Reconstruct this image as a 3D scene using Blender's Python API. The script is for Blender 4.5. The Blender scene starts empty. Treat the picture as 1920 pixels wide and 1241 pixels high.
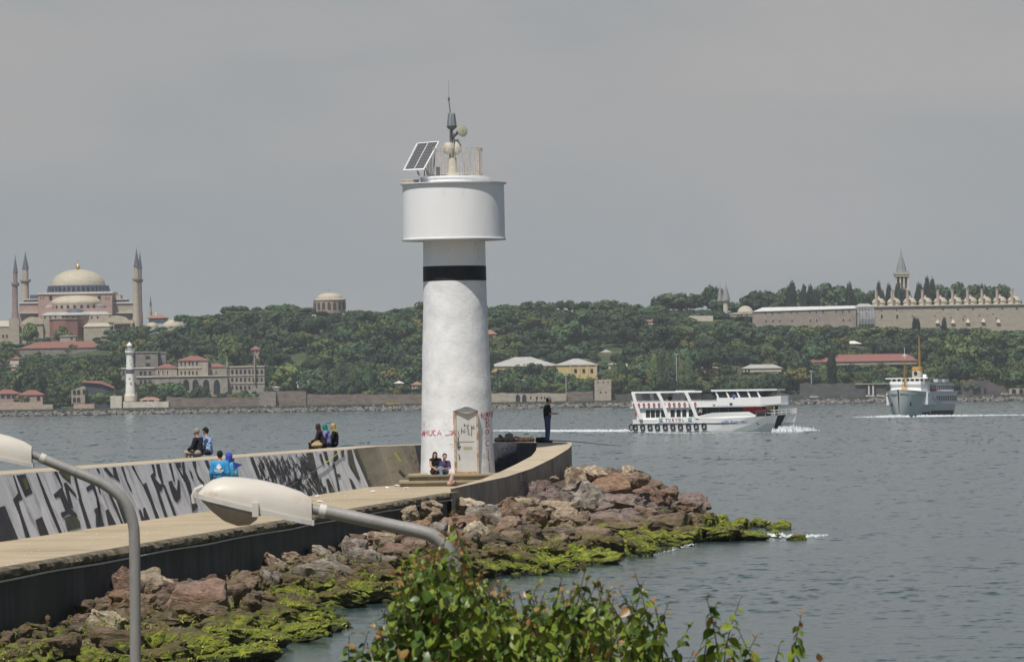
import bpy, bmesh, math, random
import numpy as np
from mathutils import Vector, Matrix, Euler, noise

# ---------------------------------------------------------------- camera
F, H, PX, PY, ROLL = 10500.0, 5.0, 960.0, 746.0, 0.0155
scene = bpy.context.scene
C = scene.collection
cam_d = bpy.data.cameras.new('camera')
cam = bpy.data.objects.new('camera', cam_d)
C.objects.link(cam)
cam_d.sensor_width = 36.0
cam_d.lens = F / 1920.0 * 36.0
cam_d.shift_y = (PY - 620.5) / 1920.0
cam_d.clip_start = 0.5
cam_d.clip_end = 30000
cam_d.dof.use_dof = True
cam_d.dof.focus_distance = 205.0
cam_d.dof.aperture_fstop = 30.0
cam.matrix_world = Matrix.Translation((0, 0, H)) @ Matrix.Rotation(math.radians(90), 4, 'X') @ Matrix.Rotation(-ROLL, 4, 'Z')
scene.camera = cam
# ---------------------------------------------------------------- sky, sun, exposure
SUN_EL, SUN_AZ = math.radians(62), math.radians(180 + 25)     # azimuth clockwise from +Y
world = bpy.data.worlds.new('World')
scene.world = world
world.use_nodes = True
wn, wl = world.node_tree.nodes, world.node_tree.links
wn.clear()
w_out = wn.new('ShaderNodeOutputWorld')
sky = wn.new('ShaderNodeTexSky')
sky.sky_type = 'NISHITA'
sky.sun_disc = False
sky.sun_elevation = SUN_EL
sky.sun_rotation = SUN_AZ
sky.air_density = 1.2
sky.dust_density = 1.5
bg1 = wn.new('ShaderNodeBackground'); bg1.inputs['Strength'].default_value = 0.06
bg2 = wn.new('ShaderNodeBackground'); bg2.inputs['Strength'].default_value = 1.0
wl.new(sky.outputs[0], bg1.inputs[0])
tc = wn.new('ShaderNodeTexCoord')
mp = wn.new('ShaderNodeMapping'); mp.inputs['Scale'].default_value = (1, 1, 3.0)
wl.new(tc.outputs['Generated'], mp.inputs[0])
n1 = wn.new('ShaderNodeTexNoise'); n1.inputs['Scale'].default_value = 9.0; n1.inputs['Detail'].default_value = 5; n1.inputs['Roughness'].default_value = .5
n1.inputs['Distortion'].default_value = .4
wl.new(mp.outputs[0], n1.inputs[0])
r1 = wn.new('ShaderNodeValToRGB')
r1.color_ramp.elements[0].position = .38; r1.color_ramp.elements[0].color = (.325, .350, .366, 1)
r1.color_ramp.elements[1].position = .68; r1.color_ramp.elements[1].color = (.405, .394, .390, 1)
wl.new(n1.outputs['Fac'], r1.inputs[0]); wl.new(r1.outputs[0], bg2.inputs[0])
sp = wn.new('ShaderNodeSeparateXYZ'); wl.new(tc.outputs['Generated'], sp.inputs[0])
rv = wn.new('ShaderNodeMapRange'); rv.inputs['From Min'].default_value = .07; rv.inputs['From Max'].default_value = .28
rv.inputs['To Min'].default_value = 1.0; rv.inputs['To Max'].default_value = .12
wl.new(sp.outputs['Z'], rv.inputs['Value'])
ms = wn.new('ShaderNodeMixShader')
wl.new(rv.outputs[0], ms.inputs[0]); wl.new(bg1.outputs[0], ms.inputs[1]); wl.new(bg2.outputs[0], ms.inputs[2])
wl.new(ms.outputs[0], w_out.inputs['Surface'])
sun_d = bpy.data.lights.new('sun', 'SUN')
sun_d.energy = 4.4; sun_d.angle = math.radians(.6); sun_d.color = (1, .955, .885)
sun = bpy.data.objects.new('sun', sun_d); C.objects.link(sun)
SD = Vector((math.sin(SUN_AZ) * math.cos(SUN_EL), math.cos(SUN_AZ) * math.cos(SUN_EL), math.sin(SUN_EL)))
sun.rotation_euler = SD.to_track_quat('Z', 'Y').to_euler()
sun.location = (0, 100, 150)
vs = scene.view_settings
vs.view_transform = 'Standard'; vs.look = 'None'; vs.exposure = 0; vs.gamma = 1; vs.use_curve_mapping = False
scene.cycles.volume_step_rate = 10
scene.cycles.volume_max_steps = 64
scene.cycles.max_bounces = 8
scene.cycles.volume_bounces = 0

# ---------------------------------------------------------------- pixel <-> place
cr, sr = math.cos(ROLL), math.sin(ROLL)
def uv(px, py):
    dx, dy = px - PX, py - PY
    return dx * cr - dy * sr, dx * sr + dy * cr
def W(px, py, D):
    u, v = uv(px, py)
    return Vector((u * D / F, D, H - v * D / F))
def Wz(px, py, z):
    u, v = uv(px, py)
    return W(px, py, (H - z) * F / v)
def pix(p):
    u, v = p[0] * F / p[1], (H - p[2]) * F / p[1]
    return PX + u * cr + v * sr, PY - u * sr + v * cr
# ---------------------------------------------------------------- mesh helpers
ORG = {}
def link(o, parent=None):
    C.objects.link(o)
    if parent is not None: o.parent = parent
    return o
def tag(o, label=None, cat=None, group=None, kind=None):
    if label: o['label'] = label
    if cat: o['category'] = cat
    if group: o['group'] = group
    if kind: o['kind'] = kind
    return o
def thing(name, label, cat, loc=(0, 0, 0), rz=0, group=None):
    o = bpy.data.objects.new(name, None)
    o.empty_display_size = .3
    C.objects.link(o); o.location = loc; o.rotation_euler = (0, 0, rz)
    ORG[o.name] = Vector(loc)
    return tag(o, label, cat, group)
class MB:
    def __init__(s): s.v = []; s.f = []; s.m = []; s.mi = 0
    def add(s, vs_, fs):
        b = len(s.v); s.v += [tuple(q) for q in vs_]
        for f in fs: s.f.append([i + b for i in f]); s.m.append(s.mi)
        return s
    def box(s, x0, x1, y0, y1, z0, z1):
        return s.add([(x0,y0,z0),(x1,y0,z0),(x1,y1,z0),(x0,y1,z0),(x0,y0,z1),(x1,y0,z1),(x1,y1,z1),(x0,y1,z1)],
                     [(3,2,1,0),(4,5,6,7),(0,1,5,4),(1,2,6,5),(2,3,7,6),(3,0,4,7)])
    def hull8(s, b, t):   # 4 bottom + 4 top points (ccw)
        return s.add(list(b) + list(t), [(3,2,1,0),(4,5,6,7),(0,1,5,4),(1,2,6,5),(2,3,7,6),(3,0,4,7)])
    def prism(s, poly, off):   # polygon (list of 3d pts) extruded by off
        n = len(poly); off = Vector(off)
        return s.add([Vector(p) for p in poly] + [Vector(p) + off for p in poly],
              [tuple(range(n - 1, -1, -1)), tuple(range(n, 2 * n))] + [(i, (i + 1) % n, n + (i + 1) % n, n + i) for i in range(n)])
    def tube(s, pts, rad, n=8, cap=True):
        pts = [Vector(p) for p in pts]
        if not hasattr(rad, '__len__'): rad = [rad] * len(pts)
        base = len(s.v); up = None; rings = []
        for i, p in enumerate(pts):
            a = pts[max(i - 1, 0)]; b = pts[min(i + 1, len(pts) - 1)]
            t = (b - a)
            t = t.normalized() if t.length > 1e-9 else Vector((0, 0, 1))
            if up is None: up = Vector((0, 0, 1)) if abs(t.z) < .9 else Vector((0, 1, 0))
            x = t.cross(up).normalized(); y = x.cross(t).normalized(); up = y
            rings.append([p + (x * math.cos(2 * math.pi * k / n) + y * math.sin(2 * math.pi * k / n)) * rad[i] for k in range(n)])
        vs_ = [q for r in rings for q in r]; fs = []
        for i in range(len(pts) - 1):
            for k in range(n):
                fs.append((i * n + k, i * n + (k + 1) % n, (i + 1) * n + (k + 1) % n, (i + 1) * n + k))
        if cap:
            fs.append(tuple(range(n - 1, -1, -1))); fs.append(tuple((len(pts) - 1) * n + k for k in range(n)))
        return s.add(vs_, fs)
    def lathe(s, prof, c=(0, 0), n=24, a0=0, a1=2 * math.pi, cap=False):   # prof: [(r,z)]
        full = abs(a1 - a0 - 2 * math.pi) < 1e-6
        m = n if full else n + 1
        vs_ = [(c[0] + r * math.cos(a0 + (a1 - a0) * k / n), c[1] + r * math.sin(a0 + (a1 - a0) * k / n), z) for r, z in prof for k in range(m)]
        fs = []
        for i in range(len(prof) - 1):
            for k in range(n):
                k2 = (k + 1) % m
                fs.append((i * m + k, i * m + k2, (i + 1) * m + k2, (i + 1) * m + k))
        if cap: fs.append(tuple(range(m - 1, -1, -1))); fs.append(tuple((len(prof) - 1) * m + k for k in range(m)))
        return s.add(vs_, fs)
    def ball(s, c, r, n=10, sc=(1, 1, 1)):
        k = n // 2 + 1
        prof = [(math.sin(math.pi * i / k), -math.cos(math.pi * i / k)) for i in range(k + 1)]
        prof[0] = (.02, -1); prof[-1] = (.02, 1)
        b = len(s.v); s.lathe(prof, (0, 0), n)
        for i in range(b, len(s.v)):
            v = s.v[i]; s.v[i] = (c[0] + v[0] * r * sc[0], c[1] + v[1] * r * sc[1], c[2] + v[2] * r * sc[2])
        return s
    def grid(s, P):   # P[i][j] points
        a, b = len(P), len(P[0])
        return s.add([p for r in P for p in r], [(i * b + j, i * b + j + 1, (i + 1) * b + j + 1, (i + 1) * b + j) for i in range(a - 1) for j in range(b - 1)])
    def xf(s, M):
        s.v = [tuple(M @ Vector(v)) for v in s.v]; return s
    def mesh(s, name, mat, smooth=False, org=None):
        me = bpy.data.meshes.new(name)
        v = s.v if org is None else [(a[0] - org[0], a[1] - org[1], a[2] - org[2]) for a in s.v]
        me.from_pydata(v, [], s.f)
        mats = mat if isinstance(mat, (list, tuple)) else [mat]
        for q in mats: me.materials.append(q)
        if len(mats) > 1: me.polygons.foreach_set('material_index', s.m)
        if smooth: me.polygons.foreach_set('use_smooth', [True] * len(me.polygons))
        me.update()
        return me
    def build(s, name, mat, parent=None, smooth=False, local=False, label=None, kind=None):
        org = None
        if parent is not None and not local: org = ORG.get(parent.name)
        me = s.mesh(name, mat, smooth, org)
        if smooth: autosmooth(me)
        o = bpy.data.objects.new(name, me)
        link(o, parent)
        if parent is not None and parent.name in ORG: ORG[o.name] = ORG[parent.name]
        if label: o['label'] = label
        if kind: o['kind'] = kind
        return o
def autosmooth(me, ang=40):
    bm = bmesh.new(); bm.from_mesh(me)
    bmesh.ops.recalc_face_normals(bm, faces=bm.faces)
    lim = math.radians(ang)
    for e in bm.edges:
        if len(e.link_faces) == 2 and e.calc_face_angle(0) > lim: e.smooth = False
    bm.to_mesh(me); bm.free()
def place(mesh, name, parent=None, loc=(0, 0, 0), rot=(0, 0, 0), scale=(1, 1, 1), label=None):
    o = bpy.data.objects.new(name, mesh)
    link(o, parent); o.location = loc; o.rotation_euler = rot; o.scale = scale
    if label: o['label'] = label
    return o
def copy_tree(o, parent=None, loc=None, rot=None, scale=None):
    c = o.copy(); C.objects.link(c)
    if parent is not None: c.parent = parent
    if loc is not None: c.location = loc
    if rot is not None: c.rotation_euler = rot
    if scale is not None: c.scale = scale
    for ch in o.children: copy_tree(ch, c)
    return c
def text_mb(body, size, M, depth=.004, mat=None, name='lettering', parent=None, local=False, bold=0, spacing=1.0):
    cu = bpy.data.curves.new('lettering', 'FONT'); cu.body = body; cu.size = size; cu.extrude = depth; cu.offset = bold
    cu.space_character = spacing; cu.align_x = 'CENTER'; cu.align_y = 'CENTER'; cu.resolution_u = 2
    ob = bpy.data.objects.new('tmp_text', cu); C.objects.link(ob)
    bpy.context.view_layer.update()
    dg = bpy.context.evaluated_depsgraph_get()
    me = bpy.data.meshes.new_from_object(ob.evaluated_get(dg))
    bpy.data.objects.remove(ob)
    me.materials.clear(); me.materials.append(mat)
    M = M.copy()
    if parent is not None and not local and parent.name in ORG: M = Matrix.Translation(-ORG[parent.name]) @ M
    me.transform(M)
    o = bpy.data.objects.new(name, me); link(o, parent)
    return o
# ---------------------------------------------------------------- materials
MATS = {}
def M(name, c1, c2=None, rough=.8, scale=1.0, bump=0.0, bscale=None, metal=0.0, space='pos', stretch=(1, 1, 1), c3=None, s3=.2, t3=(.5, .7), obj_rand=0.0, detail=6, spec=.4, lo=.35, hi=.65, bdist=.05):
    if name in MATS: return MATS[name]
    m = bpy.data.materials.new(name); m.use_nodes = True
    nt = m.node_tree; N = nt.nodes; L = nt.links
    b = N['Principled BSDF']
    b.inputs['Roughness'].default_value = rough; b.inputs['Metallic'].default_value = metal
    b.inputs['Specular IOR Level'].default_value = spec
    col = None
    if space == 'pos':
        g = N.new('ShaderNodeNewGeometry'); src = g.outputs['Position']
    else:
        g = N.new('ShaderNodeTexCoord'); src = g.outputs['Object']
    mpn = N.new('ShaderNodeMapping'); mpn.inputs['Scale'].default_value = stretch
    L.new(src, mpn.inputs[0])
    if c2 is None: c2 = tuple(x * .8 for x in c1)
    nz = N.new('ShaderNodeTexNoise'); nz.inputs['Scale'].default_value = scale; nz.inputs['Detail'].default_value = detail; nz.inputs['Roughness'].default_value = .6
    L.new(mpn.outputs[0], nz.inputs[0])
    rp = N.new('ShaderNodeValToRGB'); rp.color_ramp.elements[0].position = lo; rp.color_ramp.elements[1].position = hi
    rp.color_ramp.elements[0].color = (*c1, 1); rp.color_ramp.elements[1].color = (*c2, 1)
    L.new(nz.outputs['Fac'], rp.inputs[0]); col = rp.outputs[0]
    if c3 is not None:
        n3 = N.new('ShaderNodeTexNoise'); n3.inputs['Scale'].default_value = s3; n3.inputs['Detail'].default_value = 8; n3.inputs['Roughness'].default_value = .65
        L.new(mpn.outputs[0], n3.inputs[0])
        mr = N.new('ShaderNodeMapRange'); mr.inputs['From Min'].default_value = t3[0]; mr.inputs['From Max'].default_value = t3[1]
        L.new(n3.outputs['Fac'], mr.inputs['Value'])
        mx = N.new('ShaderNodeMix'); mx.data_type = 'RGBA'
        L.new(mr.outputs[0], mx.inputs[0]); L.new(col, mx.inputs[6]); mx.inputs[7].default_value = (*c3, 1)
        col = mx.outputs[2]
    if obj_rand:
        oi = N.new('ShaderNodeObjectInfo')
        hs = N.new('ShaderNodeHueSaturation')
        r2 = N.new('ShaderNodeMapRange'); r2.inputs['To Min'].default_value = 1 - obj_rand; r2.inputs['To Max'].default_value = 1 + obj_rand
        L.new(oi.outputs['Random'], r2.inputs['Value']); L.new(r2.outputs[0], hs.inputs['Value'])
        L.new(col, hs.inputs['Color']); col = hs.outputs[0]
    L.new(col, b.inputs['Base Color'])
    if bump:
        nb = N.new('ShaderNodeTexNoise'); nb.inputs['Scale'].default_value = bscale or scale * 3; nb.inputs['Detail'].default_value = 8; nb.inputs['Roughness'].default_value = .65
        L.new(mpn.outputs[0], nb.inputs[0])
        bp = N.new('ShaderNodeBump'); bp.inputs['Strength'].default_value = bump; bp.inputs['Distance'].default_value = bdist
        L.new(nb.outputs['Fac'], bp.inputs['Height']); L.new(bp.outputs[0], b.inputs['Normal'])
    MATS[name] = m
    return m
def srgb(*c):
    return tuple(((x / 255) / 12.92 if x / 255 <= .04045 else ((x / 255 + .055) / 1.055) ** 2.4) for x in c)
rng = random.Random(7)
# ================================================================ SETTING : water
def water_material():
    m = bpy.data.materials.new('sea_water'); m.use_nodes = True
    nt = m.node_tree; N = nt.nodes; L = nt.links; b = N['Principled BSDF']
    g = N.new('ShaderNodeNewGeometry')
    big = N.new('ShaderNodeTexNoise'); big.inputs['Scale'].default_value = .012; big.inputs['Detail'].default_value = 4
    mpb = N.new('ShaderNodeMapping'); mpb.inputs['Scale'].default_value = (1.6, .55, 1)
    L.new(g.outputs['Position'], mpb.inputs[0]); L.new(mpb.outputs[0], big.inputs[0])
    rp = N.new('ShaderNodeValToRGB'); rp.color_ramp.elements[0].position = .38; rp.color_ramp.elements[1].position = .62
    rp.color_ramp.elements[0].color = (.026, .055, .056, 1); rp.color_ramp.elements[1].color = (.036, .060, .058, 1)
    L.new(big.outputs['Fac'], rp.inputs[0]); L.new(rp.outputs[0], b.inputs['Base Color'])
    b.inputs['Roughness'].default_value = .12; b.inputs['IOR'].default_value = 1.333
    b.inputs['Specular IOR Level'].default_value = .5
    a = N.new('ShaderNodeTexNoise'); a.inputs['Scale'].default_value = 3.4; a.inputs['Detail'].default_value = 5; a.inputs['Roughness'].default_value = .62
    mpa = N.new('ShaderNodeMapping'); mpa.inputs['Scale'].default_value = (.55, 1, 1); mpa.inputs['Rotation'].default_value = (0, 0, .12)
    L.new(g.outputs['Position'], mpa.inputs[0]); L.new(mpa.outputs[0], a.inputs[0])
    st = N.new('ShaderNodeMapRange'); st.inputs['From Min'].default_value = .35; st.inputs['From Max'].default_value = .65
    st.inputs['To Min'].default_value = .55; st.inputs['To Max'].default_value = 1.0
    L.new(big.outputs['Fac'], st.inputs['Value'])
    bp = N.new('ShaderNodeBump'); bp.inputs['Distance'].default_value = .028
    L.new(st.outputs[0], bp.inputs['Strength'])
    L.new(a.outputs['Fac'], bp.inputs['Height']); L.new(bp.outputs[0], b.inputs['Normal'])
    return m
def build_water():
    nr = 950
    v = np.linspace(545, 19.6, nr); D = 5 * F / v
    D = np.concatenate([[-60, -10, 8, 20, 35, 50, 62, 72, 80, 86, 91], D])
    tu = np.concatenate([-np.array([.5, .3, .2, .15, .125]), np.linspace(-.108, .108, 620), np.array([.125, .15, .2, .3, .5])])
    ny, nx = len(D), len(tu)
    Y = np.repeat(D[:, None], nx, 1); X = np.repeat(np.abs(D)[:, None] + 12, nx, 1) * tu[None, :]
    rowsp = np.abs(np.gradient(D))[:, None]; colsp = (np.abs(D)[:, None]) * np.gradient(tu)[None, :]
    rs = np.random.RandomState(5)
    def field(n, l0, l1, spread, mean=82):
        S = np.zeros((ny, nx)); GX = np.zeros((ny, nx)); GY = np.zeros((ny, nx))
        for k in range(n):
            lam = math.exp(rs.uniform(math.log(l0), math.log(l1))); th = rs.normal(math.radians(mean), math.radians(spread))
            kk = 2 * math.pi / lam; kx, ky = kk * math.cos(th), kk * math.sin(th)
            ph = kx * X + ky * Y + rs.uniform(0, 6.28); c_, s_ = np.cos(ph), np.sin(ph)
            S += s_; GX += kx * c_; GY += ky * c_
        q = 1 / math.sqrt(n / 2); return S * q, GX * q, GY * q
    S1, A1, B1 = field(56, .22, 1.15, 24, 87)
    S2, A2, B2 = field(28, 1.8, 7.0, 28)
    G, _, _ = field(12, 28, 160, 60, 60)
    G2, _, _ = field(8, 9, 26, 60, 80)
    gust = np.clip(.85 + .28 * G + .16 * G2, .35, 1.7) * (1 + .35 * np.clip((Y - 150) / 600, 0, 1))
    c1, a1_ = 1.4, .00095
    e1 = np.exp(np.clip(c1 * S1, -6, 3.3)); Z = a1_ * gust * e1
    NX = a1_ * c1 * gust * e1 * A1; NY = a1_ * c1 * gust * e1 * B1
    c2_, a2_ = .9,   .0070 * (.16 + 1.24 * np.clip((Y - 130) / 450, 0, 1))
    e2 = np.exp(np.clip(c2_ * S2, -5, 2.4)); Z += a2_ * gust * e2; NX += a2_ * c2_ * gust * e2 * A2; NY += a2_ * c2_ * gust * e2 * B2
    Z -= .04
    nrm = np.stack([-NX, -NY, np.ones_like(NX)], -1); nrm /= np.linalg.norm(nrm, axis=-1, keepdims=True)
    co = np.stack([X, Y, Z], -1).reshape(-1, 3).astype(np.float32)
    i = np.arange(ny - 1)[:, None] * nx + np.arange(nx - 1)[None, :]
    q = np.stack([i, i + 1, i + 1 + nx, i + nx], -1).reshape(-1, 4).astype(np.int32)
    me = bpy.data.meshes.new('sea_water')
    me.vertices.add(len(co)); me.vertices.foreach_set('co', co.ravel())
    me.loops.add(q.size); me.loops.foreach_set('vertex_index', q.ravel())
    me.polygons.add(len(q)); me.polygons.foreach_set('loop_start', np.arange(0, q.size, 4, dtype=np.int32))
    me.polygons.foreach_set('loop_total', np.full(len(q), 4, np.int32))
    me.polygons.foreach_set('use_smooth', np.ones(len(q), bool))
    me.update(calc_edges=True); me.validate()
    me.normals_split_custom_set_from_vertices(nrm.reshape(-1, 3).tolist())
    me.materials.append(water_material())
    o = bpy.data.objects.new('sea_water', me); link(o); tag(o, kind='structure')
build_water()
# near bank under the lamps and the shrub (below the frame)
ground_m = M('bank_ground', (.12, .10, .07), (.07, .08, .04), .95, .8, .5)
mb = MB()
prof = [(-60, 3.3), (-3, 3.3), (16, 3.25), (24, 2.9), (30, 1.5), (50, 1.4), (56, 1.3), (60, .2), (66, -.8)]
mb.grid([[(-90 + 12 * j, y + .6 * math.sin(j), z + .08 * math.sin(j * 1.7 + y)) for j in range(16)] for y, z in prof])
tag(mb.build('shore_ground', ground_m), kind='structure')

# ================================================================ PIER
def xbase(Y): return -12.1 + (Y - 132) * .0915
def xedge(Y): return -10.05 + (Y - 109.4) * .098
DECK = 1.8
conc = M('deck_concrete', (.44, .36, .24), (.36, .295, .20), .9, .9, .5, bscale=9, c3=(.27, .22, .15), s3=.35, t3=(.5, .72), detail=8)
conc_w = M('parapet_concrete', (.23, .20, .15), (.16, .14, .105), .9, .8, .5, bscale=6, c3=(.14, .12, .09), s3=.9, t3=(.5, .68), stretch=(1, 1, .5), detail=8)
conc_top = M('parapet_top_concrete', (.46, .385, .27), (.38, .32, .23), .9, .8, .35, bscale=8, c3=(.26, .22, .16), s3=.5, t3=(.52, .75))
conc_in = M('ring_wall_concrete', (.27, .24, .185), (.18, .16, .125), .9, .7, .5, bscale=6, c3=(.10, .09, .08), s3=1.2, t3=(.5, .7), stretch=(1, 1, .4))
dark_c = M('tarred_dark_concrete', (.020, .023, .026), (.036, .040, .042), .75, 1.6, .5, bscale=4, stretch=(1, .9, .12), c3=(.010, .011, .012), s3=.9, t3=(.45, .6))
cope_m = M('worn_coping', (.30, .25, .17), (.10, .085, .06), .95, 5, 1.0, bscale=14, c3=(.07, .065, .04), s3=2.0, t3=(.45, .6), bdist=.08)
# deck
mb = MB()
Ys = [40 + 2.5 * i for i in range(61)]      # to 190
P = []
for y in Ys:
    a, b_ = xbase(y) - .05, xedge(y) - .12
    P.append([(a + (b_ - a) * t, y, DECK + .006 * noise.noise(Vector((a + (b_ - a) * t, y * .7, 0)))) for t in (0, .25, .5, .75, 1)])
for y in (192.3, 196, 200, 204, 208, 213, 217, 218.5):
    a = xbase(y) - .4 if y < 208 else -6 + (y - 208) * .35
    b_ = {192.3: -1.95, 196: -1.4, 200: -.4, 204: .4, 208: .9, 213: 1.2, 217: 1.2, 218.5: 1.0}[y]
    P.append([(a + (b_ - a) * t, y, DECK) for t in (0, .25, .5, .75, 1)])
mb.grid(P)
tag(mb.build('pier_deck', conc), kind='structure')
# dark side face of the pier, with its coping and lit ledge as parts
th = thing('pier_side_wall', 'dark tarred concrete side of the pier with worn coping and pale ledge above the rocks', 'pier', (-6, 150, 0))
mb = MB(); P = []
Y2 = [40 + 1.0 * i for i in range(151)]
for y in Y2:
    x = xedge(y) - .10
    P.append([(x + .04 * noise.noise(Vector((y * .3, z * 2, 3))), y, z) for z in (1.62, 1.3, .9, .5, 0, -1.2)])
P.append([(-2.3, 190.8, z) for z in (1.62, 1.3, .9, .5, 0, -1.2)])
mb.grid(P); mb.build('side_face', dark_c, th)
mb = MB(); P = []
nst = 520
for i in range(nst):
    y = 40 + 150.5 * i / (nst - 1); x = xedge(y)
    n_ = lambda s: noise.noise(Vector((y * 1.9, s * 3.1, 0))) * .07 + noise.noise(Vector((y * .5, s, 7))) * .05
    P.append([(x - .35, y, DECK + .004), (x - .14 + n_(0) * .7, y, DECK + .012), (x - .03 + n_(1), y, DECK - .03 + n_(2) * .3), (x + .0 + n_(3), y, DECK - .10), (x - .03 + n_(4) * .8, y, DECK - .17), (x - .10, y, DECK - .2)])
mb.grid(P); mb.build('coping', cope_m, th, smooth=True)
mb = MB()
mb.tube([(xedge(y) - .03 + .02 * math.sin(y * .8), y, DECK - .225 + .012 * math.sin(y * .45)) for y in np.linspace(40, 190.5, 150)], .022, 6)
mb.build('ledge', M('pale_ledge', (.5, .49, .46), None, .7, 3), th)
# parapet wall stations: inner base xy, inner top xy, outer top xy, z
ST = []
for y in [40, 60, 80, 100, 110, 120, 130, 140, 150, 160, 170, 180, 190, 200, 207]:
    zt = 3.34 - (y - 135) * .0016
    xb = xbase(y); ST.append(((xb, y), (xb - .6, y), (xb - 2.2, y), zt))
ST += [((-4.5, 208.9), (-5.0, 209.6), (-6.2, 210.9), 3.27), ((-3.4, 210.8), (-3.7, 211.5), (-4.7, 213.0), 3.28), ((-2.3, 213.4), (-2.5, 214.0), (-3.2, 215.6), 3.29),
       ((-1.1, 215.6), (-1.2, 215.9), (-1.5, 217.9), 3.29), ((.1, 215.7), (.1, 215.9), (.5, 218.0), 3.29)]
inn = [(1007, 830.5, 213.8), (1006, 838, 211.5), (1005, 844, 209.8), (997, 854.6, 207.5), (967.7, 870, 205), (938, 884, 202), (905, 897.5, 198), (875, 906, 195), (845, 914.5, 192.3)]
out = [(1071.6, 829, 214.5), (1071.8, 835, 212), (1064.6, 842, 210), (1037, 858.6, 207), (997, 878, 204), (948, 894, 200.5), (915, 901, 197.2), (880, 908.5, 194.5), (846, 916, 192)]
for (a, b_, c), (d, e, f) in zip(inn, out):
    p, q = W(a, b_, c), W(d, e, f)
    ST.append(((p.x - .0, p.y), (p.x, p.y), (q.x, q.y), p.z, q.z))
def wall_face(i0, i1, kind):
    P = []
    for s in ST[i0:i1 + 1]:
        ib, it, ot, zt = s[0], s[1], s[2], s[3]; zo = s[4] if len(s) > 4 else zt
        if kind == 'in': P.append([(ib[0] + (it[0] - ib[0]) * t, ib[1] + (it[1] - ib[1]) * t, DECK - .02 + (zt - DECK + .02) * t) for t in (0, .33, .66, 1)])
        elif kind == 'top': P.append([(it[0] + (ot[0] - it[0]) * t, it[1] + (ot[1] - it[1]) * t, zt + (zo - zt) * t) for t in (0, .02, .5, .98, 1)])
        else: P.append([(ot[0], ot[1], zo + (-1.2 - zo) * t) for t in (0, .3, .6, 1)])
    return P
paint_m = M('painted_parapet', (.76, .76, .78), (.50, .505, .52), .85, 2.2, .4, bscale=9, stretch=(1, .8, .22), c3=(.17, .16, .13), s3=1.6, t3=(.53, .74), detail=9, lo=.3, hi=.7)
wall = thing('parapet_wall', 'long sloping concrete parapet with black and white graffiti letters along the pier', 'wall', (-8, 165, DECK))
NB = 14
MB().grid(wall_face(0, NB, 'in')).build('painted_face', paint_m, wall)
MB().grid(wall_face(NB, 16, 'in')).build('bare_face', conc_w, wall)
MB().grid(wall_face(16, 19, 'in')).build('back_face', M('dark_blue_grey_wall', (.060, .064, .074), (.035, .038, .048), .85, 2.5, .4, bscale=7, c3=(.09, .085, .08), s3=1.4, t3=(.52, .7)), wall)  # whole back face given a near-black blue-grey base colour
MB().grid(wall_face(0, 19, 'top')).build('wall_top', conc_top, wall)
MB().grid(wall_face(0, 19, 'out')).build('sea_face', conc_in, wall)
ring = thing('curved_end_wall', 'curved bare concrete wall sweeping down around the lighthouse base to the pier deck', 'wall', (1.2, 210, DECK))
MB().grid(wall_face(19, 28, 'in')).build('inner_face', M('dark_blue_grey_wall', (.060, .064, .074), (.035, .038, .048), .85, 2.5, .4, bscale=7, c3=(.09, .085, .08), s3=1.4, t3=(.52, .7)), ring)  # same near-black blue-grey colour over the whole inner face
MB().grid(wall_face(19, 28, 'top')).build('wall_top', conc_top, ring)
MB().grid(wall_face(19, 28, 'out')).build('outer_face', M('ring_outer_concrete', (.36, .315, .25), (.25, .22, .18), .9, .8, .5, bscale=6, c3=(.14, .125, .11), s3=1.1, t3=(.5, .7), stretch=(1, 1, .5)), ring)
# ---- graffiti on the painted face : flat paint, a few mm proud
B0, DV, UV = Vector((xbase(132), 132, DECK)), Vector((.0915, 1, 0)), Vector((-.6, 0, 1.52))
WN = DV.cross(UV).normalized()
if WN.x < 0: WN = -WN
CAM = Vector((0, 0, H))
def on_wall(px, py, off=.006):
    d = W(px, py, 100) - CAM
    t = (B0 - CAM).dot(WN) / d.dot(WN)
    return CAM + d * t + WN * off
def clampw(p, off):     # keep within the face
    h = (p - B0 - WN * off)
    v_ = max(.004, min(h.z / UV.z, 1.50 / 1.52 + .03 - (p.y - 135) * .0011 - .02)); y_ = h.y
    return B0 + DV * y_ + UV * v_ + WN * off
black_p = M('black_graffiti_paint', (.016, .016, .020), (.035, .034, .038), .7, 3)
olive_p = M('olive_mossy_stain', (.075, .08, .055), (.05, .05, .035), .9, 3)
grey_p = M('faded_grey_paint', (.22, .22, .21), (.16, .16, .15), .9, 4)
mossy_p = M('yellow_green_lichen', (.12, .14, .03), (.06, .07, .03), .95, 9)
gcount = [0]
def gpoly(pts, ox, oy, sc, mat=None, base=.006, name='graffiti_stroke'):
    gcount[0] += 1
    off = base + .0004 * (gcount[0] % 12)
    w_ = []
    for x, y in pts: w_.append(clampw(on_wall(ox + x / sc, oy + y / sc, off), off))
    m_ = MB(); m_.add(w_, [tuple(range(len(w_)))])
    bmx = m_.mesh('graffiti_stroke', mat or black_p, org=ORG[wall.name])
    bm = bmesh.new(); bm.from_mesh(bmx); bmesh.ops.triangulate(bm, faces=bm.faces); bm.to_mesh(bmx); bm.free()
    link(bpy.data.objects.new(name, bmx), wall)
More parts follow.
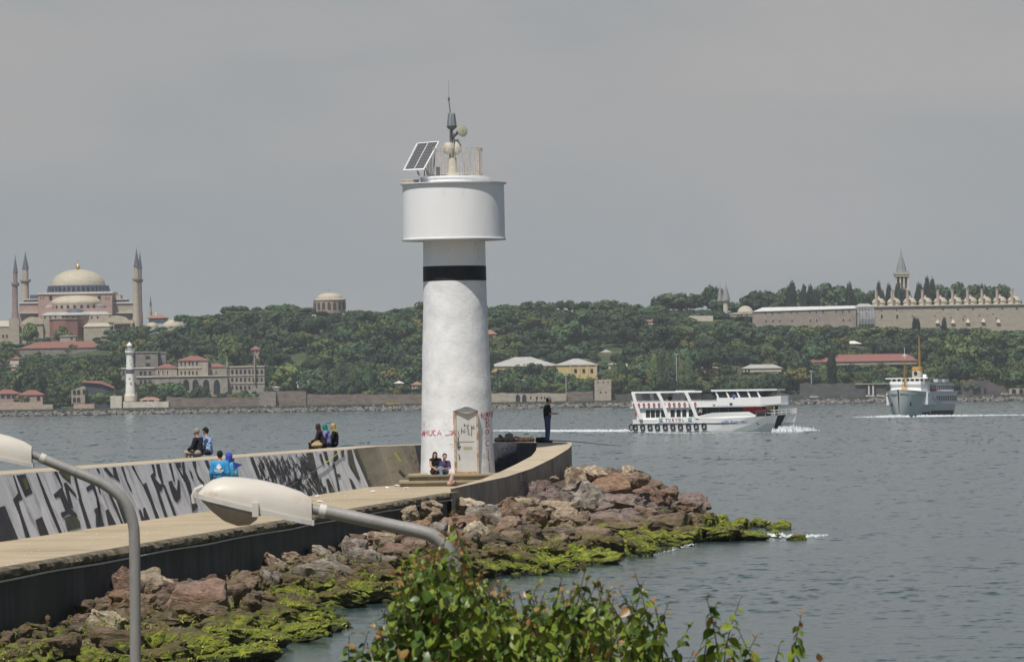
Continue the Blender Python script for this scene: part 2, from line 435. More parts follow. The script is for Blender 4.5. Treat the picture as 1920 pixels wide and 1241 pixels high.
A = [[(-15,765),(60,745),(95,830),(240,1190),(-15,1230)], [(160,350),(182,350),(290,660),(235,690),(275,830),(395,1165),(338,1175),(245,850),(165,665),(232,580)],
     [(205,352),(325,335),(420,580),(325,632)], [(455,930),(540,885),(640,1135),(525,1150)], [(458,318),(482,315),(600,600),(800,1095),(768,1105),(590,690)],
     [(690,300),(735,295),(815,500),(795,500)], [(690,600),(800,500),(835,600),(710,650)], [(770,620),(830,590),(905,770),(985,850),(1000,890),(880,850),(800,905),(780,835),(845,810)],
     [(820,455),(848,440),(975,590),(985,640),(880,530),(945,780),(895,770)], [(943,345),(975,345),(1050,640),(1022,665)], [(1010,655),(1045,640),(1175,1030),(1125,1040)],
     [(1110,510),(1195,450),(1228,500),(1130,565)], [(1188,500),(1225,490),(1345,1000),(1290,1010),(1215,790),(1295,765)], [(1238,258),(1270,255),(1295,325),(1275,325)],
     [(1328,250),(1378,245),(1379,312)], [(1253,470),(1270,470),(1302,572),(1285,592)]]
for q in A: gpoly(q, 0, 840, 6.895)
gpoly([(748,300),(905,300),(910,460),(805,375)], 0, 840, 6.895, olive_p)
gpoly([(830,330),(900,330),(905,430),(850,390)], 0, 840, 6.895, mossy_p, .012)
gpoly([(275,400),(330,390),(370,520),(330,545)], 0, 840, 6.895, mossy_p, .012)
gpoly([(830,900),(960,860),(1030,950),(1040,1030),(870,1070)], 0, 840, 6.895, olive_p, .004)
Bz = [[(98,285),(152,280),(272,430),(202,410)], [(232,270),(275,265),(347,492),(258,430)], [(353,258),(387,252),(450,470),(522,622),(500,622),(430,470)],
      [(503,242),(540,240),(600,380),(702,560),(830,790),(922,1018),(870,1025),(790,790),(680,540)], [(678,530),(728,500),(800,690),(862,870),(790,790)],
      [(793,218),(832,218),(870,390),(850,430),(925,520),(960,520),(900,380),(868,225),(915,215),(978,500),(955,620),(920,630),(1042,1000),(1000,1005),(860,570),(790,400),(835,350)],
      [(972,530),(1002,540),(1168,975),(1130,980)], [(1050,490),(1100,470),(1130,550),(1175,620),(1190,450),(1215,480),(1226,720),(1180,790),(1130,740),(1080,600)],
      [(1048,203),(1082,198),(1147,480),(1130,500)], [(1130,190),(1220,185),(1232,280),(1190,290)], [(1150,230),(1200,290),(1292,450),(1270,450)],
      [(1230,175),(1270,170),(1290,330),(1370,500),(1402,700),(1482,850),(1400,940),(1370,720),(1265,400)], [(1355,310),(1385,350),(1412,430),(1390,442)],
      [(1378,160),(1440,158),(1450,320),(1500,420),(1572,510),(1560,532),(1480,442)], [(1558,145),(1610,143),(1672,320),(1640,312)],
      [(-5,870),(40,860),(110,1135),(0,1150)], [(135,910),(175,880),(292,1105),(180,1120)], [(290,740),(320,760),(482,1000),(500,1070),(410,1090)],
      [(150,590),(182,600),(300,850),(392,1092),(365,1092)], [(682,870),(710,860),(782,1038),(700,1050)], [(618,890),(650,900),(702,1048),(660,1058)]]
for q in Bz: gpoly(q, 180, 840, 7.755)
Cz = [[(50,170),(85,168),(95,330),(60,330)], [(235,165),(262,160),(330,330),(350,420),(318,380)], [(930,115),(962,112),(1000,250),(985,262)], [(965,395),(990,390),(1057,528),(1000,530)], [(900,160),(920,150),(946,240),(930,252)],
      [(1038,110),(1062,108),(1082,200),(1050,235),(1030,230)], [(1065,345),(1095,345),(1107,375),(1075,378)], [(1100,105),(1130,103),(1136,180),(1115,192)],
      [(1185,380),(1210,400),(1262,502),(1225,508)], [(1030,240),(1046,240),(1100,500),(1085,520)]]
for q in Cz: gpoly(q, 420, 820, 5.053)
gpoly([(765,125),(830,118),(932,540),(900,548)], 420, 820, 5.053, olive_p)
gpoly([(1160,102),(1202,98),(1242,260),(1292,400),(1270,400),(1180,250)], 420, 820, 5.053, olive_p)
gpoly([(1215,88),(1440,60),(1500,458),(1375,474)], 420, 820, 5.053, olive_p)
for q in ([(1275,135),(1350,125),(1380,210),(1310,230)], [(1335,290),(1400,280),(1412,310),(1345,326)], [(1352,365),(1430,352),(1437,380),(1362,402)]): gpoly(q, 420, 820, 5.053, grey_p, .013)
gpoly([(1400,180),(1415,178),(1505,455),(1490,460)], 420, 820, 5.053, black_p, .014)
gpoly([(1000,480),(1020,470),(1040,520),(1010,525)], 420, 820, 5.053, mossy_p, .014)
# dense zebra ornament between the two words, joined: too fine to pick apart
zb = MB()
rz_ = random.Random(3)
zk = 0
for i in range(210):
    t0 = rz_.random(); u0 = rz_.random()
    xs = 262 + u0 * 560 + t0 * 150; ytop = 150 - (xs - 262) * .03 + t0 * 380
    ln = rz_.uniform(40, 150); wd = rz_.uniform(3, 10); pts = []
    for k in range(7):
        f_ = k / 6; pts.append((xs + f_ * ln * .34 + 9 * math.sin(f_ * 5 + i), ytop + f_ * ln))
    L_ = [(x - wd * math.sin(math.pi * (.08 + .9 * k / 6)), y) for k, (x, y) in enumerate(pts)]
    R_ = [(x + wd * math.sin(math.pi * (.08 + .9 * k / 6)), y) for k, (x, y) in enumerate(pts)]
    off = .006 + .0002 * (i % 40)
    w_ = [clampw(on_wall(420 + x / 5.053, 820 + y / 5.053, off), off) for x, y in L_ + R_]
    zb.add(w_, [(k, k + 1, 8 + k, 7 + k) for k in range(6)])
tag(zb.build('zebra_pattern', black_p, wall), kind='stuff')
pA, pB, pC = Vector((*ST[14][0], DECK)), Vector((*ST[16][0], DECK)), Vector((*ST[16][1], ST[16][3]))
nB = (pB - pA).cross(pC - pA).normalized()
if nB.y > 0: nB = -nB
def on_bare(px, py):
    d = W(px, py, 100) - CAM
    return CAM + d * ((pA - CAM).dot(nB) / d.dot(nB)) + nB * .12
# blue scribble inside the ring wall and small marks outside
blue_p = M('blue_spray_paint', (.05, .10, .24), None, .7, 3)
def ribbon(m_, pts, w_px, proj):
    w_ = []
    P2 = [Vector((x, y)) for x, y in pts]
    for i, p in enumerate(P2):
        t = (P2[min(i + 1, len(P2) - 1)] - P2[max(i - 1, 0)]).normalized(); n_ = Vector((-t.y, t.x)) * (w_px / 2)
        w_.append((p - n_, p + n_))
    vs_ = []
    for a, b_ in w_: vs_ += [proj(a.x, a.y), proj(b_.x, b_.y)]
    m_.add(vs_, [(2 * i, 2 * i + 1, 2 * i + 3, 2 * i + 2) for i in range(len(P2) - 1)])
def arcpts(cx, cy, rx, ry, a0, a1, n=9): return [(cx + rx * math.cos(math.radians(a0 + (a1 - a0) * i / n)), cy + ry * math.sin(math.radians(a0 + (a1 - a0) * i / n))) for i in range(n + 1)]
m_ = MB()
rr = random.Random(9)
for i in range(16):
    cx, cy = 938 + (i % 8) * 8, 843 + (i // 8) * 14 + rr.uniform(-3, 3)
    ribbon(m_, arcpts(cx, cy, rr.uniform(2, 5), rr.uniform(3, 6), rr.uniform(0, 360), rr.uniform(400, 600)), 1.1, lambda x, y: W(x, y, 215.55))
m_.build('blue_scribble', blue_p, ring)
m_ = MB()
def on_ramp_face(px, py):   # outer face between stations 5 and 6 (approx. plane)
    a, b_ = W(*out[5]), W(*out[4]); n_ = Vector((b_.y - a.y, a.x - b_.x, 0)).normalized()
    if n_.y > 0: n_ = -n_
    d = W(px, py, 100) - CAM; t = (a - CAM).dot(n_) / d.dot(n_)
    return CAM + d * t + n_ * .01
for pts in ([(932, 917), (936, 908), (939, 917)], [(942, 914), (943, 915)], [(975, 903), (983, 905), (985, 904)], [(979, 905), (976, 918)], [(984, 905), (981, 912)]): ribbon(m_, pts, 1.3, on_ramp_face)
m_.build('black_scrawl', black_p, ring)
m_ = MB(); ribbon(m_, [(735, 850), (739, 856), (743, 862), (747, 867)], 5, on_bare); m_.build('yellow_spray', M('yellow_spray', (.34, .32, .06), (.28, .25, .09), .9, 9), wall)
m_ = MB(); rr = random.Random(5)
for i in range(13): ribbon(m_, arcpts(759 + i * 2.2, 848 + rr.uniform(0, 20), rr.uniform(1.2, 2.6), rr.uniform(1.5, 3), rr.uniform(0, 360), rr.uniform(380, 560)), .7, on_bare)
o = m_.build('marker_scribble', M('brown_marker', (.10, .07, .07), None, .9), wall); o['kind'] = 'stuff'
# steps under the lighthouse
AX, AY = -2.07, 209.0
step_m = M('step_concrete', (.36, .30, .20), (.25, .21, .15), .9, 2, .4, bscale=10)
st_ = thing('lighthouse_steps', 'two low worn concrete steps around the foot of the tall white lighthouse', 'steps', (AX, AY, DECK))
def rounded(x0, x1, y0, y1, r, z0, z1, m_):
    pts = []
    for cx, cy, a in ((x1 - r, y0 + r, -90), (x1 - r, y1 - r, 0), (x0 + r, y1 - r, 90), (x0 + r, y0 + r, 180)):
        for k in range(5): pts.append((cx + r * math.cos(math.radians(a + k * 22.5)), cy + r * math.sin(math.radians(a + k * 22.5)), z0))
    m_.prism(pts, (0, 0, z1 - z0))
m_ = MB(); rounded(-4.15, .8, 205.4, 211.5, .25, DECK, 1.93, m_); rounded(-4.22, .85, 205.33, 211.5, .25, 1.93, 2.0, m_); m_.build('step', step_m, st_)
m_ = MB(); rounded(-3.85, .35, 206.4, 211.2, .25, 2.0, 2.15, m_); rounded(-3.9, .4, 206.33, 211.2, .25, 2.15, 2.22, m_); m_.build('step', step_m, st_)

# ================================================================ LIGHTHOUSE
def lime_material():
    m = M('white_limewash', (.80, .80, .80), (.68, .69, .70), .75, 1.3, .34, bscale=7, c3=(.60, .61, .63), s3=2.4, t3=(.52, .75), bdist=.045)
    return m
lime = lime_material()
white_p = M('white_painted_steel', (.80, .80, .80), (.755, .76, .77), .5, .7, .10, bscale=1.2, c3=(.56, .52, .45), s3=1.7, t3=(.60, .74), stretch=(1.4, 1.4, .45))
black_band = M('black_band_paint', (.012, .012, .016), (.02, .02, .025), .6, 3, .2)
lh = thing('lighthouse', 'tall white lighthouse with a wide drum head and black band at the pier end', 'lighthouse', (AX, AY, 2.2))
LP = [(2.22, 1.395), (2.6, 1.375), (3.2, 1.35), (4.2, 1.32), (5.4, 1.29), (6.6, 1.255), (8, 1.205), (9.39, 1.175), (9.94, 1.17), (10.95, 1.16)]
def lr(z):
    for (a, ra), (b_, rb) in zip(LP, LP[1:]):
        if z <= b_: return ra + (rb - ra) * max(0, (z - a)) / (b_ - a)
    return LP[-1][1]
def shaft(z0, z1, dr, nz, wob=0):
    prof = [(lr(z0 + (z1 - z0) * i / nz) + dr, z0 + (z1 - z0) * i / nz) for i in range(nz + 1)]
    m_ = MB(); m_.lathe(prof, (AX, AY), 96)
    if wob:
        for i, v in enumerate(m_.v):
            d = Vector((v[0] - AX, v[1] - AY, 0)); n_ = noise.fractal(Vector(v) * 1.6, 1, 2, 4) * wob
            m_.v[i] = (v[0] + d.x * n_, v[1] + d.y * n_, v[2])
    return m_
shaft(2.22, 9.39, 0, 70, .012).build('shaft', lime, lh, smooth=True)
m_ = shaft(9.39, 9.94, .008, 2); m_.build('band', black_band, lh, smooth=True)
shaft(9.94, 10.95, 0, 6, .003).build('upper_shaft', white_p, lh, smooth=True)
m_ = MB(); m_.lathe([(1.1, 10.93), (1.93, 10.90), (1.945, 10.95), (1.905, 10.965), (1.895, 13.0), (1.0, 13.0)], (AX, AY), 96)
m_.build('drum', white_p, lh, smooth=True)
m_ = MB(); m_.lathe([(1.0, 13.0), (1.99, 12.995), (1.995, 13.035), (1.0, 13.06), (.02, 13.06)], (AX, AY), 96); m_.build('cap_plate', white_p, lh, smooth=True)
cream = M('cream_weathered_paint', (.62, .59, .50), (.48, .43, .33), .7, 6, .3)
m_ = MB(); m_.lathe([(1.0, 13.06), (1.31, 13.07), (1.31, 13.2), (1.35, 13.21), (1.35, 13.27), (.02, 13.28)], (AX + .1, AY), 64); m_.build('upper_platform', white_p, lh, smooth=True)
m_ = MB(); m_.box(AX - 1.93, AX - 1.3, AY - .3, AY + .3, 13.065, 13.15); m_.box(AX - 1.94, AX - 1.27, AY - .32, AY + .32, 13.15, 13.185); m_.build('hatch', cream, lh)
# railing
rail_m = M('rusty_white_rail', (.62, .59, .54), (.42, .34, .26), .7, 12, .2)
RX = AX + .08
m_ = MB()
for z in (14.32, 13.36): m_.tube([(RX + 1.02 * math.cos(a), AY + 1.02 * math.sin(a), z) for a in np.linspace(0, 2 * math.pi, 49)], .016, 6)
m_.build('rail', rail_m, lh)
pm = MB(); pm.tube([(0, 0, 13.28), (0, 0, 14.32)], .009, 5)
pmesh = pm.mesh('baluster', rail_m)
for k in range(56):
    a = 2 * math.pi * k / 56
    place(pmesh, 'baluster', lh, (RX + 1.02 * math.cos(a) - AX, AY + 1.02 * math.sin(a) - AY, -2.2))
pp = MB(); pp.tube([(0, 0, 13.28), (0, 0, 14.36)], .022, 6); ppm = pp.mesh('rail_post', rail_m)
for k in range(8):
    a = 2 * math.pi * (k + .3) / 8
    place(ppm, 'rail_post', lh, (RX - AX + 1.035 * math.cos(a), 1.035 * math.sin(a), -2.2))
# pedestal + lantern stack
gal = M('galvanised_grey', (.20, .20, .20), (.12, .12, .12), .5, 5, .1, metal=.5)
QX = AX - .02
m_ = MB(); m_.lathe([(.26, 13.28), (.26, 13.36), (.18, 13.40), (.155, 13.95), (.15, 13.98), (.02, 13.99)], (QX, AY), 20)
m_.build('pedestal', cream, lh, smooth=True)
m_ = MB(); m_.lathe([(.07, 13.98), (.07, 14.15)], (QX, AY), 12, cap=True)
m_.lathe([(.02, 14.1), (.17, 14.16), (.20, 14.22), (.20, 14.42), (.14, 14.55), (.02, 14.56)], (QX - .12, AY - .05), 16)
m_.lathe([(.02, 14.1), (.16, 14.16), (.18, 14.22), (.18, 14.46), (.10, 14.6), (.02, 14.61)], (QX + .16, AY + .05), 16)
m_.build('battery_housing', cream, lh, smooth=True)
m_ = MB()
m_.tube([(QX, AY, 14.0), (QX, AY, 15.15)], .03, 8); m_.tube([(QX + .1, AY - .12, 13.9), (QX + .08, AY - .1, 14.9)], .02, 6); m_.tube([(QX - .1, AY + .12, 13.9), (QX - .05, AY + .1, 15.0)], .018, 6)
for z in (14.68, 14.76, 14.84, 14.92, 15.0): m_.lathe([(.02, z - .015), (.085, z - .01), (.085, z + .01), (.02, z + .015)], (QX - .02, AY), 14)
m_.box(QX - .02, QX + .26, AY - .05, AY + .05, 14.62, 14.66)
m_.lathe([(.02, 15.02), (.10, 15.04), (.19, 15.13), (.20, 15.16), (.02, 15.17)], (QX, AY), 18)
m_.build('lantern_mount', gal, lh)
glass = M('grey_lens_glass', (.30, .33, .34), (.22, .25, .26), .15, 9, .1, spec=.8)
m_ = MB(); m_.lathe([(.165, 15.17), (.17, 15.2), (.115, 15.62), (.03, 15.68)], (QX, AY), 16, cap=True); m_.build('lantern_lens', glass, lh, smooth=True)
m_ = MB()
for k in range(8):
    a = 2 * math.pi * k / 8; m_.tube([(QX + .175 * math.cos(a), AY + .175 * math.sin(a), 15.17), (QX + .12 * math.cos(a), AY + .12 * math.sin(a), 15.66)], .008, 4)
m_.build('lens_guard', gal, lh)
m_ = MB(); tp = W(841.5, 183, 209)
m_.tube([(QX - .04, AY, 15.15), (QX - .05, AY, 15.7), (tp.x, AY, tp.z - .12)], [.02, .02, .016], 6); m_.tube([(tp.x, AY, tp.z - .14), (tp.x, AY, tp.z)], .035, 6); m_.tube([(tp.x, AY, tp.z), (tp.x, AY, tp.z + .65)], .004, 4)
m_.build('antenna', gal, lh)
# fog horn
m_ = MB(); hc = W(867.5, 246, 208.5)
m_.lathe([(.06, -.36), (.07, -.3), (.10, -.2), (.10, -.1), (.14, -.06), (.20, -.02), (.215, 0)], (0, 0), 24)
m_.xf(Matrix.Translation(hc) @ Matrix.Rotation(math.radians(35), 4, 'Z') @ Matrix.Rotation(math.radians(84), 4, 'X')); hb = m_.build('horn_body', gal, lh, smooth=True)
m_ = MB(); m_.lathe([(.02, .025), (.15, .02), (.21, .0), (.215, -.03)], (0, 0), 24); m_.xf(Matrix.Translation(hc) @ Matrix.Rotation(math.radians(35), 4, 'Z') @ Matrix.Rotation(math.radians(84), 4, 'X'))
m_.build('horn_cover', M('pale_green_plastic', (.46, .47, .33), None, .5, 4), lh, smooth=True)
m_ = MB(); m_.tube([(QX, AY, 14.72), hc + Vector((-.12, .2, 0))], .05, 8); m_.build('horn_bracket', gal, lh)
# solar panel
sol = bpy.data.objects.new('solar_panel', None); link(sol, lh); ORG[sol.name] = ORG[lh.name]
TL, TR, BR, BL = W(783, 269, 208.7), W(823, 265.5, 208.55), W(794.5, 317, 207.9), W(757.5, 319, 208.05)
nn = (TR - TL).cross(BL - TL).normalized()
if nn.y > 0: nn = -nn
def sp3(u, v, o=0): return TL * (1 - u) * (1 - v) + TR * u * (1 - v) + BR * u * v + BL * (1 - u) * v + nn * o
pan_m = M('solar_backsheet', (.40, .42, .44), None, .4, 3)
cell_m = M('solar_cell_blue_black', (.006, .008, .018), (.010, .012, .026), .35, 6, spec=.25)
m_ = MB(); m_.hull8([sp3(0, 1, -.03), sp3(1, 1, -.03), sp3(1, 0, -.03), sp3(0, 0, -.03)], [sp3(0, 1), sp3(1, 1), sp3(1, 0), sp3(0, 0)]); m_.build('panel', pan_m, lh, label='pale framed panel of the solar array')
cells = bpy.data.objects['panel']
for ci in range(2):
    for c2 in range(4):
        for r_ in range(9):
            u0 = .045 + ci * .48 + c2 * .108; v0 = .03 + r_ * .105
            cu_, cv_, du, dv = u0 + .052, v0 + .05, .0535, .052
            pts = [sp3(cu_ + du * x, cv_ + dv * y, .004) for x, y in ((-.7, -1), (.7, -1), (1, -.7), (1, .7), (.7, 1), (-.7, 1), (-1, .7), (-1, -.7))]
            MB().prism(pts, nn * .004).build('solar_cell', cell_m, cells)
m_ = MB(); 
for e in (0, 1): m_.hull8([sp3(-.03, e - .0, -.05), sp3(1.03, e, -.05), sp3(1.03, e + .02, -.05), sp3(-.03, e + .02, -.05)][::1], [sp3(-.03, e, .02), sp3(1.03, e, .02), sp3(1.03, e + .02, .02), sp3(-.03, e + .02, .02)])
for e in (-.03, 1): m_.hull8([sp3(e, 0, -.05), sp3(e + .03, 0, -.05), sp3(e + .03, 1, -.05), sp3(e, 1, -.05)], [sp3(e, 0, .02), sp3(e + .03, 0, .02), sp3(e + .03, 1, .02), sp3(e, 1, .02)])
m_.build('panel_frame', white_p, lh)
bpy.data.objects.remove(sol)
m_ = MB()
for u in (.55, 1.0):
    m_.tube([sp3(u, .9, -.06), sp3(u, .9, -.06) * 1 + Vector((.05, .15, -.25))], .02, 6); m_.tube([sp3(u, .25, -.06), (sp3(u, .9).x + .28, 208.6, 13.3)], .018, 6); m_.tube([sp3(u, .92, -.06), (sp3(u, .9).x + .12, 208.1, 13.3)], .02, 6)
m_.tube([(AX - 1.0, 208.0, 13.33), (AX - .2, 208.2, 13.33)], .02, 6)
m_.build('panel_stand', gal, lh)
m_ = MB(); m_.box(AX - .62, AX - .44, AY - .9, AY - .75, 13.3, 13.62); m_.build('junction_box', gal, lh)
# door
def on_shaft(px, py, off=.012):
    d = W(px, py, 100) - CAM
    z = 5
    for _ in range(8):
        r = lr(z) + off; a = d.x ** 2 + d.y ** 2; b_ = -2 * (d.x * AX + d.y * AY); c = AX ** 2 + AY ** 2 - r * r
        disc = b_ * b_ - 4 * a * c
        if disc < 0: 
            t = -b_ / (2 * a)
        else: t = (-b_ - math.sqrt(disc)) / (2 * a)
        z = CAM.z + d.z * t
    return CAM + d * t
dc = on_shaft(875.5, 888, 0); ang = math.atan2(dc.x - AX, -(dc.y - AY))
DM = Matrix.Translation((AX, AY, 0)) @ Matrix.Rotation(ang, 4, 'Z')
dz0, dz1 = 2.30, W(875, 773, 207.7).z
door_m = M('off_white_door_paint', (.66, .65, .62), (.58, .57, .54), .6, 2, .1, c3=(.45, .36, .24), s3=2.2, t3=(.62, .8))
rust_m = M('rusty_door_frame', (.50, .40, .24), (.62, .60, .55), .8, 5, .4, c3=(.42, .17, .03), s3=4, t3=(.45, .6))
rust2 = M('orange_rust', (.50, .20, .04), (.62, .48, .28), .85, 9, .4)
yb = -1.40
m_ = MB(); m_.box(-.39, .39, yb, yb + .3, dz0, dz1); door = m_.xf(DM).build('door', door_m, lh)
m_ = MB()
for s in (-1, 1): m_.box(min(s * .395, s * .45), max(s * .395, s * .45), yb - .03, yb + .3, 2.22, dz1)
m_.box(-.45, .45, yb - .03, yb + .3, dz1 + .002, dz1 + .06)
m_.xf(DM).build('door_frame', rust_m, lh)
m_ = MB(); m_.box(-.39, .39, yb - .035, yb + .28, 2.222, dz0 - .003); m_.xf(DM).build('door_sill', rust2, lh)
m_ = MB(); m_.box(-.3, .3, yb - .008, yb, (dz0 + dz1) / 2 + .0, (dz0 + dz1) / 2 + .02); m_.xf(DM).build('door_seam', M('door_seam_grey', (.3, .29, .27), None, .8), door)  # raised grey strip marks the seam across the door
m_ = MB(); m_.prism([(-.46, yb - .06, dz1 + .06), (-.30, yb - .06, dz1 + .01), (.0, yb - .10, dz1 - .06), (.3, yb - .06, dz1 + .01), (.46, yb - .06, dz1 + .06), (.1, yb - .06, dz1 + .20), (-.05, yb - .06, dz1 + .21)], (0, .3, 0)); m_.xf(DM).build('door_hood', M('weathered_lead', (.25, .25, .24), (.18, .18, .17), .7, 4), lh)
m_ = MB(); m_.tube([(-.27, yb - .05, dz0 + 1.05), (-.33, yb - .05, dz0 + .95)], .015, 6); m_.box(-.36, -.30, yb - .04, yb, dz0 + .88, dz0 + 1.12); m_.xf(DM).build('door_handle', gal, door)
m_ = MB(); m_.box(-.12, .22, yb - .006, yb, dz0 + .82, dz0 + .93); m_.xf(DM).build('door_plate', M('faded_yellow_green_plate', (.45, .45, .27), None, .6), door)
m_ = MB(); m_.box(-.34, -.3, yb - .02, yb, dz0 + 1.15, dz0 + 1.3); m_.box(-.30, -.275, yb - .02, yb, dz0 + .45, dz0 + .62); m_.xf(DM).build('hinge', gal, door)
red_p = M('red_spray_paint', (.48, .05, .10), (.55, .10, .16), .7, 6)
dred_p = M('dark_red_spray_paint', (.38, .03, .07), (.45, .08, .12), .7, 6)
def strokes(name, lst, mat, ox=780, oy=740, sc=6.894, w=1.3, proj=on_shaft, parent=lh):
    m_ = MB()
    for pts in lst: ribbon(m_, [(ox + x / sc, oy + y / sc) for x, y in pts], w, proj)
    return m_.build(name, mat, parent)
strokes('red_word', [[(77, 525), (85, 490), (97, 465), (102, 522)], [(80, 500), (103, 497)], [(107, 522), (113, 466), (126, 503), (141, 462), (146, 522)],
        [(166, 455), (164, 490), (170, 520), (190, 526), (205, 510), (208, 450)], [(252, 464), (240, 456), (226, 470), (221, 495), (228, 518), (255, 524)],
        [(275, 524), (300, 450), (326, 524)], [(285, 500), (325, 494)]], red_p, w=1.25)
strokes('red_arrow', [[(375, 520), (400, 523), (430, 518), (497, 474)], [(425, 474), (500, 470), (480, 495), (455, 527)]], red_p, w=1.25)
strokes('faint_red_mark', [[(105, 345), (107, 405)], [(88, 360), (90, 395)]], M('faint_red_paint', (.6, .42, .44), None, .8), w=.9)
strokes('red_scrawl', [[(845, 235), (843, 275), (850, 290), (872, 280)], [(848, 260), (870, 255)], [(880, 285), (884, 235), (905, 285), (908, 230)], [(918, 285), (920, 230), (938, 232), (925, 260), (942, 287)],
        [(952, 225), (958, 275)], [(970, 212), (980, 240), (998, 205)], [(984, 238), (986, 290)]], dred_p, w=1.5)
strokes('red_letter', [[(868, 312), (905, 303)], [(905, 305), (907, 365), (905, 420)], [(905, 305), (935, 315), (938, 340), (908, 360), (945, 375), (948, 400), (905, 420)]], dred_p, w=1.4)
strokes('red_letter', [arcpts(920, 480, 19, 28, 0, 360, 14)], dred_p, w=1.4)
strokes('red_letter', [[(905, 545), (906, 572)]], dred_p, w=1.0)
strokes('red_letter', [[(942, 598), (925, 590), (906, 605), (903, 640), (918, 658), (945, 655)]], dred_p, w=1.4)
strokes('red_letter', [[(903, 708), (970, 704)], [(935, 706), (930, 780), (937, 830), (948, 862)]], dred_p, w=1.4)
strokes('red_letter', [[(944, 880), (953, 990)]], dred_p, w=1.2)
def on_door(px, py, off=.012):
    n_ = (DM.to_3x3() @ Vector((0, -1, 0))); a = DM @ Vector((0, yb, 3)); d = W(px, py, 100) - CAM
    return CAM + d * ((a - CAM).dot(n_) / d.dot(n_)) + n_ * off
strokes('black_scribble', [[(540, 462), (548, 500), (560, 532)], [(580, 470), (600, 462)], [(590, 430), (588, 500)], [(612, 455), (614, 490)], [(628, 440), (632, 470), (628, 490)], [(622, 375), (632, 400), (620, 408)], [(615, 395), (640, 385)],
        [(650, 400), (680, 385), (655, 430), (680, 440)], [(685, 450), (660, 470), (690, 490), (665, 505), (700, 515)], [(712, 395), (720, 450), (716, 530)], [(712, 430), (750, 400)], [(725, 430), (760, 435)], [(545, 760), (570, 825)], [(555, 690), (580, 665)]],
        M('black_marker', (.03, .03, .035), None, .7), w=1.0, proj=on_door, parent=door)
strokes('grey_smear', [[(430, 630), (445, 640), (460, 630), (485, 640)], [(455, 680), (480, 665)], [(860, 790), (880, 780), (905, 785), (912, 800)]], M('grey_smear_paint', (.5, .5, .5), None, .8), w=.8)
# rust bleeding at the foot of the shaft
m_ = MB(); ribbon(m_, [(792 + i * 5, 886.5 + .5 * math.sin(i)) for i in range(13)], 2.6, lambda x, y: on_shaft(x, y, .009)); m_.build('base_stain', M('ochre_stain', (.60, .50, .34), (.72, .66, .55), .85, 6), lh)
# ================================================================ ROCKS
WLp = [(400,1262),(430,1245),(535,1215),(600,1190),(650,1165),(640,1140),(700,1130),(770,1128),(880,1085),(1000,1080),(1150,1050),(1222,1036),(1300,1015),(1420,1010),(1515,1003)]
WL = sorted([(Wz(a, b_, 0).y, Wz(a, b_, 0).x) for a, b_ in WLp])
WL = [(90, -8.2), (100, -6.3)] + WL + [(WL[-1][0] + 7, 8.0), (232, 5.2), (240, 0)]
def interp(tab, y):
    if y <= tab[0][0]: return tab[0][1]
    for (a, p), (b_, q) in zip(tab, tab[1:]):
        if y <= b_: return p + (q - p) * (y - a) / (b_ - a + 1e-9)
    return tab[-1][1]
HC = [(90, .2), (104, .45), (115, .8), (124, 1.15), (134, .75), (150, .85), (165, 1.1), (178, 1.15), (190, 1.05), (198, 1.2), (202.5, 1.6), (206, 2.3), (211, 2.35), (218, 1.6), (226, .4), (234, -.4)]
XW = [(60, xedge(60)), (190, xedge(190))] + [(W(*q).y, W(*q).x) for q in reversed(out)] + [(218, 2.2), (230, 0)]
def Hm(x, y):
    xw, xo, hc = interp(XW, y), interp(WL, y), interp(HC, y)
    s = (x - xw) / max(.5, xo - xw)
    if s < 0: return hc
    k = 1.25 if y < 185 else 1.25 + min(1, (y - 185) / 18) * .9
    if y > 195: # low mossy tongue beyond the high boulders
        s2 = (x - xw) / 5.6
        return max(hc * (1 - min(1, s2) ** 2.6), .30 * (1 - s ** 3)) if s < 1 else -.6 * (s - 1) * 3
    return hc * (1 - min(s, 1) ** k) * .96 + .02 if s < 1 else -1.2 * (s - 1)
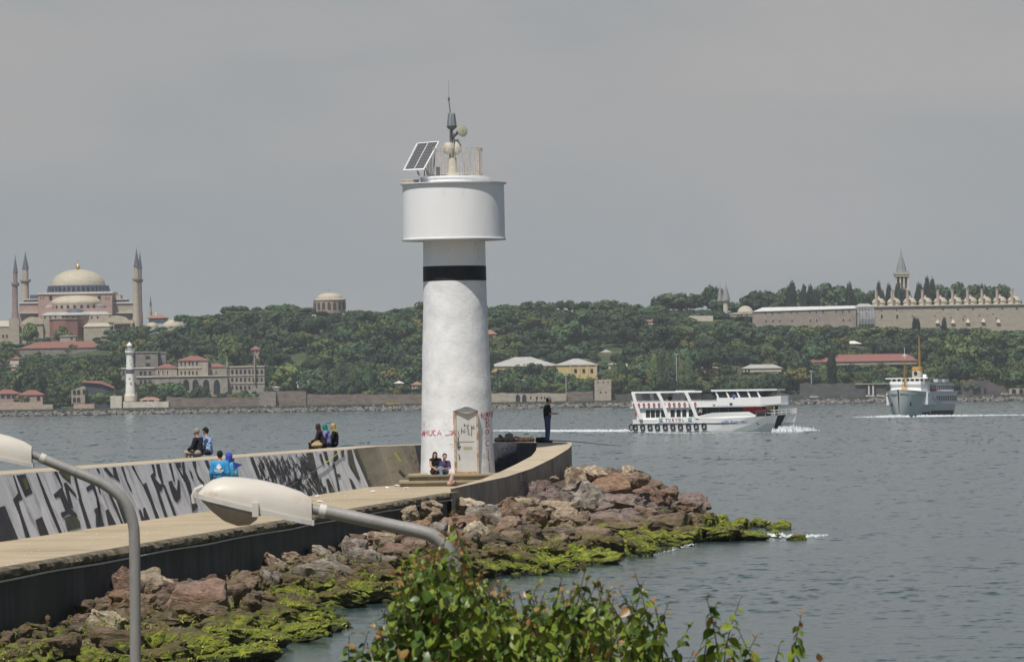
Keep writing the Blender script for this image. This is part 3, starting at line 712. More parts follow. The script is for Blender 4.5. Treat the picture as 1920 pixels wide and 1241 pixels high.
def rock_material():
    m = bpy.data.materials.new('boulder_rock'); m.use_nodes = True
    nt = m.node_tree; N = nt.nodes; L = nt.links; b = N['Principled BSDF']
    g = N.new('ShaderNodeNewGeometry'); oi = N.new('ShaderNodeObjectInfo'); tcn = N.new('ShaderNodeTexCoord')
    def mixc(f, a, b_, mode='MIX'):
        x = N.new('ShaderNodeMix'); x.data_type = 'RGBA'; x.blend_type = mode
        if isinstance(f, float): x.inputs[0].default_value = f
        else: L.new(f, x.inputs[0])
        for i, q in ((6, a), (7, b_)):
            if isinstance(q, tuple): x.inputs[i].default_value = (*q, 1)
            else: L.new(q, x.inputs[i])
        return x.outputs[2]
    def nz(scale, detail=8, rough=.65, src=None, dist=0):
        x = N.new('ShaderNodeTexNoise'); x.inputs['Scale'].default_value = scale; x.inputs['Detail'].default_value = detail; x.inputs['Roughness'].default_value = rough; x.inputs['Distortion'].default_value = dist
        L.new(src or g.outputs['Position'], x.inputs[0]); return x.outputs['Fac']
    def rng_(v, a, b_, c=0, d=1):
        x = N.new('ShaderNodeMapRange'); x.inputs[1].default_value = a; x.inputs[2].default_value = b_; x.inputs[3].default_value = c; x.inputs[4].default_value = d
        L.new(v, x.inputs[0]); return x.outputs[0]
    def math_(op, a, b_):
        x = N.new('ShaderNodeMath'); x.operation = op
        for i, q in enumerate((a, b_)):
            if isinstance(q, (int, float)): x.inputs[i].default_value = q
            else: L.new(q, x.inputs[i])
        return x.outputs[0]
    base = oi.outputs['Color']
    sh = N.new('ShaderNodeValToRGB'); sh.color_ramp.elements[0].position = .3; sh.color_ramp.elements[0].color = (.30, .28, .27, 1); sh.color_ramp.elements[1].position = .70; sh.color_ramp.elements[1].color = (1.7, 1.62, 1.52, 1)
    L.new(nz(4.6, 10, .75), sh.inputs[0])
    c = mixc(1.0, base, sh.outputs[0], 'MULTIPLY')
    c = mixc(rng_(nz(1.7, 8, .6, dist=.6), .54, .68), c, (.26, .16, .11))          # rust veins
    c = mixc(rng_(nz(5.5, 8, .7), .60, .74), c, (.45, .40, .33))                    # pale quartz
    st = N.new('ShaderNodeSeparateXYZ'); L.new(g.outputs['Position'], st.inputs[0])
    nsx = N.new('ShaderNodeSeparateXYZ'); L.new(g.outputs['Normal'], nsx.inputs[0])
    # weed and algae grow in the splash zone
    zz = math_('ADD', st.outputs['Z'], math_('MULTIPLY', math_('SUBTRACT', nz(1.6, 6, .65), .5), -1.75))
    amt = rng_(zz, .34, .52, 1, 0)
    amt = math_('MULTIPLY', amt, rng_(nsx.outputs['Z'], -.25, .25))
    brown = mixc(rng_(nz(.9, 4), .45, .6), (.10, .075, .03), (.16, .12, .035))
    c = mixc(rng_(zz, .55, .95, .75, 0), c, brown)
    al = N.new('ShaderNodeValToRGB'); e = al.color_ramp.elements
    e[0].position = .36; e[0].color = (.022, .040, .008, 1); e[1].position = .64; e[1].color = (.44, .42, .03, 1)
    e2 = al.color_ramp.elements.new(.5); e2.color = (.20, .25, .02, 1)
    L.new(nz(3.4, 10, .78), al.inputs[0])
    c = mixc(amt, c, al.outputs[0])
    wet = rng_(math_('ADD', st.outputs['Z'], math_('MULTIPLY', nz(3, 3), .12)), .10, .24, 1, 0)
    c = mixc(math_('MULTIPLY', wet, .8), c, (.018, .022, .010))
    L.new(c, b.inputs['Base Color'])
    b.inputs['Roughness'].default_value = .82
    L.new(rng_(wet, 0, 1, .85, .35), b.inputs['Roughness'])
    stre = N.new('ShaderNodeMapping'); stre.inputs['Scale'].default_value = (1, 1, 3.2); stre.inputs['Rotation'].default_value = (.5, .4, 0)
    L.new(tcn.outputs['Object'], stre.inputs[0])
    hb = math_('ADD', nz(4.2, 10, .7, stre.outputs[0]), math_('MULTIPLY', nz(22, 4, .6), .35))
    bp = N.new('ShaderNodeBump'); bp.inputs['Strength'].default_value = 1; bp.inputs['Distance'].default_value = .17
    L.new(hb, bp.inputs['Height']); L.new(bp.outputs[0], b.inputs['Normal'])
    return m
rock_m = rock_material()
def rock_mesh(seed, flat=1.0, sub=3, rough=.05, npts=15):
    r = random.Random(seed); bm = bmesh.new()
    for i in range(npts):
        v = Vector((r.gauss(0, 1), r.gauss(0, 1), r.gauss(0, 1))).normalized()
        k = r.uniform(.8, 1.0)
        v = Vector([math.copysign(abs(q) ** .72, q) for q in v]) * k * .5
        bm.verts.new((v.x, v.y, v.z * flat))
    res = bmesh.ops.convex_hull(bm, input=bm.verts)
    bmesh.ops.delete(bm, geom=[g_ for g_ in res['geom_interior'] if isinstance(g_, bmesh.types.BMVert)], context='VERTS')
    loose = [v for v in bm.verts if not v.link_faces]
    bmesh.ops.delete(bm, geom=loose, context='VERTS')
    bmesh.ops.dissolve_limit(bm, angle_limit=.3, verts=bm.verts, edges=bm.edges)
    bmesh.ops.bevel(bm, geom=list(bm.edges), offset=.022, segments=1, affect='EDGES', profile=.5)
    bmesh.ops.triangulate(bm, faces=bm.faces)
    for _ in range(sub):
        big = [e for e in bm.edges if e.calc_length() > .09]
        if not big: break
        bmesh.ops.subdivide_edges(bm, edges=big, cuts=1, use_grid_fill=False)
        bmesh.ops.triangulate(bm, faces=[f for f in bm.faces if len(f.verts) > 3])
    bm.normal_update(); sd = Vector((seed * 3.7, seed * 1.3, 5))
    for v in bm.verts:
        n1_ = noise.fractal(v.co * 2.6 + sd, .8, 2, 5)
        q = v.co * 5 + sd; cell = abs(noise.noise(q)) 
        v.co += v.normal * (n1_ * rough * 1.4 - cell * rough * .9)
    me = bpy.data.meshes.new('boulder'); bm.to_mesh(me); bm.free()
    me.materials.append(rock_m)
    me.polygons.foreach_set('use_smooth', [True] * len(me.polygons)); autosmooth(me, 28)
    # normalise to unit box
    co = np.empty(len(me.vertices) * 3); me.vertices.foreach_get('co', co); co = co.reshape(-1, 3)
    co = (co - (co.max(0) + co.min(0)) / 2) / (co.max(0) - co.min(0)); me.vertices.foreach_set('co', co.ravel()); me.update()
    return me
RM = [rock_mesh(i, sub=4, rough=.052 + .022 * (i % 3), npts=12 + i % 7) for i in range(16)]
RW = [rock_mesh(80 + i, sub=4, rough=.10, npts=24) for i in range(6)]
RS = [rock_mesh(40 + i, sub=2, rough=.05, npts=11 + i % 4) for i in range(6)]
TONE = dict(brown=(.27, .205, .155), tan=(.48, .40, .30), grey=(.34, .315, .28), red=(.27, .18, .14), purple=(.225, .18, .165), pale=(.56, .50, .38), rust=(.30, .20, .13), dark=(.10, .085, .075), moss=(.15, .13, .06))
# hero boulders traced from the photograph: px, py, w, h, tone, [D]
HERO = [(230,1085,44,62,'red'),(246,1128,84,58,'rust'),(196,1166,72,58,'pale'),(135,1186,48,40,'grey'),(98,1207,82,56,'brown'),(365,1117,120,64,'red'),(312,1165,92,48,'brown'),(218,1195,88,56,'brown'),(30,1226,80,40,'brown'),
 (342,1190,70,40,'purple'),(395,1145,70,34,'brown'),(460,1085,60,46,'brown'),(512,1048,40,34,'tan'),(552,1044,50,30,'tan'),(440,1110,60,40,'brown'),(505,1085,50,42,'grey'),(600,1072,130,64,'grey'),(540,1090,70,40,'moss'),(652,1090,54,50,'brown'),
 (480,1125,64,46,'brown'),(672,1024,58,62,'grey'),(692,1045,56,44,'grey'),(712,1068,50,44,'dark'),(560,1128,90,34,'moss'),(430,1160,110,40,'moss'),(370,1208,120,50,'moss'),(470,1195,130,44,'moss'),(590,1160,100,36,'moss'),(640,1118,90,34,'moss'),(700,1102,80,34,'moss'),(520,1148,80,30,'moss'),(450,1222,150,34,'moss'),(300,1228,110,40,'moss'),(560,1180,110,30,'moss'),
 (768,962,34,38,'tan'),(806,950,44,34,'tan'),(780,985,54,34,'rust'),(818,992,38,40,'grey'),(850,1000,40,24,'rust'),(872,975,70,30,'rust'),(874,944,74,32,'pale'),(905,965,60,54,'grey'),(893,995,54,50,'pale'),(940,955,44,40,'red'),(965,950,52,44,'brown'),(950,985,70,40,'brown'),(985,945,48,36,'tan'),
 (1008,922,38,52,'purple'),(1035,933,66,50,'purple'),(1046,950,60,34,'tan'),(1000,965,50,42,'brown'),(1060,965,48,38,'tan'),(1075,975,50,36,'brown'),(995,1000,60,40,'dark'),(935,1010,66,32,'dark'),(960,1005,40,30,'brown'),(1045,1000,90,34,'purple'),
 (1080,893,38,44,'tan'),(1112,884,52,30,'tan'),(1098,925,80,70,'grey'),(1140,905,90,50,'rust'),(1182,884,42,28,'pale'),(1188,902,58,44,'brown'),(1160,945,120,56,'purple'),(1210,925,60,42,'red'),(1130,975,130,50,'purple'),(1232,960,52,34,'dark'),
 (1286,941,84,46,'purple'),(1250,925,44,36,'brown'),(1215,965,60,40,'brown'),(1180,985,90,40,'purple'),(1250,975,74,40,'brown'),(1290,975,60,34,'brown'),(1110,1000,70,36,'brown'),
 (1310,975,60,34,'moss'),(1350,978,60,34,'moss'),(1385,985,50,34,'moss'),(1425,982,40,26,'moss'),(1460,986,52,28,'moss'),(1345,998,90,30,'moss'),(1400,1003,80,20,'moss'),(1494,1006,36,12,'moss'),(1280,1000,80,34,'moss'),(1230,1005,70,30,'moss'),(1185,1015,70,34,'moss'),(1200,1028,60,40,'moss'),(1140,1018,66,34,'moss'),(1088,1030,76,44,'moss'),(1120,1045,90,30,'moss'),(1030,1030,80,36,'moss'),(980,1048,110,46,'moss'),(925,1040,70,34,'moss'),(900,1062,70,30,'moss'),(1040,1056,80,30,'moss'),(870,1038,60,34,'moss'),
 (780,1022,60,36,'brown'),(815,1030,50,30,'dark'),(745,1040,60,34,'brown'),(850,1050,70,34,'moss'),(790,1058,70,34,'moss'),(740,1080,80,34,'moss'),(760,1108,90,34,'moss'),(830,1080,60,26,'moss'),(720,1008,40,34,'tan'),(742,985,38,30,'brown')]
def ray_mound(px, py):
    d = W(px, py, 100) - CAM
    for k in range(1, 1300):
        y = 98 + k * .1; t = y / d.y; p = CAM + d * t
        if p.x < interp(XW, y) + .3 or (p.z <= Hm(p.x, y) + .12): return p
        if p.z < .05: return p
    return p
def zone(px, py):
    if px < 420: return 'by the pier side, lower left'
    if px < 770: return 'below the pier side middle'
    if px < 930: return 'at the pier corner'
    if px < 1075: return 'under the curved wall'
    if px < 1330 and py < 985: return 'in the high heap'
    if px >= 1290: return 'on the low tongue'
    return 'along the heap waterline'
TW = dict(brown='brown', tan='tan', grey='grey', red='reddish', purple='purplish brown', pale='pale cream', rust='rust streaked', dark='dark shadowed', moss='green weed covered')  # dark: a low, even base colour for the whole boulder
ORD = ['leftmost', 'second from the left', 'third from the left', 'fourth from the left', 'fifth from the left', 'sixth from the left', 'seventh from the left', 'eighth from the left', 'ninth from the left', 'tenth from the left', 'eleventh from the left', 'twelfth from the left', 'thirteenth from the left', 'fourteenth from the left', 'fifteenth from the left', 'sixteenth from the left', 'seventeenth from the left', 'eighteenth from the left']
hz = {}
for h in HERO: hz.setdefault((h[4], zone(h[0], h[1])), []).append(h)
def hero_label(h):
    k = (h[4], zone(h[0], h[1])); L_ = sorted(hz[k], key=lambda q: (q[0], q[1])); i = L_.index(h)
    s = f"{TW[h[4]]} boulder {k[1]}"
    if len(L_) == 1: return s
    if i == len(L_) - 1: return s + ', rightmost one'
    return s + ', ' + ORD[i]
rr = random.Random(12)
HP = []
for i, h in enumerate(HERO):
    px, py, w, hh, tone = h[:5]
    p = ray_mound(px, py + hh * .10)
    s = p.y / F; w, hh = w * 1.12, hh * 1.12
    me = RM[(i * 5 + 3) % 16] if tone != 'moss' else RW[i % 6]
    dz = hh * s * 1.12
    if tone == 'moss': dz *= 1.05
    dy = w * s * rr.uniform(.8, 1.1)
    o = place(me, 'boulder', None, (p.x, p.y + dy * .12, p.z - dz * .10), (rr.uniform(-.16, .16), rr.uniform(-.16, .16), rr.choice([0, math.pi, math.pi, 0]) + rr.uniform(-.35, .35)), (w * s, dy, dz))
    tag(o, hero_label(h), 'rock', 'large boulders piled beside the pier')
    c = TONE[tone]; k = rr.uniform(.88, 1.12); o.color = (c[0] * k, c[1] * k, c[2] * k, 1)
    HP.append((p.x, p.y, max(w, hh) * s / 2))
# medium rocks wedged between, one label per stretch of the heap
def small_rock(x, y, s, me, flat=.7):
    z = Hm(x, y)
    o = place(me, 'wedged_rock', None, (x, y, z - s * .12), (rr.uniform(-.4, .4), rr.uniform(-.4, .4), rr.uniform(0, 6.28)), (s * rr.uniform(.8, 1.3), s * rr.uniform(.8, 1.3), s * flat * rr.uniform(.7, 1.2)))
    px, py = pix((x, y, z)); zn = zone(px, py)
    low = z < .38
    tone = 'moss' if low else rr.choice(['brown', 'brown', 'tan', 'grey', 'red', 'purple', 'rust', 'tan'])
    c = TONE[tone]; k = rr.uniform(.8, 1.2); o.color = (c[0] * k, c[1] * k, c[2] * k, 1)
    tag(o, ('small green weed covered rock wedged ' if low else 'small broken brown rock wedged ') + zn, 'rock', ('small weedy rocks ' if low else 'small broken rocks ') + zn)
n_small = 0
cnt = 0
while n_small < 205 and cnt < 5000:
    cnt += 1
    y = rr.uniform(102, 212); xw, xo = interp(XW, y), interp(WL, y)
    if rr.random() > (xo - xw) / 9 + .25: continue
    x = xw + .25 + (xo - xw - .1) * rr.random()
    s = rr.uniform(.30, .85)
    if any((x - a) ** 2 + (y - b_) ** 2 < (r_ * .55) ** 2 for a, b_, r_ in HP): continue
    small_rock(x, y, s, RM[rr.randrange(16)]); n_small += 1
# rubble bed under the boulders and joined fine rubble and weed on it
mb = MB(); P = []
for y in np.arange(92, 232, .8):
    xw, xo = interp(XW, y), interp(WL, y); row = []
    for j in range(26):
        x = xw - .3 + (xo + 1.2 - xw + .3) * j / 25
        z = Hm(x, y) - .42 + .22 * noise.fractal(Vector((x * 1.1, y * 1.1, 0)), 1, 2, 4) - (.9 if j in (0,) else 0)
        row.append((x, y, z))
    P.append(row)
mb.grid(P); bed = mb.build('rubble_bed', rock_m, None, smooth=True); tag(bed, kind='structure'); bed.color = (.12, .09, .07, 1)
# fine rubble : joined
def joined_rocks(name, n, sz, region, label, color, sd=3):
    r2 = np.random.RandomState(sd); src = RS; V = []; Fc = []; base = 0
    for k in range(n):
        me = src[k % len(src)]
        co = np.empty(len(me.vertices) * 3); me.vertices.foreach_get('co', co); co = co.reshape(-1, 3)
        tri = np.empty(len(me.polygons) * 3, np.int32)
        me.polygons.foreach_get('vertices', tri)
        x, y, z, s = region(r2)
        a = r2.uniform(0, 6.28); R_ = np.array(Euler((r2.uniform(-.5, .5), r2.uniform(-.5, .5), a)).to_matrix())
        co = (co * np.array([s * r2.uniform(.7, 1.4), s * r2.uniform(.7, 1.4), s * r2.uniform(.5, .9)])) @ R_.T + np.array([x, y, z])
        V.append(co); Fc.append(tri.reshape(-1, 3) + base); base += len(co)
    V = np.concatenate(V); Fc = np.concatenate(Fc)
    me = bpy.data.meshes.new(name); me.vertices.add(len(V)); me.vertices.foreach_set('co', V.astype(np.float32).ravel())
    me.loops.add(Fc.size); me.loops.foreach_set('vertex_index', Fc.astype(np.int32).ravel())
    me.polygons.add(len(Fc)); me.polygons.foreach_set('loop_start', np.arange(0, Fc.size, 3, dtype=np.int32)); me.polygons.foreach_set('loop_total', np.full(len(Fc), 3, np.int32))
    me.update(calc_edges=True); me.materials.append(rock_m)
    o = bpy.data.objects.new(name, me); link(o); o.color = (*color, 1); tag(o, label, name.replace('_', ' '), kind='stuff')
    return o
def reg(r2):
    y = r2.uniform(98, 224); xw, xo = interp(XW, y), interp(WL, y); x = xw + .1 + (xo - xw) * r2.rand()
    return x, y, Hm(x, y) - .10, r2.uniform(.12, .42)
joined_rocks('rubble', 1500, 0, reg, 'loose small rubble filling the gaps between the boulders beside the pier', (.2, .15, .115))
# weed fringe : drooping strands at the waterline
weed_m = M('green_sea_weed', (.32, .33, .03), (.055, .095, .012), .6, 2.6, 0, spec=.4, lo=.36, hi=.62)
V = []; Fc = []
r2 = random.Random(21)
bpy.context.view_layer.update()
weedy = [o for o in C.objects if o.name.startswith(('boulder', 'wedged_rock')) and o.location.z < .75]
for o in weedy:
    me = o.data; mw = o.matrix_world; nm = mw.to_3x3().inverted().transposed(); n_ = int(170 * o.scale.x * o.scale.y) + 30
    np_ = len(me.polygons)
    for _ in range(n_):
        pl = me.polygons[r2.randrange(np_)]; c = mw @ pl.center; nn_ = (nm @ pl.normal).normalized()
        if c.z > .62 + .5 * noise.noise(c * .8) or c.z < -.03 or nn_.z < -.3: continue
        if noise.noise(c * 1.3 + Vector((7, 0, 0))) < -.22: continue
        dn = Vector((0, 0, -1)) + Vector((r2.gauss(0, .5), r2.gauss(-.25, .5), 0)); dn -= nn_ * dn.dot(nn_)
        if dn.length < .05: continue
        dn.normalize(); sd_ = dn.cross(nn_); ln = r2.uniform(.05, .17); w_ = r2.uniform(.006, .016); p0 = c - dn * ln * .4 + nn_ * .004
        p1 = p0 + dn * ln * .5 + nn_ * r2.uniform(.015, .05); p2 = p0 + dn * ln + nn_ * .004
        b_ = len(V); V += [p0 - sd_ * w_, p0 + sd_ * w_, p1 + sd_ * w_, p1 - sd_ * w_, p2]
        Fc += [(b_, b_ + 1, b_ + 2, b_ + 3), (b_ + 3, b_ + 2, b_ + 4)]
me = bpy.data.meshes.new('sea_weed'); me.from_pydata([tuple(v) for v in V], [], Fc); me.materials.append(weed_m)
o = bpy.data.objects.new('sea_weed', me); link(o); tag(o, 'bright yellow green sea weed hanging over the rocks at the waterline', 'seaweed', kind='stuff')
# foam against the tip of the tongue
foam_m = M('sea_foam', (.70, .73, .73), (.36, .42, .44), .7, 5, .5)
def foam(name, pts, w0, w1, label, n=260, hgt=.08, sd=1):
    """little foam flecks strewn along a polyline on the water; pts = [(x,y)]"""
    r = random.Random(sd); m_ = MB()
    L_ = [Vector((a, b_)) for a, b_ in pts]; seg = [(q - p).length for p, q in zip(L_, L_[1:])]; tot = sum(seg)
    for k in range(n):
        t = r.random() ** 1.3; d = t * tot; i = 0
        while i < len(seg) - 1 and d > seg[i]: d -= seg[i]; i += 1
        p = L_[i] + (L_[i + 1] - L_[i]) * (d / seg[i]); w_ = w0 + (w1 - w0) * t
        x, y = p.x + r.gauss(0, w_), p.y + r.gauss(0, w_)
        s = r.uniform(.25, 1) * (w0 * .55) * (1 - .55 * t)
        h_ = hgt * r.uniform(.3, 1) * (1 - .7 * t)
        m_.add([(x + s * math.cos(a) * r.uniform(.6, 1.3), y + s * math.sin(a) * r.uniform(.6, 1.3), .02) for a in np.linspace(0, 5.3, 6)] + [(x, y, .03 + h_)], [(j, (j + 1) % 6, 6) for j in range(6)])
    o = m_.build(name, foam_m); tag(o, label, 'foam', kind='stuff'); return o
p = Wz(1440, 1002, 0); q = Wz(1500, 1008, 0); q2 = Wz(1545, 1003, 0)
foam('foam', [(p.x, p.y - 1), (q.x, q.y), (q2.x, q2.y)], .26, .25, 'white foam breaking over the low end of the rocky tongue', 150, .10)
p = Wz(1300, 1021, 0); q = Wz(1225, 1042, 0)
foam('foam', [(p.x, p.y), (q.x, q.y)], .09, .09, 'thin white foam line along the weedy waterline of the heap', 60, .02, 2)
# ================================================================ FAR SHORE
DS = 2625.0
RG = [(-600, 655), (0, 655), (150, 650), (300, 625), (340, 612), (450, 602), (620, 600), (800, 602), (1000, 596), (1200, 598), (1300, 597), (1390, 603), (1420, 612), (1600, 612), (1920, 612), (2600, 620)]
def Tz(x, D):
    px = PX + x * F / D
    zr = W(px, interp(RG, px), 3100).z
    t = min(1, max(0, (D - 2665) / 435.0))
    return 2.6 + (zr - 2.6) * (t ** 1.5) + (2.5 * noise.noise(Vector((x * .02, D * .02, 0))) if t > 0 else 0) * min(1, t * 3)
turf = M('wooded_ground', (.030, .050, .018), (.07, .085, .03), .95, .06, .6, bscale=.5, c3=(.16, .135, .08), s3=.03, t3=(.60, .72), bdist=1.0)
mb = MB(); P = []
for D in [2624.9, 2625.2, 2640, 2655, 2665, 2690, 2720, 2750, 2790, 2830, 2870, 2910, 2950, 3000, 3050, 3100, 3160, 3300, 3540]:
    row = []
    for j in range(121):
        x = -1300 + 2600 * j / 120
        row.append((x, D, -3 if D < 2625 else Tz(x, D)))
    P.append(row)
mb.grid(P); tag(mb.build('hillside', turf, None, smooth=False), kind='structure')
# ---- helpers in the far view
def fbox(m_, a, b_, t, u, D, dep=10):
    pm_, qm = (a + b_) / 2, (t + u) / 2
    x0, x1 = W(a, qm, D).x, W(b_, qm, D).x; z1, z0 = W(pm_, t, D).z, W(pm_, u, D).z
    m_.box(x0, x1, D, D + dep, z0, z1); return x0, x1, z0, z1
def hip(m_, a, b_, t, u, D, dep=10, ins=None, over=.4, gable=False):
    pm_ = (a + b_) / 2; x0, x1 = W(a, (t + u) / 2, D).x - over, W(b_, (t + u) / 2, D).x + over
    z1, z0 = W(pm_, t, D).z, W(pm_, u, D).z; y0, y1 = D - over, D + dep + over; ym = (y0 + y1) / 2
    i = min((x1 - x0) / 2 * .98, dep / 2) if ins is None else ins
    if gable: i = 0
    b4 = [(x0, y0, z0), (x1, y0, z0), (x1, y1, z0), (x0, y1, z0)]
    m_.add(b4 + [(x0 + i, ym, z1), (x1 - i, ym, z1), (x0, y0, z0 - .25), (x1, y0, z0 - .25), (x1, y1, z0 - .25), (x0, y1, z0 - .25)],
           [(0, 1, 5, 4), (1, 2, 5), (2, 3, 4, 5), (3, 0, 4), (6, 7, 1, 0), (7, 8, 2, 1), (8, 9, 3, 2), (9, 6, 0, 3), (9, 8, 7, 6)])
glassd = M('dark_window_glass', (.018, .022, .028), (.03, .035, .04), .3, 1)
stonegrey = M('grey_stone_wall', (.28, .25, .22), (.20, .18, .165), .95, .35, .4, bscale=2, stretch=(1, 1, 2.4), c3=(.13, .11, .10), s3=.5, t3=(.5, .72), bdist=.3)
seawall_m = M('old_sea_wall_stone', (.25, .20, .165), (.17, .14, .12), .95, .30, .6, bscale=1.6, stretch=(1, 1, 3.2), c3=(.10, .085, .075), s3=.35, t3=(.48, .70), bdist=.4)
beige = M('beige_stone', (.42, .37, .29), (.33, .285, .23), .95, .3, .3, bscale=2, stretch=(1, 1, 2), c3=(.22, .19, .16), s3=.4, t3=(.55, .75), bdist=.2)
creamw = M('cream_plaster', (.60, .54, .44), (.50, .45, .36), .9, .4)
whitew = M('white_plaster', (.72, .70, .64), (.60, .58, .53), .9, .5, c3=(.42, .40, .36), s3=.6, t3=(.58, .75))
pinkw = M('pink_plaster', (.42, .29, .25), (.36, .25, .215), .9, .2, c3=(.30, .24, .21), s3=.3, t3=(.5, .7))
redw = M('brick_red_plaster', (.30, .135, .11), (.25, .12, .10), .9, .2)
yell = M('yellow_plaster', (.62, .47, .20), (.52, .40, .18), .9, .4)
tile = M('red_tile_roof', (.25, .105, .085), (.195, .088, .072), .9, .6, .5, bscale=2.5, stretch=(2.5, 1, 1))
tileb = M('brown_tile_roof', (.34, .17, .11), (.26, .13, .095), .9, .6, .4, bscale=2.5)
lead = M('grey_lead_roof', (.40, .395, .37), (.33, .325, .305), .7, .25)
leadp = M('pale_lead_dome', (.47, .42, .31), (.40, .36, .27), .7, .2, c3=(.33, .30, .24), s3=.5, t3=(.5, .7))
slate = M('slate_lead_cone', (.11, .115, .14), (.08, .085, .105), .7, .5)
drum_m = M('blue_grey_drum_lead', (.085, .10, .14), (.055, .065, .09), .6, .4)
gold = M('gold_finial', (.85, .60, .12), None, .3, 2, metal=.9)
def unit_box(name, mat):
    return MB().box(-.5, .5, -.5, .5, -.5, .5).mesh(name, mat)
def arch_mesh(name, mat, n=8):
    pts = [(-.5, 0, -.5), (.5, 0, -.5), (.5, 0, .1)] + [(.5 * math.cos(math.pi * k / n), 0, .1 + .4 * math.sin(math.pi * k / n)) for k in range(1, n)] + [(-.5, 0, .1)]
    return MB().prism([(x, -.5, z) for x, _, z in pts], (0, 1, 0)).mesh(name, mat)
WBOX, WARCH = unit_box('window', glassd), arch_mesh('window', glassd)
SBOX = unit_box('window_surround', creamw)
def win(parent, px, py, w, h, D, arch=False, sur=False, name='window'):
    p = W(px, py, D) - ORG[parent.name]; s = D / F
    o = place(WARCH if arch else WBOX, name, parent, (p.x, p.y - .06, p.z), scale=(w * s, .3, h * s))
    if sur: 
        place(SBOX, 'window_surround', parent, (p.x, p.y + .02, p.z), scale=((w + 1.6) * s, .36, (h + 1.6) * s)); o.location.y -= .1
def wins(parent, xs, py, w, h, D, arch=False, sur=False):
    for x in xs: win(parent, x, py, w, h, D, arch, sur)
def building(name, label, cat, px, py, D, group=None):
    p = W(px, py, D); return thing(name, label, cat, (p.x, p.y, p.z), group=group)
def cyl(m_, px, t, u, r0, r1, D, n=24, cap=True, steps=None):   # vertical cylinder, radii px
    a, b_ = W(px, t, D), W(px, u, D); s = D / F; r = r0 * s
    m_.lathe([(r1 * s, b_.z), (r0 * s, a.z)], (b_.x, D + max(r0, r1) * s), n, cap=cap)
def lathepx(m_, px, prof, D, n=32, back=None):   # prof: [(r_px, py)] bottom to top
    s = D / F; c = W(px, prof[0][1], D); rm = max(r for r, _ in prof) * s if back is None else back
    m_.lathe([(r * s, W(px, y, D).z) for r, y in prof], (c.x, D + rm), n)
def minaret(px, tip, cone_b, bal_t, bal_b, base, rs, ru, D, label, mat, cone=None):
    t = building('minaret', label, 'minaret', px, base, D); s = D / F
    bx = rs * s * 1.9
    m_ = MB(); lathepx(m_, px, [(rs * 1.25, base), (rs * 1.2, base - 22), (rs, base - 30), (rs * .95, bal_b), (.02, bal_b)], D, 14, bx); m_.build('shaft', mat, t, smooth=True)
    m_ = MB(); lathepx(m_, px, [(rs * .95, bal_b), (rs * 1.35, bal_b - 3), (rs * 1.4, bal_t), (rs * 1.3, bal_t), (rs * 1.3, bal_t + 1.5), (.02, bal_t + 1.5)], D, 14, bx); m_.build('balcony', mat, t)
    m_ = MB(); lathepx(m_, px, [(ru, bal_t + 1.5), (ru, cone_b), (.02, cone_b)], D, 14, bx); m_.build('upper_shaft', mat, t, smooth=True)
    m_ = MB(); lathepx(m_, px, [(ru * 1.18, cone_b + .5), (ru * 1.1, cone_b - 1), (ru * .55, (cone_b + tip) / 2), (.12, tip), (.02, tip - .1)], D, 14, bx); m_.build('cone', cone or slate, t, smooth=True)
    m_ = MB(); lathepx(m_, px, [(.28, tip), (.5, tip - 1), (.12, tip - 2), (.3, tip - 3), (.05, tip - 5)], D, 6, bx); m_.build('finial', gold, t)
    return t
# ---------------------------------------------------------------- domed basilica
DH = 3200
t = building('domed_basilica', 'huge pink domed basilica with gold finial between slim minarets on the hilltop at left', 'basilica', 142, 640, DH)
m_ = MB(); fbox(m_, 72, 211, 551, 650, DH, 38); m_.build('wall', pinkw, t)
m_ = MB(); fbox(m_, 70.5, 212, 547.5, 551, DH - .6, 39); m_.build('cornice', M('white_cornice', (.62, .60, .56), None, .9), t)
m_ = MB(); lathepx(m_, 142, [(57, 547.5), (57, 536), (52, 534), (.02, 534)], DH, 80, 20); m_.build('drum', drum_m, t, smooth=True)
prof = [(51.5, 534)] + [(51 * math.cos(math.radians(a)) ** .9, 534 - 30 * math.sin(math.radians(a)) ** 1.05) for a in range(5, 90, 5)] + [(.02, 503.6)]
m_ = MB(); lathepx(m_, 141.5, prof, DH, 80, 20); m_.build('dome', leadp, t, smooth=True)
c = W(142, 541, DH); s = DH / F
rb = MB().hull8([(-1.6, -.5, 0), (1.0, -.5, 0), (1.0, .5, 0), (-1.6, .5, 0)], [(-1.6, -.5, 2.9), (.1, -.5, 3.9), (.1, .5, 3.9), (-1.6, .5, 2.9)]).mesh('drum_rib', drum_m)
wb = arch_mesh('drum_window', glassd)
for k in range(40):
    a = 2 * math.pi * k / 40; r = 57 * s
    if math.sin(a) > .3: continue
    z = W(142, 547.3, DH).z
    place(rb, 'drum_rib', t, (c.x + r * math.cos(a) - ORG[t.name].x, 20 + r * math.sin(a) , z - ORG[t.name].z), (0, 0, a), label=None)
    a2 = a + math.pi / 40
    place(wb, 'drum_window', t, (c.x + (r + .02) * math.cos(a2) - ORG[t.name].x, 20 + (r + .02) * math.sin(a2), z + 1.9 - ORG[t.name].z), (0, 0, a2 - math.pi / 2), (.95, .3, 2.4))
m_ = MB(); lathepx(m_, 141, [(1.2, 503.6), (4.4, 502), (4.2, 498.5), (1.6, 496), (.7, 494), (1.6, 491.5), (.6, 489.5), (1.0, 487.5), (.05, 484)], DH, 14, 20); m_.build('finial', gold, t, smooth=True)
wins(t, [95, 186], 558.5, 5.5, 7.5, DH); wins(t, [76, 81, 199, 204], 559, 1.6, 3.2, DH)
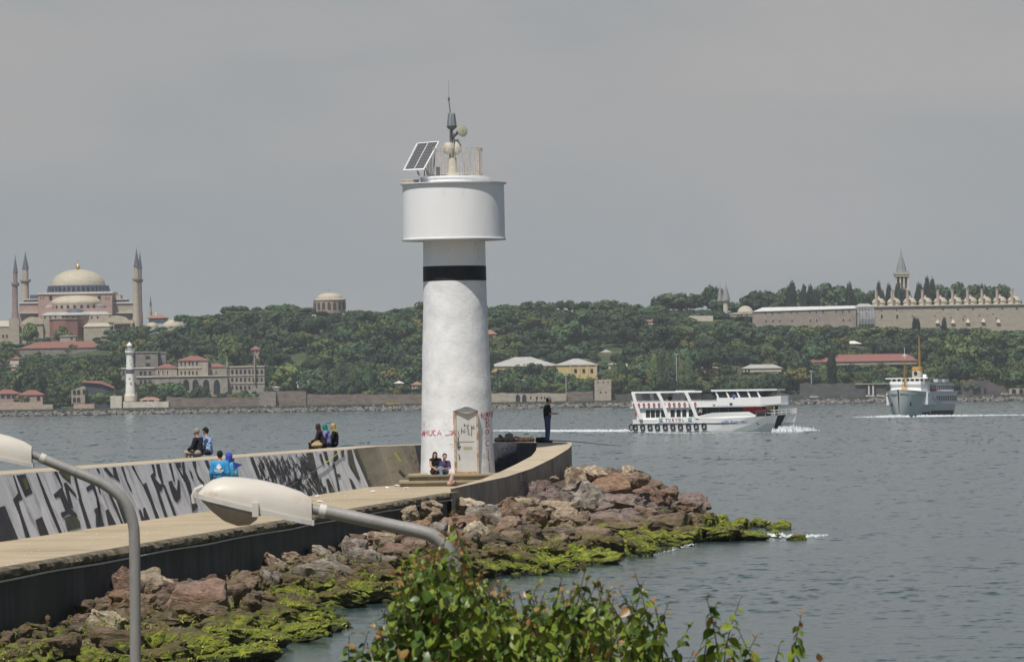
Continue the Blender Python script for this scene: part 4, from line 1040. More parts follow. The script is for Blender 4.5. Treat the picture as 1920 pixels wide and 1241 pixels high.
# front half dome, tiers and apse
def half(name, cx, r, ybase, ytop, D, mat, n=30, pw=.75):
    m_ = MB(); pr = [(r * math.cos(math.radians(a)) ** pw, ybase - (ybase - ytop) * math.sin(math.radians(a))) for a in range(0, 90, 9)] + [(.02, ytop)]
    lathepx(m_, cx, pr, D, n, r * D / F); return m_.build(name, mat, t, smooth=True)
half('half_dome', 139.5, 48, 568.5, 553, DH - 16, leadp)
m_ = MB(); lathepx(m_, 140, [(49, 581), (49, 569), (.02, 568.8)], DH - 16, 30, 49 * s); m_.build('tier_wall', beige, t)
c = W(140, 575, DH - 16)
for k in range(-5, 6):
    a = math.radians(-90 + k * 15); r = 49 * s
    place(wb, 'window', t, (c.x + r * math.cos(a) - ORG[t.name].x, (DH - 16 + 49 * s + r * math.sin(a)) - DH, c.z - ORG[t.name].z), (0, 0, a + math.pi / 2), (1.5, .4, 2.0))
m_ = MB(); lathepx(m_, 188, [(10, 592), (10, 573), (6, 569), (.02, 568)], DH - 15, 16, 4); m_.build('side_turret', stonegrey, t)
m_ = MB(); lathepx(m_, 92, [(8, 592), (8, 576), (5, 572), (.02, 571)], DH - 15, 16, 4); m_.build('side_turret', pinkw, t)
m_ = MB(); fbox(m_, 76, 210, 578, 592, DH - 17, 14); m_.build('tier_wall', pinkw, t)
half('half_dome', 140, 22, 586, 577.5, DH - 20, drum_m); half('half_dome', 140, 36, 590.5, 585, DH - 26, lead)
m_ = MB(); hip(m_, 78, 206, 584.5, 590, DH - 22, 8, 3, .2); m_.build('tier_roof', lead, t)
m_ = MB(); fbox(m_, 79, 205, 590, 650, DH - 22, 6); m_.build('lower_wall', beige, t)
wins(t, [84, 94, 104, 118, 126, 137, 147, 172, 183], 594.5, 3, 4.2, DH - 22, True)
m_ = MB(); cx = W(123, 600, DH - 40); m_.prism([(cx.x + r_ * math.cos(a), DH - 34 + r_ * math.sin(a), W(123, 652, DH - 40).z) for a in np.radians([180, 225, 270, 315, 360]) for r_ in [9.6]] , (0, 0, W(123, 598.5, DH - 40).z - W(123, 652, DH - 40).z)); m_.build('apse', redw, t)
m_ = MB(); z_ = W(123, 598.5, DH - 40).z; m_.prism([(cx.x + 10.1 * math.cos(a), DH - 34 + 10.1 * math.sin(a), z_) for a in np.radians([180, 225, 270, 315, 360])], (0, 0, .5)); m_.build('apse_cornice', leadp, t)
m_ = MB(); fbox(m_, 93, 155, 606, 652, DH - 34, 11); m_.build('apse_base', redw, t)
wins(t, [99, 122, 138.5], 618, 7.5, 10, DH - 44.3 + 9.7, True)
m_ = MB(); fbox(m_, 157, 206, 612, 652, DH - 38, 15); m_.build('annex_wall', beige, t)
m_ = MB(); hip(m_, 156.5, 206, 605, 612, DH - 38, 15, 2, .3); m_.build('annex_roof', leadp, t)
for a_, b_, side in ((36, 72, 'l'), (211, 252, 'r')):
    m_ = MB(); fbox(m_, a_, b_, 569, 650, DH + 6, 26); m_.build('aisle_wall', pinkw if side == 'l' else beige, t)
    m_ = MB(); fbox(m_, a_, b_, 566, 569, DH + 5.4, 27)
    fbox(m_, (44 if side == 'l' else 211), (72 if side == 'l' else 238), 560.5, 562, DH + 9, 22); fbox(m_, a_, b_, 586, 587.5, DH + 4, 3); m_.build('aisle_cornice', M('white_cornice', (.62, .60, .56)), t)
    m_ = MB(); fbox(m_, (44 if side == 'l' else 211), (72 if side == 'l' else 238), 562, 566, DH + 10, 20); m_.build('clerestory', drum_m, t)
    m_ = MB(); fbox(m_, (56 if side == 'l' else 211), (72 if side == 'l' else 226), 553, 560.5, DH + 12, 18); m_.build('buttress', drum_m if side == 'l' else beige, t)
for cx_, r_, y0, y1 in ((61, 20, 608, 594), (219, 21, 604, 591.5)):
    m_ = MB(); fbox(m_, cx_ - r_, cx_ + r_, y0, 650, DH - 24, 20); m_.build('buttress_wall', beige, t)
    sx = DH / F; cc = W(cx_, y0, DH - 24); n_ = 10
    m_ = MB(); m_.prism([(cc.x + r_ * sx * math.cos(math.pi * k / n_) * 1.02, DH - 24.6, cc.z + (y0 - y1) * sx * math.sin(math.pi * k / n_) ** 1.3) for k in range(n_ + 1)], (0, 18, 0)); m_.build('vault_roof', leadp, t)
    wins(t, [cx_ - 8, cx_ - 4, cx_, cx_ + 4, cx_ + 8], y0 + 9, 2, 6.5, DH - 24, True)
m_ = MB(); fbox(m_, 230, 250, 612, 650, DH - 26, 14); m_.build('annex_wall', redw, t); wins(t, [234, 239, 244], 614.5, 2.4, 4, DH - 26)
m_ = MB(); fbox(m_, 213, 250, 604, 607, DH - 27, 14); fbox(m_, 225, 250, 600, 604, DH - 22, 14); m_.build('annex_roof', leadp, t)
# minarets
brickm = M('rose_minaret_brick', (.27, .20, .185), (.22, .165, .15), .9, .5)
stonem = M('pale_minaret_stone', (.44, .38, .29), (.36, .31, .245), .9, .5)
minaret(28, 478, 511, 530, 537, 612, 5.6, 4.1, DH - 20, 'rose brick minaret at the left edge, slimmest of the left pair', brickm)
minaret(46.5, 471, 503.5, 524, 530, 600, 7.6, 5.6, DH + 50, 'thick pale stone minaret just behind the rose brick one', stonem)
minaret(255.5, 465, 500, 522, 527, 622, 6.4, 5.2, DH - 22, 'tall pale stone minaret at the right side of the basilica', stonem)
minaret(262, 470, 503, 524, 529, 612, 4.6, 3.6, DH + 55, 'darker minaret mostly hidden behind the pale right one', brickm)  # takes the darker brick colour
minaret(282, 554, 573, 586, 589, 606, 2.6, 2.0, 3420, 'tiny distant minaret right of the basilica behind small roofs', stonem)
m_ = MB(); b1 = building('low_wall_building', 'stone plinth building with pale sloping roof at the foot of the leftmost minaret', 'building', 25, 650, DH - 40)
fbox(m_, -30, 49, 612, 655, DH - 40, 20); m_.build('wall', beige, b1); m_ = MB(); hip(m_, -30, 38, 601, 612, DH - 40, 20, 8, .3); m_.build('roof', leadp, b1)
m_ = MB(); fbox(m_, 17, 36, 597, 655, DH - 43, 5); m_.build('plinth', beige, b1)
wins(b1, [6, 13, 40], 630, 3, 5, DH - 40)
b1 = building('mausoleum', 'cream mausoleum with small lead dome low at the left edge', 'building', 12, 672, 3120)
m_ = MB(); fbox(m_, 0, 19, 648, 668, 3120, 8); m_.build('wall', creamw, b1); m_ = MB(); fbox(m_, 19, 36, 652, 668, 3119, 8); m_.build('porch', stonegrey, b1); wins(b1, [26, 30], 658, 2.4, 9, 3119)
m_ = MB(); lathepx(m_, 9, [(9.5, 648), (8, 644), (4, 641), (.02, 640)], 3120, 20); m_.build('dome', lead, b1, smooth=True)
b1 = building('roof_house', 'low house with brown pitched roof beside the tiny distant minaret', 'house', 295, 603, 3300)
m_ = MB(); fbox(m_, 279, 313, 596, 606, 3300, 10); m_.build('wall', drum_m, b1); m_ = MB(); hip(m_, 276, 314, 589, 596, 3300, 10); m_.build('roof', tileb, b1)
m_ = MB(); fbox(m_, 291, 294, 586, 592, 3303, 3); m_.build('chimney', whitew, b1)
b1 = building('tomb_dome', 'small pale dome low beside the right minaret above the trees', 'dome', 285, 612, 3180)
m_ = MB(); lathepx(m_, 285, [(11, 616), (11, 612), (10, 608), (6, 605), (.02, 604)], 3180, 20); m_.build('dome', leadp, b1, smooth=True)
b1 = building('tomb_dome', 'wide bright dome over the treetops right of the basilica', 'dome', 322, 612, 3180)
m_ = MB(); lathepx(m_, 322, [(20, 616), (20, 611), (17, 606), (8, 600.5), (.02, 599)], 3180, 24); m_.build('dome', leadp, b1, smooth=True)
m_ = MB(); lathepx(m_, 322, [(20.5, 616), (20.5, 611.5), (.02, 611.4)], 3180, 24); m_.build('drum', beige, b1)
# ---------------------------------------------------------------- second domed church
D = 3190
t = building('domed_church', 'round brick church with cream dome rising alone above the treetops', 'church', 617, 620, D)
m_ = MB(); lathepx(m_, 617, [(30, 587), (30, 562.5), (.02, 562.4)], D, 40); m_.build('drum', M('rose_stone_drum', (.36, .275, .225), (.28, .215, .18), .9, .4), t)
m_ = MB(); lathepx(m_, 617, [(25, 622), (25, 586), (.02, 585.8)], D, 40, 30 * D / F); m_.build('lower_drum', M('rose_stone_lower', (.33, .225, .20)), t)
m_ = MB(); lathepx(m_, 617, [(31, 563), (31, 561), (24, 559)] + [(24 * math.cos(math.radians(a)) ** .8, 559 - 10.5 * math.sin(math.radians(a))) for a in range(10, 90, 10)] + [(.02, 548.4)], D, 40, 30 * D / F); m_.build('dome', leadp, t, smooth=True)
m_ = MB(); lathepx(m_, 616.5, [(1, 548.5), (1.3, 547), (.5, 545.5), (1.0, 544), (.05, 540)], D, 8, 30 * D / F); m_.build('finial', gold, t)
c = W(617, 573, D); r = 30 * D / F
am = arch_mesh('arched_window', M('dark_arch_glass', (.06, .05, .05)))  # one even dark brown for every arched pane
for k in range(-4, 5):
    a = math.radians(-90 + k * 20); place(am, 'arched_window', t, (c.x + r * math.cos(a) - ORG[t.name].x, r + r * math.sin(a), c.z - ORG[t.name].z), (0, 0, a + math.pi / 2), (1.7, .4, 4.2))
# ---------------------------------------------------------------- slope houses
def house(label, a, b_, rt, rb_, wb_, D, dep=12, wall_m=pinkw, roof_m=tile, xs=(), wy=None, ww=3, wh=5, arch=False, sur=False, cat='house', name='house', ins=None, group=None):
    t = building(name, label, cat, (a + b_) / 2, wb_, D, group)
    m_ = MB(); fbox(m_, a + 1, b_ - 1, rb_ - 1, wb_, D, dep); m_.build('wall', wall_m, t)
    if roof_m is not None: m_ = MB(); hip(m_, a, b_, rt, rb_, D, dep, ins); m_.build('roof', roof_m, t)
    for y in (wy if isinstance(wy, (list, tuple)) else [wy] if wy else []): wins(t, xs, y, ww, wh, D, arch, sur)
    return t
house('long red roofed building in the trees below the basilica', 36, 198, 640, 652, 682, 3060, 16, stonegrey, tile, range(60, 190, 14), 668, 3, 5, ins=10)
house('small tan block standing before the brick red apse', 111, 143, 628.5, 630, 644, 3090, 8, beige, lead, (134,), 634, 4, 4)
house('low red roof at the left edge over a pale wall', -20, 37, 662, 673, 684, 3000, 12, creamw, tile, (5, 17), 679, 3, 4)
house('narrow pink house half hidden in dark trees at left', 20, 31, 684, 687, 703, 2960, 6, pinkw, lead)
house('cream garden house among the trees left of the small lighthouse', 188, 203, 686, 691, 703, 2900, 6, creamw, tileb, (192, 198), 697, 1.6, 3)
house('tiny pale house left of the garden house in the trees', 146, 155, 694, 697, 708, 2890, 5, whitew, tileb)
t = house('pink waterfront house with red roof at the left edge', -12, 36, 730, 738, 756, 2672, 9, pinkw, tile, (5, 16, 26), 743, 7, 6)
t = house('pink waterfront house with arched windows and lower red roof', 35, 81, 731, 740, 757, 2670, 9, pinkw, tile, (41, 72), 746, 6, 8, True); win(t, 54, 747, 3, 6, 2670)
def wallthing(label, a, b_, t0, u, D, dep=3, mat=seawall_m, name='stone_wall', cat='wall', cren=0):
    t = building(name, label, cat, (a + b_) / 2, u, D); m_ = MB()
    n = max(2, int((b_ - a) / 12)); rw = random.Random(int(a * 7)); P0 = []
    for i in range(n + 1):
        x = a + (b_ - a) * i / n; y = t0 + rw.uniform(-1, 1) * cren
        P0.append((x, y))
    for (x0, y0), (x1, y1) in zip(P0, P0[1:]):
        A0, A1, B0_, B1 = W(x0, u, D), W(x0, y0, D), W(x1, u, D), W(x1, y1, D)
        m_.hull8([A0, B0_, B0_ + Vector((0, dep, 0)), A0 + Vector((0, dep, 0))], [A1, B1, B1 + Vector((0, dep, 0)), A1 + Vector((0, dep, 0))])
    m_.build('masonry', mat, t); return t
wallthing('pinkish beige retaining wall under the two pink waterfront houses', -25, 80, 754, 771, 2652, 2, M('pinkish_wall', (.46, .36, .27), (.36, .28, .22), .9, .4, c3=(.24, .2, .17), s3=.5))
wallthing('short banded wall right of the retaining wall', 80, 99, 758, 770, 2651, 2, beige)
t = house('ruined waterfront facade with two rows of open arches', 133, 160, 722, 732, 756, 2668, 6, M('bare_ruin_stone', (.40, .335, .27), (.3, .25, .2), .9, .6), None, (139.5, 147.5), [735, 749], 6, 8.5, True, cat='ruin', name='ruined_facade'); win(t, 157, 734, 4, 9, 2668, True)
m_ = MB(); cc = W(147, 732, 2668); m_.prism([W(134, 731.5, 2668), W(160, 731.5, 2668), W(160, 726, 2668), W(155, 724, 2668)], (0, 6, 0)); m_.build('gable', MATS['bare_ruin_stone'], t)
t = building('shed', 'dark sided shed with bright red roof sloping down to the right', 'shed', 187, 765, 2690)
m_ = MB(); m_.hull8([W(157, 768, 2685), W(214, 768, 2685), W(214, 768, 2700), W(157, 768, 2700)], [W(157, 716, 2685), W(214, 727, 2685), W(214, 727, 2700), W(157, 716, 2700)]); m_.build('wall', M('dark_shed_wall', (.07, .08, .10), None, .9), t)
m_ = MB(); m_.add([W(153, 716, 2684), W(188, 718.5, 2684), W(215, 727.5, 2684), W(160, 714, 2704), W(190, 714, 2704), W(214, 724.5, 2704), W(153, 717, 2684), W(188, 719.5, 2684), W(215, 728.5, 2684)], [(0, 1, 4, 3), (1, 2, 5, 4), (6, 7, 1, 0), (7, 8, 2, 1)]); m_.build('roof', tile, t)
wallthing('low tan wall before the ruined facade', 138, 177, 757, 768, 2650, 2, M('pinkish_wall', (.46, .36, .27)))
# small white lighthouse
D = 2655
t = building('small_lighthouse', 'small distant white lighthouse with domed lantern on the far shore', 'lighthouse', 243, 738, D)
wl_ = M('white_plaster_bright', (.78, .77, .72), (.68, .67, .62), .85, .6)
m_ = MB(); lathepx(m_, 243.5, [(9.2, 738), (8.3, 720), (7.6, 700.5)], D, 20, 3); m_.build('shaft', wl_, t, smooth=True)
m_ = MB(); lathepx(m_, 243, [(7.7, 700.5), (7.5, 692.5)], D, 20, 3); m_.build('band', drum_m, t, smooth=True)
m_ = MB(); lathepx(m_, 243, [(7.45, 692.5), (6.6, 668), (6.6, 663.5), (9.2, 661), (9.2, 657.5), (.02, 657.4)], D, 20, 3); m_.build('upper_shaft', wl_, t, smooth=True)
m_ = MB(); lathepx(m_, 242.5, [(4.5, 657.5), (4.5, 648.5)], D, 14, 3); m_.build('lantern', M('lantern_glass_grey', (.3, .33, .34), None, .3), t)
m_ = MB(); lathepx(m_, 242, [(5.2, 648.5), (4.8, 646), (3, 643.5), (1, 642.5), (.8, 641), (.05, 639)], D, 16, 3); m_.build('lantern_dome', wl_, t, smooth=True)
m_ = MB()
for a in np.linspace(0, 2 * math.pi, 13)[:-1]: cc = W(243, 657.5, D); m_.tube([(cc.x + 2.2 * math.cos(a), D + 3 + 2.2 * math.sin(a), cc.z), (cc.x + 2.2 * math.cos(a), D + 3 + 2.2 * math.sin(a), cc.z + .8)], .05, 4)
m_.tube([(cc.x + 2.2 * math.cos(a), D + 3 + 2.2 * math.sin(a), cc.z + .8) for a in np.linspace(0, 2 * math.pi, 17)], .06, 4); o = m_.build('gallery_rail', wl_, t); o['kind'] = 'stuff'
m_ = MB(); lathepx(m_, 243, [(11, 752), (11, 742), (8, 738)], D - 2, 20); m_.build('base', creamw, t)
m_ = MB(); fbox(m_, 234, 257, 736, 752, D + 3, 5); m_.build('keeper_block', stonegrey, t)
wins(t, [242, 243, 244], 710, 1.4, 2.2, D - .1); wins(t, [243.5], 676, 1.4, 2.2, D + .5)
wallthing('white walled court around the small far lighthouse', 231, 316, 753, 770, 2648, 8, M('weathered_court_wall', (.58, .54, .45), (.46, .43, .36), .9, .4, c3=(.3, .28, .24), s3=.5, t3=(.52, .7)), 'court_wall')
wallthing('short tall white wall left of the small lighthouse court', 207, 228, 742, 770, 2652, 6, M('weathered_court_wall', (.58, .54, .45)), 'court_wall')
house('red roofed kiosk on the white court wall', 262, 299, 744, 749, 753, 2656, 6, wl_, tileb, (272, 284), 751, 9, 3)
# ruined palace complex
D = 2760
ruin = M('ruin_stone', (.36, .32, .27), (.26, .235, .20), .95, .4, .3, bscale=2, c3=(.16, .145, .13), s3=.6, t3=(.5, .72))
t = building('palace_ruin', 'ruined stone palace wing with rows of empty windows left of the red roofed pavilions', 'ruin', 258, 730, D)
m_ = MB(); fbox(m_, 228, 291, 690.5, 738, D, 10); m_.build('wall', stonegrey, t); m_ = MB(); fbox(m_, 227, 292, 689, 691, D - .4, 11); fbox(m_, 255, 290, 706, 707.5, D - .5, 2); m_.build('string_course', whitew, t)
wins(t, [231, 264, 272, 281], 699, 4, 7, D); wins(t, [264, 272, 281], 716, 3.6, 7, D)
house('tall windowless grey stone block behind the ruined left wing', 253, 297, 659, 660, 690, 2850, 12, stonegrey, lead, (277,), [670, 683], 8, 5)
house('low grey stone annex right of the tall windowless block', 296, 312, 660, 661, 688, 2856, 8, stonegrey, lead)
t = house('left red roofed pavilion of the ruined palace', 290, 333, 682, 689.5, 707, 2758, 10, ruin, tile, (297.5, 305.5, 314), 698, 2.6, 6.5, False, True, cat='pavilion', name='pavilion')
t = house('tall central pavilion of the palace with red hipped roof', 333, 391, 667, 675.5, 706, 2755, 12, ruin, tile, (340, 347, 355, 361.5, 369), [681, 699], 2.8, 6.5, cat='pavilion', name='pavilion', ins=6)
m_ = MB(); fbox(m_, 333, 378, 688.5, 690, 2754.6, 1); m_.build('string_course', creamw, t)
t = house('right red roofed pavilion of the ruined palace', 378, 426, 681, 687.5, 706, 2759, 10, ruin, tile, (388, 396, 405), 697.5, 2.4, 5.5, False, True, cat='pavilion', name='pavilion')
t = building('arcaded_terrace', 'stone terrace with tall dark arches carrying the palace pavilions', 'terrace', 355, 742, 2745)
m_ = MB(); fbox(m_, 285, 427, 705, 744, 2745, 12); m_.build('wall', ruin, t); m_ = MB(); fbox(m_, 284, 426, 704.2, 706, 2744.5, 13); m_.build('coping', creamw, t)
wins(t, [349, 366.5, 386.5], 721, 11, 20, 2745, True); win(t, 406.5, 725, 11.5, 27, 2745, True)
t = building('palace_ruin', 'three storey ruined right wing with empty window openings and no roof', 'ruin', 461, 735, 2750)
m_ = MB(); fbox(m_, 427, 496, 687.5, 738, 2750, 12); m_.build('wall', ruin, t); m_ = MB(); fbox(m_, 426.5, 496.5, 686, 688, 2749.6, 13); fbox(m_, 427, 496, 703.2, 704.2, 2749.7, 1); fbox(m_, 427, 496, 718, 719, 2749.7, 1); m_.build('string_course', creamw, t)
X8 = [435.5, 443.5, 451.5, 459.5, 467.5, 475, 482.5, 490.5]
wins(t, X8, 696.5, 4, 8, 2750, True); wins(t, X8, 711, 3.4, 7, 2750, True); wins(t, X8[:5], 726, 3.4, 7, 2750, True)
for px_, y0, y1, lab in ((426, 671, 689, 'slender ruined chimney at the left corner of the roofless wing'), (477.5, 660, 712, 'tall tapering chimney in front of the roofless wing')):
    t = building('chimney', lab, 'chimney', px_, y1, 2748); m_ = MB(); lathepx(m_, px_, [(1.9, y1), (1.1, y0), (.02, y0)], 2748, 10); m_.build('stack', ruin, t)
house('small red roofed kiosk over the trees above the roofless wing', 470, 487, 648, 655, 672, 2900, 6, pinkw, tile, (474, 481), 659, 3, 3)
# sea walls
wallthing('banded stone sea wall half hidden by trees below the palace', 312, 486, 745, 768, 2650, 5, seawall_m, 'sea_wall', cren=1.5)
t = wallthing('projecting square tower of the old sea wall', 486, 517, 734, 768, 2646, 8, stonegrey, 'sea_wall_tower', 'tower', .3)
wallthing('tall brownish stretch of the sea wall right of the square tower', 517, 574, 733, 767, 2651, 5, seawall_m, 'sea_wall', cren=.3)
wallthing('long low grey brown sea wall ending behind the big lighthouse', 574, 800, 739, 766, 2652, 5, seawall_m, 'sea_wall', cren=.7)
t = wallthing('crumbling sea wall with two dark arches right of the big lighthouse', 915, 1062, 737, 757, 2652, 5, beige, 'sea_wall', cren=1.0)
wins(t, [971, 983], 748, 8, 18, 2652, True); wins(t, [1015, 1021, 995, 1007], 745, 2.5, 4, 2652); win(t, 1006, 750, 1.6, 12, 2652)
wallthing('broken end of sea wall beside the ruined tower', 1062, 1112, 733, 756, 2655, 5, seawall_m, 'sea_wall', cren=3)
t = wallthing('tall ruined sea wall tower with broken top', 1115, 1146, 711, 756, 2650, 8, beige, 'ruined_tower', 'tower', 1.2); wins(t, [1126, 1136], 735, 2, 3, 2650); wins(t, [1121, 1131, 1140], 716, 2, 2, 2650)
wallthing('low dark sea wall behind the tour boat', 1146, 1500, 738, 757, 2660, 4, M('dark_mossy_wall', (.12, .115, .11), (.07, .075, .07), .95, .3, .4, bscale=1.5, stretch=(1, 1, 2)), 'sea_wall', cren=2.5)
t = wallthing('dark quay wall with pale posts left of the steam ferry', 1500, 1700, 719, 748, 2664, 4, M('dark_mossy_wall', (.12, .115, .11)), 'sea_wall', cren=2)
for x in (1625, 1633, 1641): win(t, x, 735, 3, 22, 2664)
m_ = MB(); fbox(m_, 1603, 1672, 718.5, 720.5, 2663, 3); m_.build('lintel', beige, t)
m_ = MB(); [fbox(m_, x, x + 2.5, 722, 746, 2663.4, 1) for x in (1628, 1636)]; o = m_.build('post', whitew, t); o['kind'] = 'stuff'
t = building('vine_covered_ruin', 'vine darkened humped brick ruin right of the steam ferry', 'ruin', 1845, 745, 2662); vr = M('vine_dark_brick', (.13, .105, .11), (.075, .075, .075), .95, .25, .6, bscale=1, stretch=(1, 1, 2))
m_ = MB(); m_.prism([W(a, b_, 2662) for a, b_ in ((1805, 746), (1895, 746), (1888, 734), (1872, 722), (1852, 714), (1830, 713), (1806, 718))], (0, 12, 0)); m_.build('wall', vr, t); wins(t, [1826, 1847], 735, 4.5, 15, 2661.9)
t = wallthing('beige wall with two round arches at the right edge', 1893, 1990, 728, 747, 2660, 5, beige, 'sea_wall', cren=1); wins(t, [1901, 1915], 733, 8, 8, 2660, True)
t = wallthing('terraced stone bank above the arches at the right edge', 1845, 1990, 706, 730, 2700, 5, M('ochre_bank', (.27, .235, .15), (.18, .17, .10), .95, .25, .4, stretch=(1, 1, 4)), 'stone_bank', cren=2)
# white villa bits
house('small white villa at the foot of the slope above the sea wall', 556, 580, 711, 717, 727, 2700, 6, whitew, lead, (563, 571), 720, 3, 3)
house('low white shed left of the small villa', 512, 524, 724, 726, 731, 2690, 5, whitew, lead)
house('white fronted garden hut right of the small villa', 618, 631, 723, 725, 730, 2690, 4, creamw, lead)
house('cream hut with pale roof near the left side of the big lighthouse', 771, 792, 715, 721, 729, 2690, 6, creamw, tileb, (776,), 725, 2, 4)
house('dark hut with white roof near the left side of the big lighthouse', 740, 756, 714, 718, 724, 2695, 5, stonegrey, whitew)
# barracks
t = house('long yellow barracks with pale grey roof right of the big lighthouse', 915, 1046, 669, 686, 700, 2850, 22, yell, lead, (975, 983, 1012), 690, 4, 5, ins=14)
t = house('yellow building with grey roof and tall windows on the slope', 1040, 1121, 672, 684, 712, 2835, 18, yell, lead, (1079, 1094.5, 1109.5), 695, 5, 7, ins=10)
m_ = MB(); [fbox(m_, x, x + 2, 684, 704, 2834.6, 1) for x in (1069, 1085, 1101, 1117)]; o = m_.build('pilaster', creamw, t); o['kind'] = 'stuff'
house('tiny red pavilion roof in the trees right of the lighthouse shaft', 976, 992, 609.5, 617, 620, 3040, 5, tileb, tileb)
house('red roof corner just right of the lighthouse shaft', 905, 931, 618, 626, 634, 3030, 7, pinkw, tileb)
house('small grey roof among trees above the yellow building', 1127, 1146, 655, 660, 664, 2960, 6, stonegrey, lead)
house('cream hut beside the white tent on the slope', 1140, 1160, 680, 683, 692, 2840, 6, creamw, lead, (1150,), 688, 3, 4)
def tent(label, a, b_, t_, u, D):
    t = building('tent', label, 'tent', (a + b_) / 2, u + 4, D); m_ = MB(); hip(m_, a, b_, t_, u, D, 7); m_.build('canopy', whitew, t)
    m_ = MB()
    for x in (a + 1, b_ - 1): p = W(x, u, D); m_.tube([(p.x, D + .4, p.z), (p.x, D + .4, p.z - 2.2)], .08, 5)
    o = m_.build('pole', stonegrey, t); o['kind'] = 'stuff'
tent('small white tent canopy above the ruined tower', 1164, 1180, 681, 686, 2838)
tent('flat white tent canopy high on the slope right of centre', 1585, 1614, 639, 644, 2960)
t = house('yellow villa with grey roof behind the tour boat', 1306, 1347, 682, 690, 710, 2820, 10, yell, lead, (1318, 1326, 1335), 697, 3, 5)
house('ochre annex beside the yellow villa', 1290, 1316, 705, 708, 716, 2790, 6, M('pinkish_wall', (.46, .36, .27)), tileb)
house('long low pale roofed shed among trees above the tour boat', 1392, 1466, 683, 690, 697, 2815, 9, creamw, lead, (1398, 1404), 694, 3, 4)
house('long low building with red tiled roof above the steam ferry', 1516, 1722, 664, 677, 684, 2870, 14, beige, tile, ins=6)
house('red roofed lodge in the skyline trees, left one of the two', 1209, 1236, 597, 602, 609, 3050, 6, creamw, tileb, (1214,), 606, 2, 3)
house('red roofed lodge in the skyline trees, right one of the two', 1252, 1284, 597, 602, 607, 3052, 6, stonegrey, tileb)
wallthing('cream terrace wall left of the long palace wall', 1292, 1337, 592, 602, 3060, 4, creamw, 'terrace_wall')
t = house('cream pavilion with gilded eaves and low dome beside the long palace wall', 1368, 1414, 586, 588, 593, 3080, 9, creamw, leadp, (1384, 1390, 1400), 590.5, 3, 3, cat='pavilion', name='pavilion')
m_ = MB(); lathepx(m_, 1398, [(15, 585), (12, 578), (6, 574), (.02, 573)], 3082, 16); m_.build('dome', leadp, t, smooth=True)
# treasury wing and kitchens
D = 3070
pal = M('palace_wall_stone', (.36, .295, .25), (.29, .245, .21), .95, .35, .3, bscale=1.5, c3=(.24, .19, .165), s3=.3, t3=(.5, .7))
t = building('palace_wing', 'long pinkish palace wall with white lead roof on the right hand ridge', 'palace', 1508, 616, D)
m_ = MB(); m_.hull8([W(1411, 622, D), W(1605, 622, D), W(1605, 622, D + 22), W(1411, 622, D + 22)], [W(1411, 584, D), W(1605, 578, D), W(1605, 578, D + 22), W(1411, 584, D + 22)]); m_.build('wall', pal, t)
m_ = MB(); m_.hull8([W(1410, 584.6, D - .5), W(1606, 578.2, D - .5), W(1606, 578.2, D + 23), W(1410, 584.6, D + 23)], [W(1430, 576.5, D + 8), W(1605, 573, D + 8), W(1605, 573, D + 14), W(1430, 576.5, D + 14)]); m_.build('roof', M('white_lead_sheet', (.62, .62, .60), (.54, .54, .52), .6, .3), t)
for x in (1435, 1448, 1461, 1483, 1495, 1518, 1530.5, 1543, 1568, 1580, 1592): win(t, x, 587 - (x - 1435) * .02, 2.2, 3.4, D)
for x in (1436, 1449, 1462, 1485, 1519, 1531, 1581, 1593): win(t, x, 600.5 - (x - 1435) * .01, 2.6, 3.6, D, False, True)
t = building('scaffolded_block', 'grey palace block wrapped in scaffolding between the two long walls', 'building', 1622, 612, D)
m_ = MB(); fbox(m_, 1605, 1640, 575.5, 618, D + 2, 16); m_.build('wall', M('shrouded_grey', (.34, .35, .36), None, .9), t)
m_ = MB(); hip(m_, 1603, 1640, 569, 575, D + 2, 16, 3, .2); m_.build('roof', lead, t)
m_ = MB(); [fbox(m_, 1607, 1641, y, y + 1.0, D - .4, .5) for y in (585, 589, 593, 597, 601, 605)]; [fbox(m_, x, x + .6, 577, 610, D - .2, .4) for x in (1609, 1614, 1620, 1626, 1632, 1638)]; o = m_.build('scaffold', M('scaffold_white', (.6, .6, .6), None, .7), t); o['kind'] = 'stuff'
wins(t, [1612, 1617, 1622, 1627, 1632], 580, 1.8, 3, D + 2); wins(t, [1610, 1625], 587.5, 2.5, 3, D + 1.5)
t = building('kitchen_range', 'long beige palace kitchen wall under a row of domes at right', 'palace', 1780, 616, D)
m_ = MB(); m_.hull8([W(1640, 628, D), W(1960, 628, D), W(1960, 628, D + 26), W(1640, 628, D + 26)], [W(1640, 575, D), W(1960, 570, D), W(1960, 570, D + 26), W(1640, 575, D + 26)]); m_.build('wall', beige, t)
m_ = MB(); m_.hull8([W(1638, 575.6, D - .8), W(1962, 570.4, D - .8), W(1962, 570.4, D + 27), W(1638, 575.6, D + 27)], [W(1638, 573.2, D - .8), W(1962, 568.2, D - .8), W(1962, 568.2, D + 27), W(1638, 573.2, D + 27)]); m_.build('eaves', creamw, t)
DXS = [1648.5, 1677, 1707, 1736, 1764.5, 1792.5, 1820.5, 1847.5, 1876, 1903]
CXS = [1643.5, 1673, 1702, 1730, 1759, 1786.5, 1814.5, 1841.5, 1870, 1898]
smoke = M('pinkish_chimney', (.46, .37, .32), (.40, .32, .28), .9, .5)
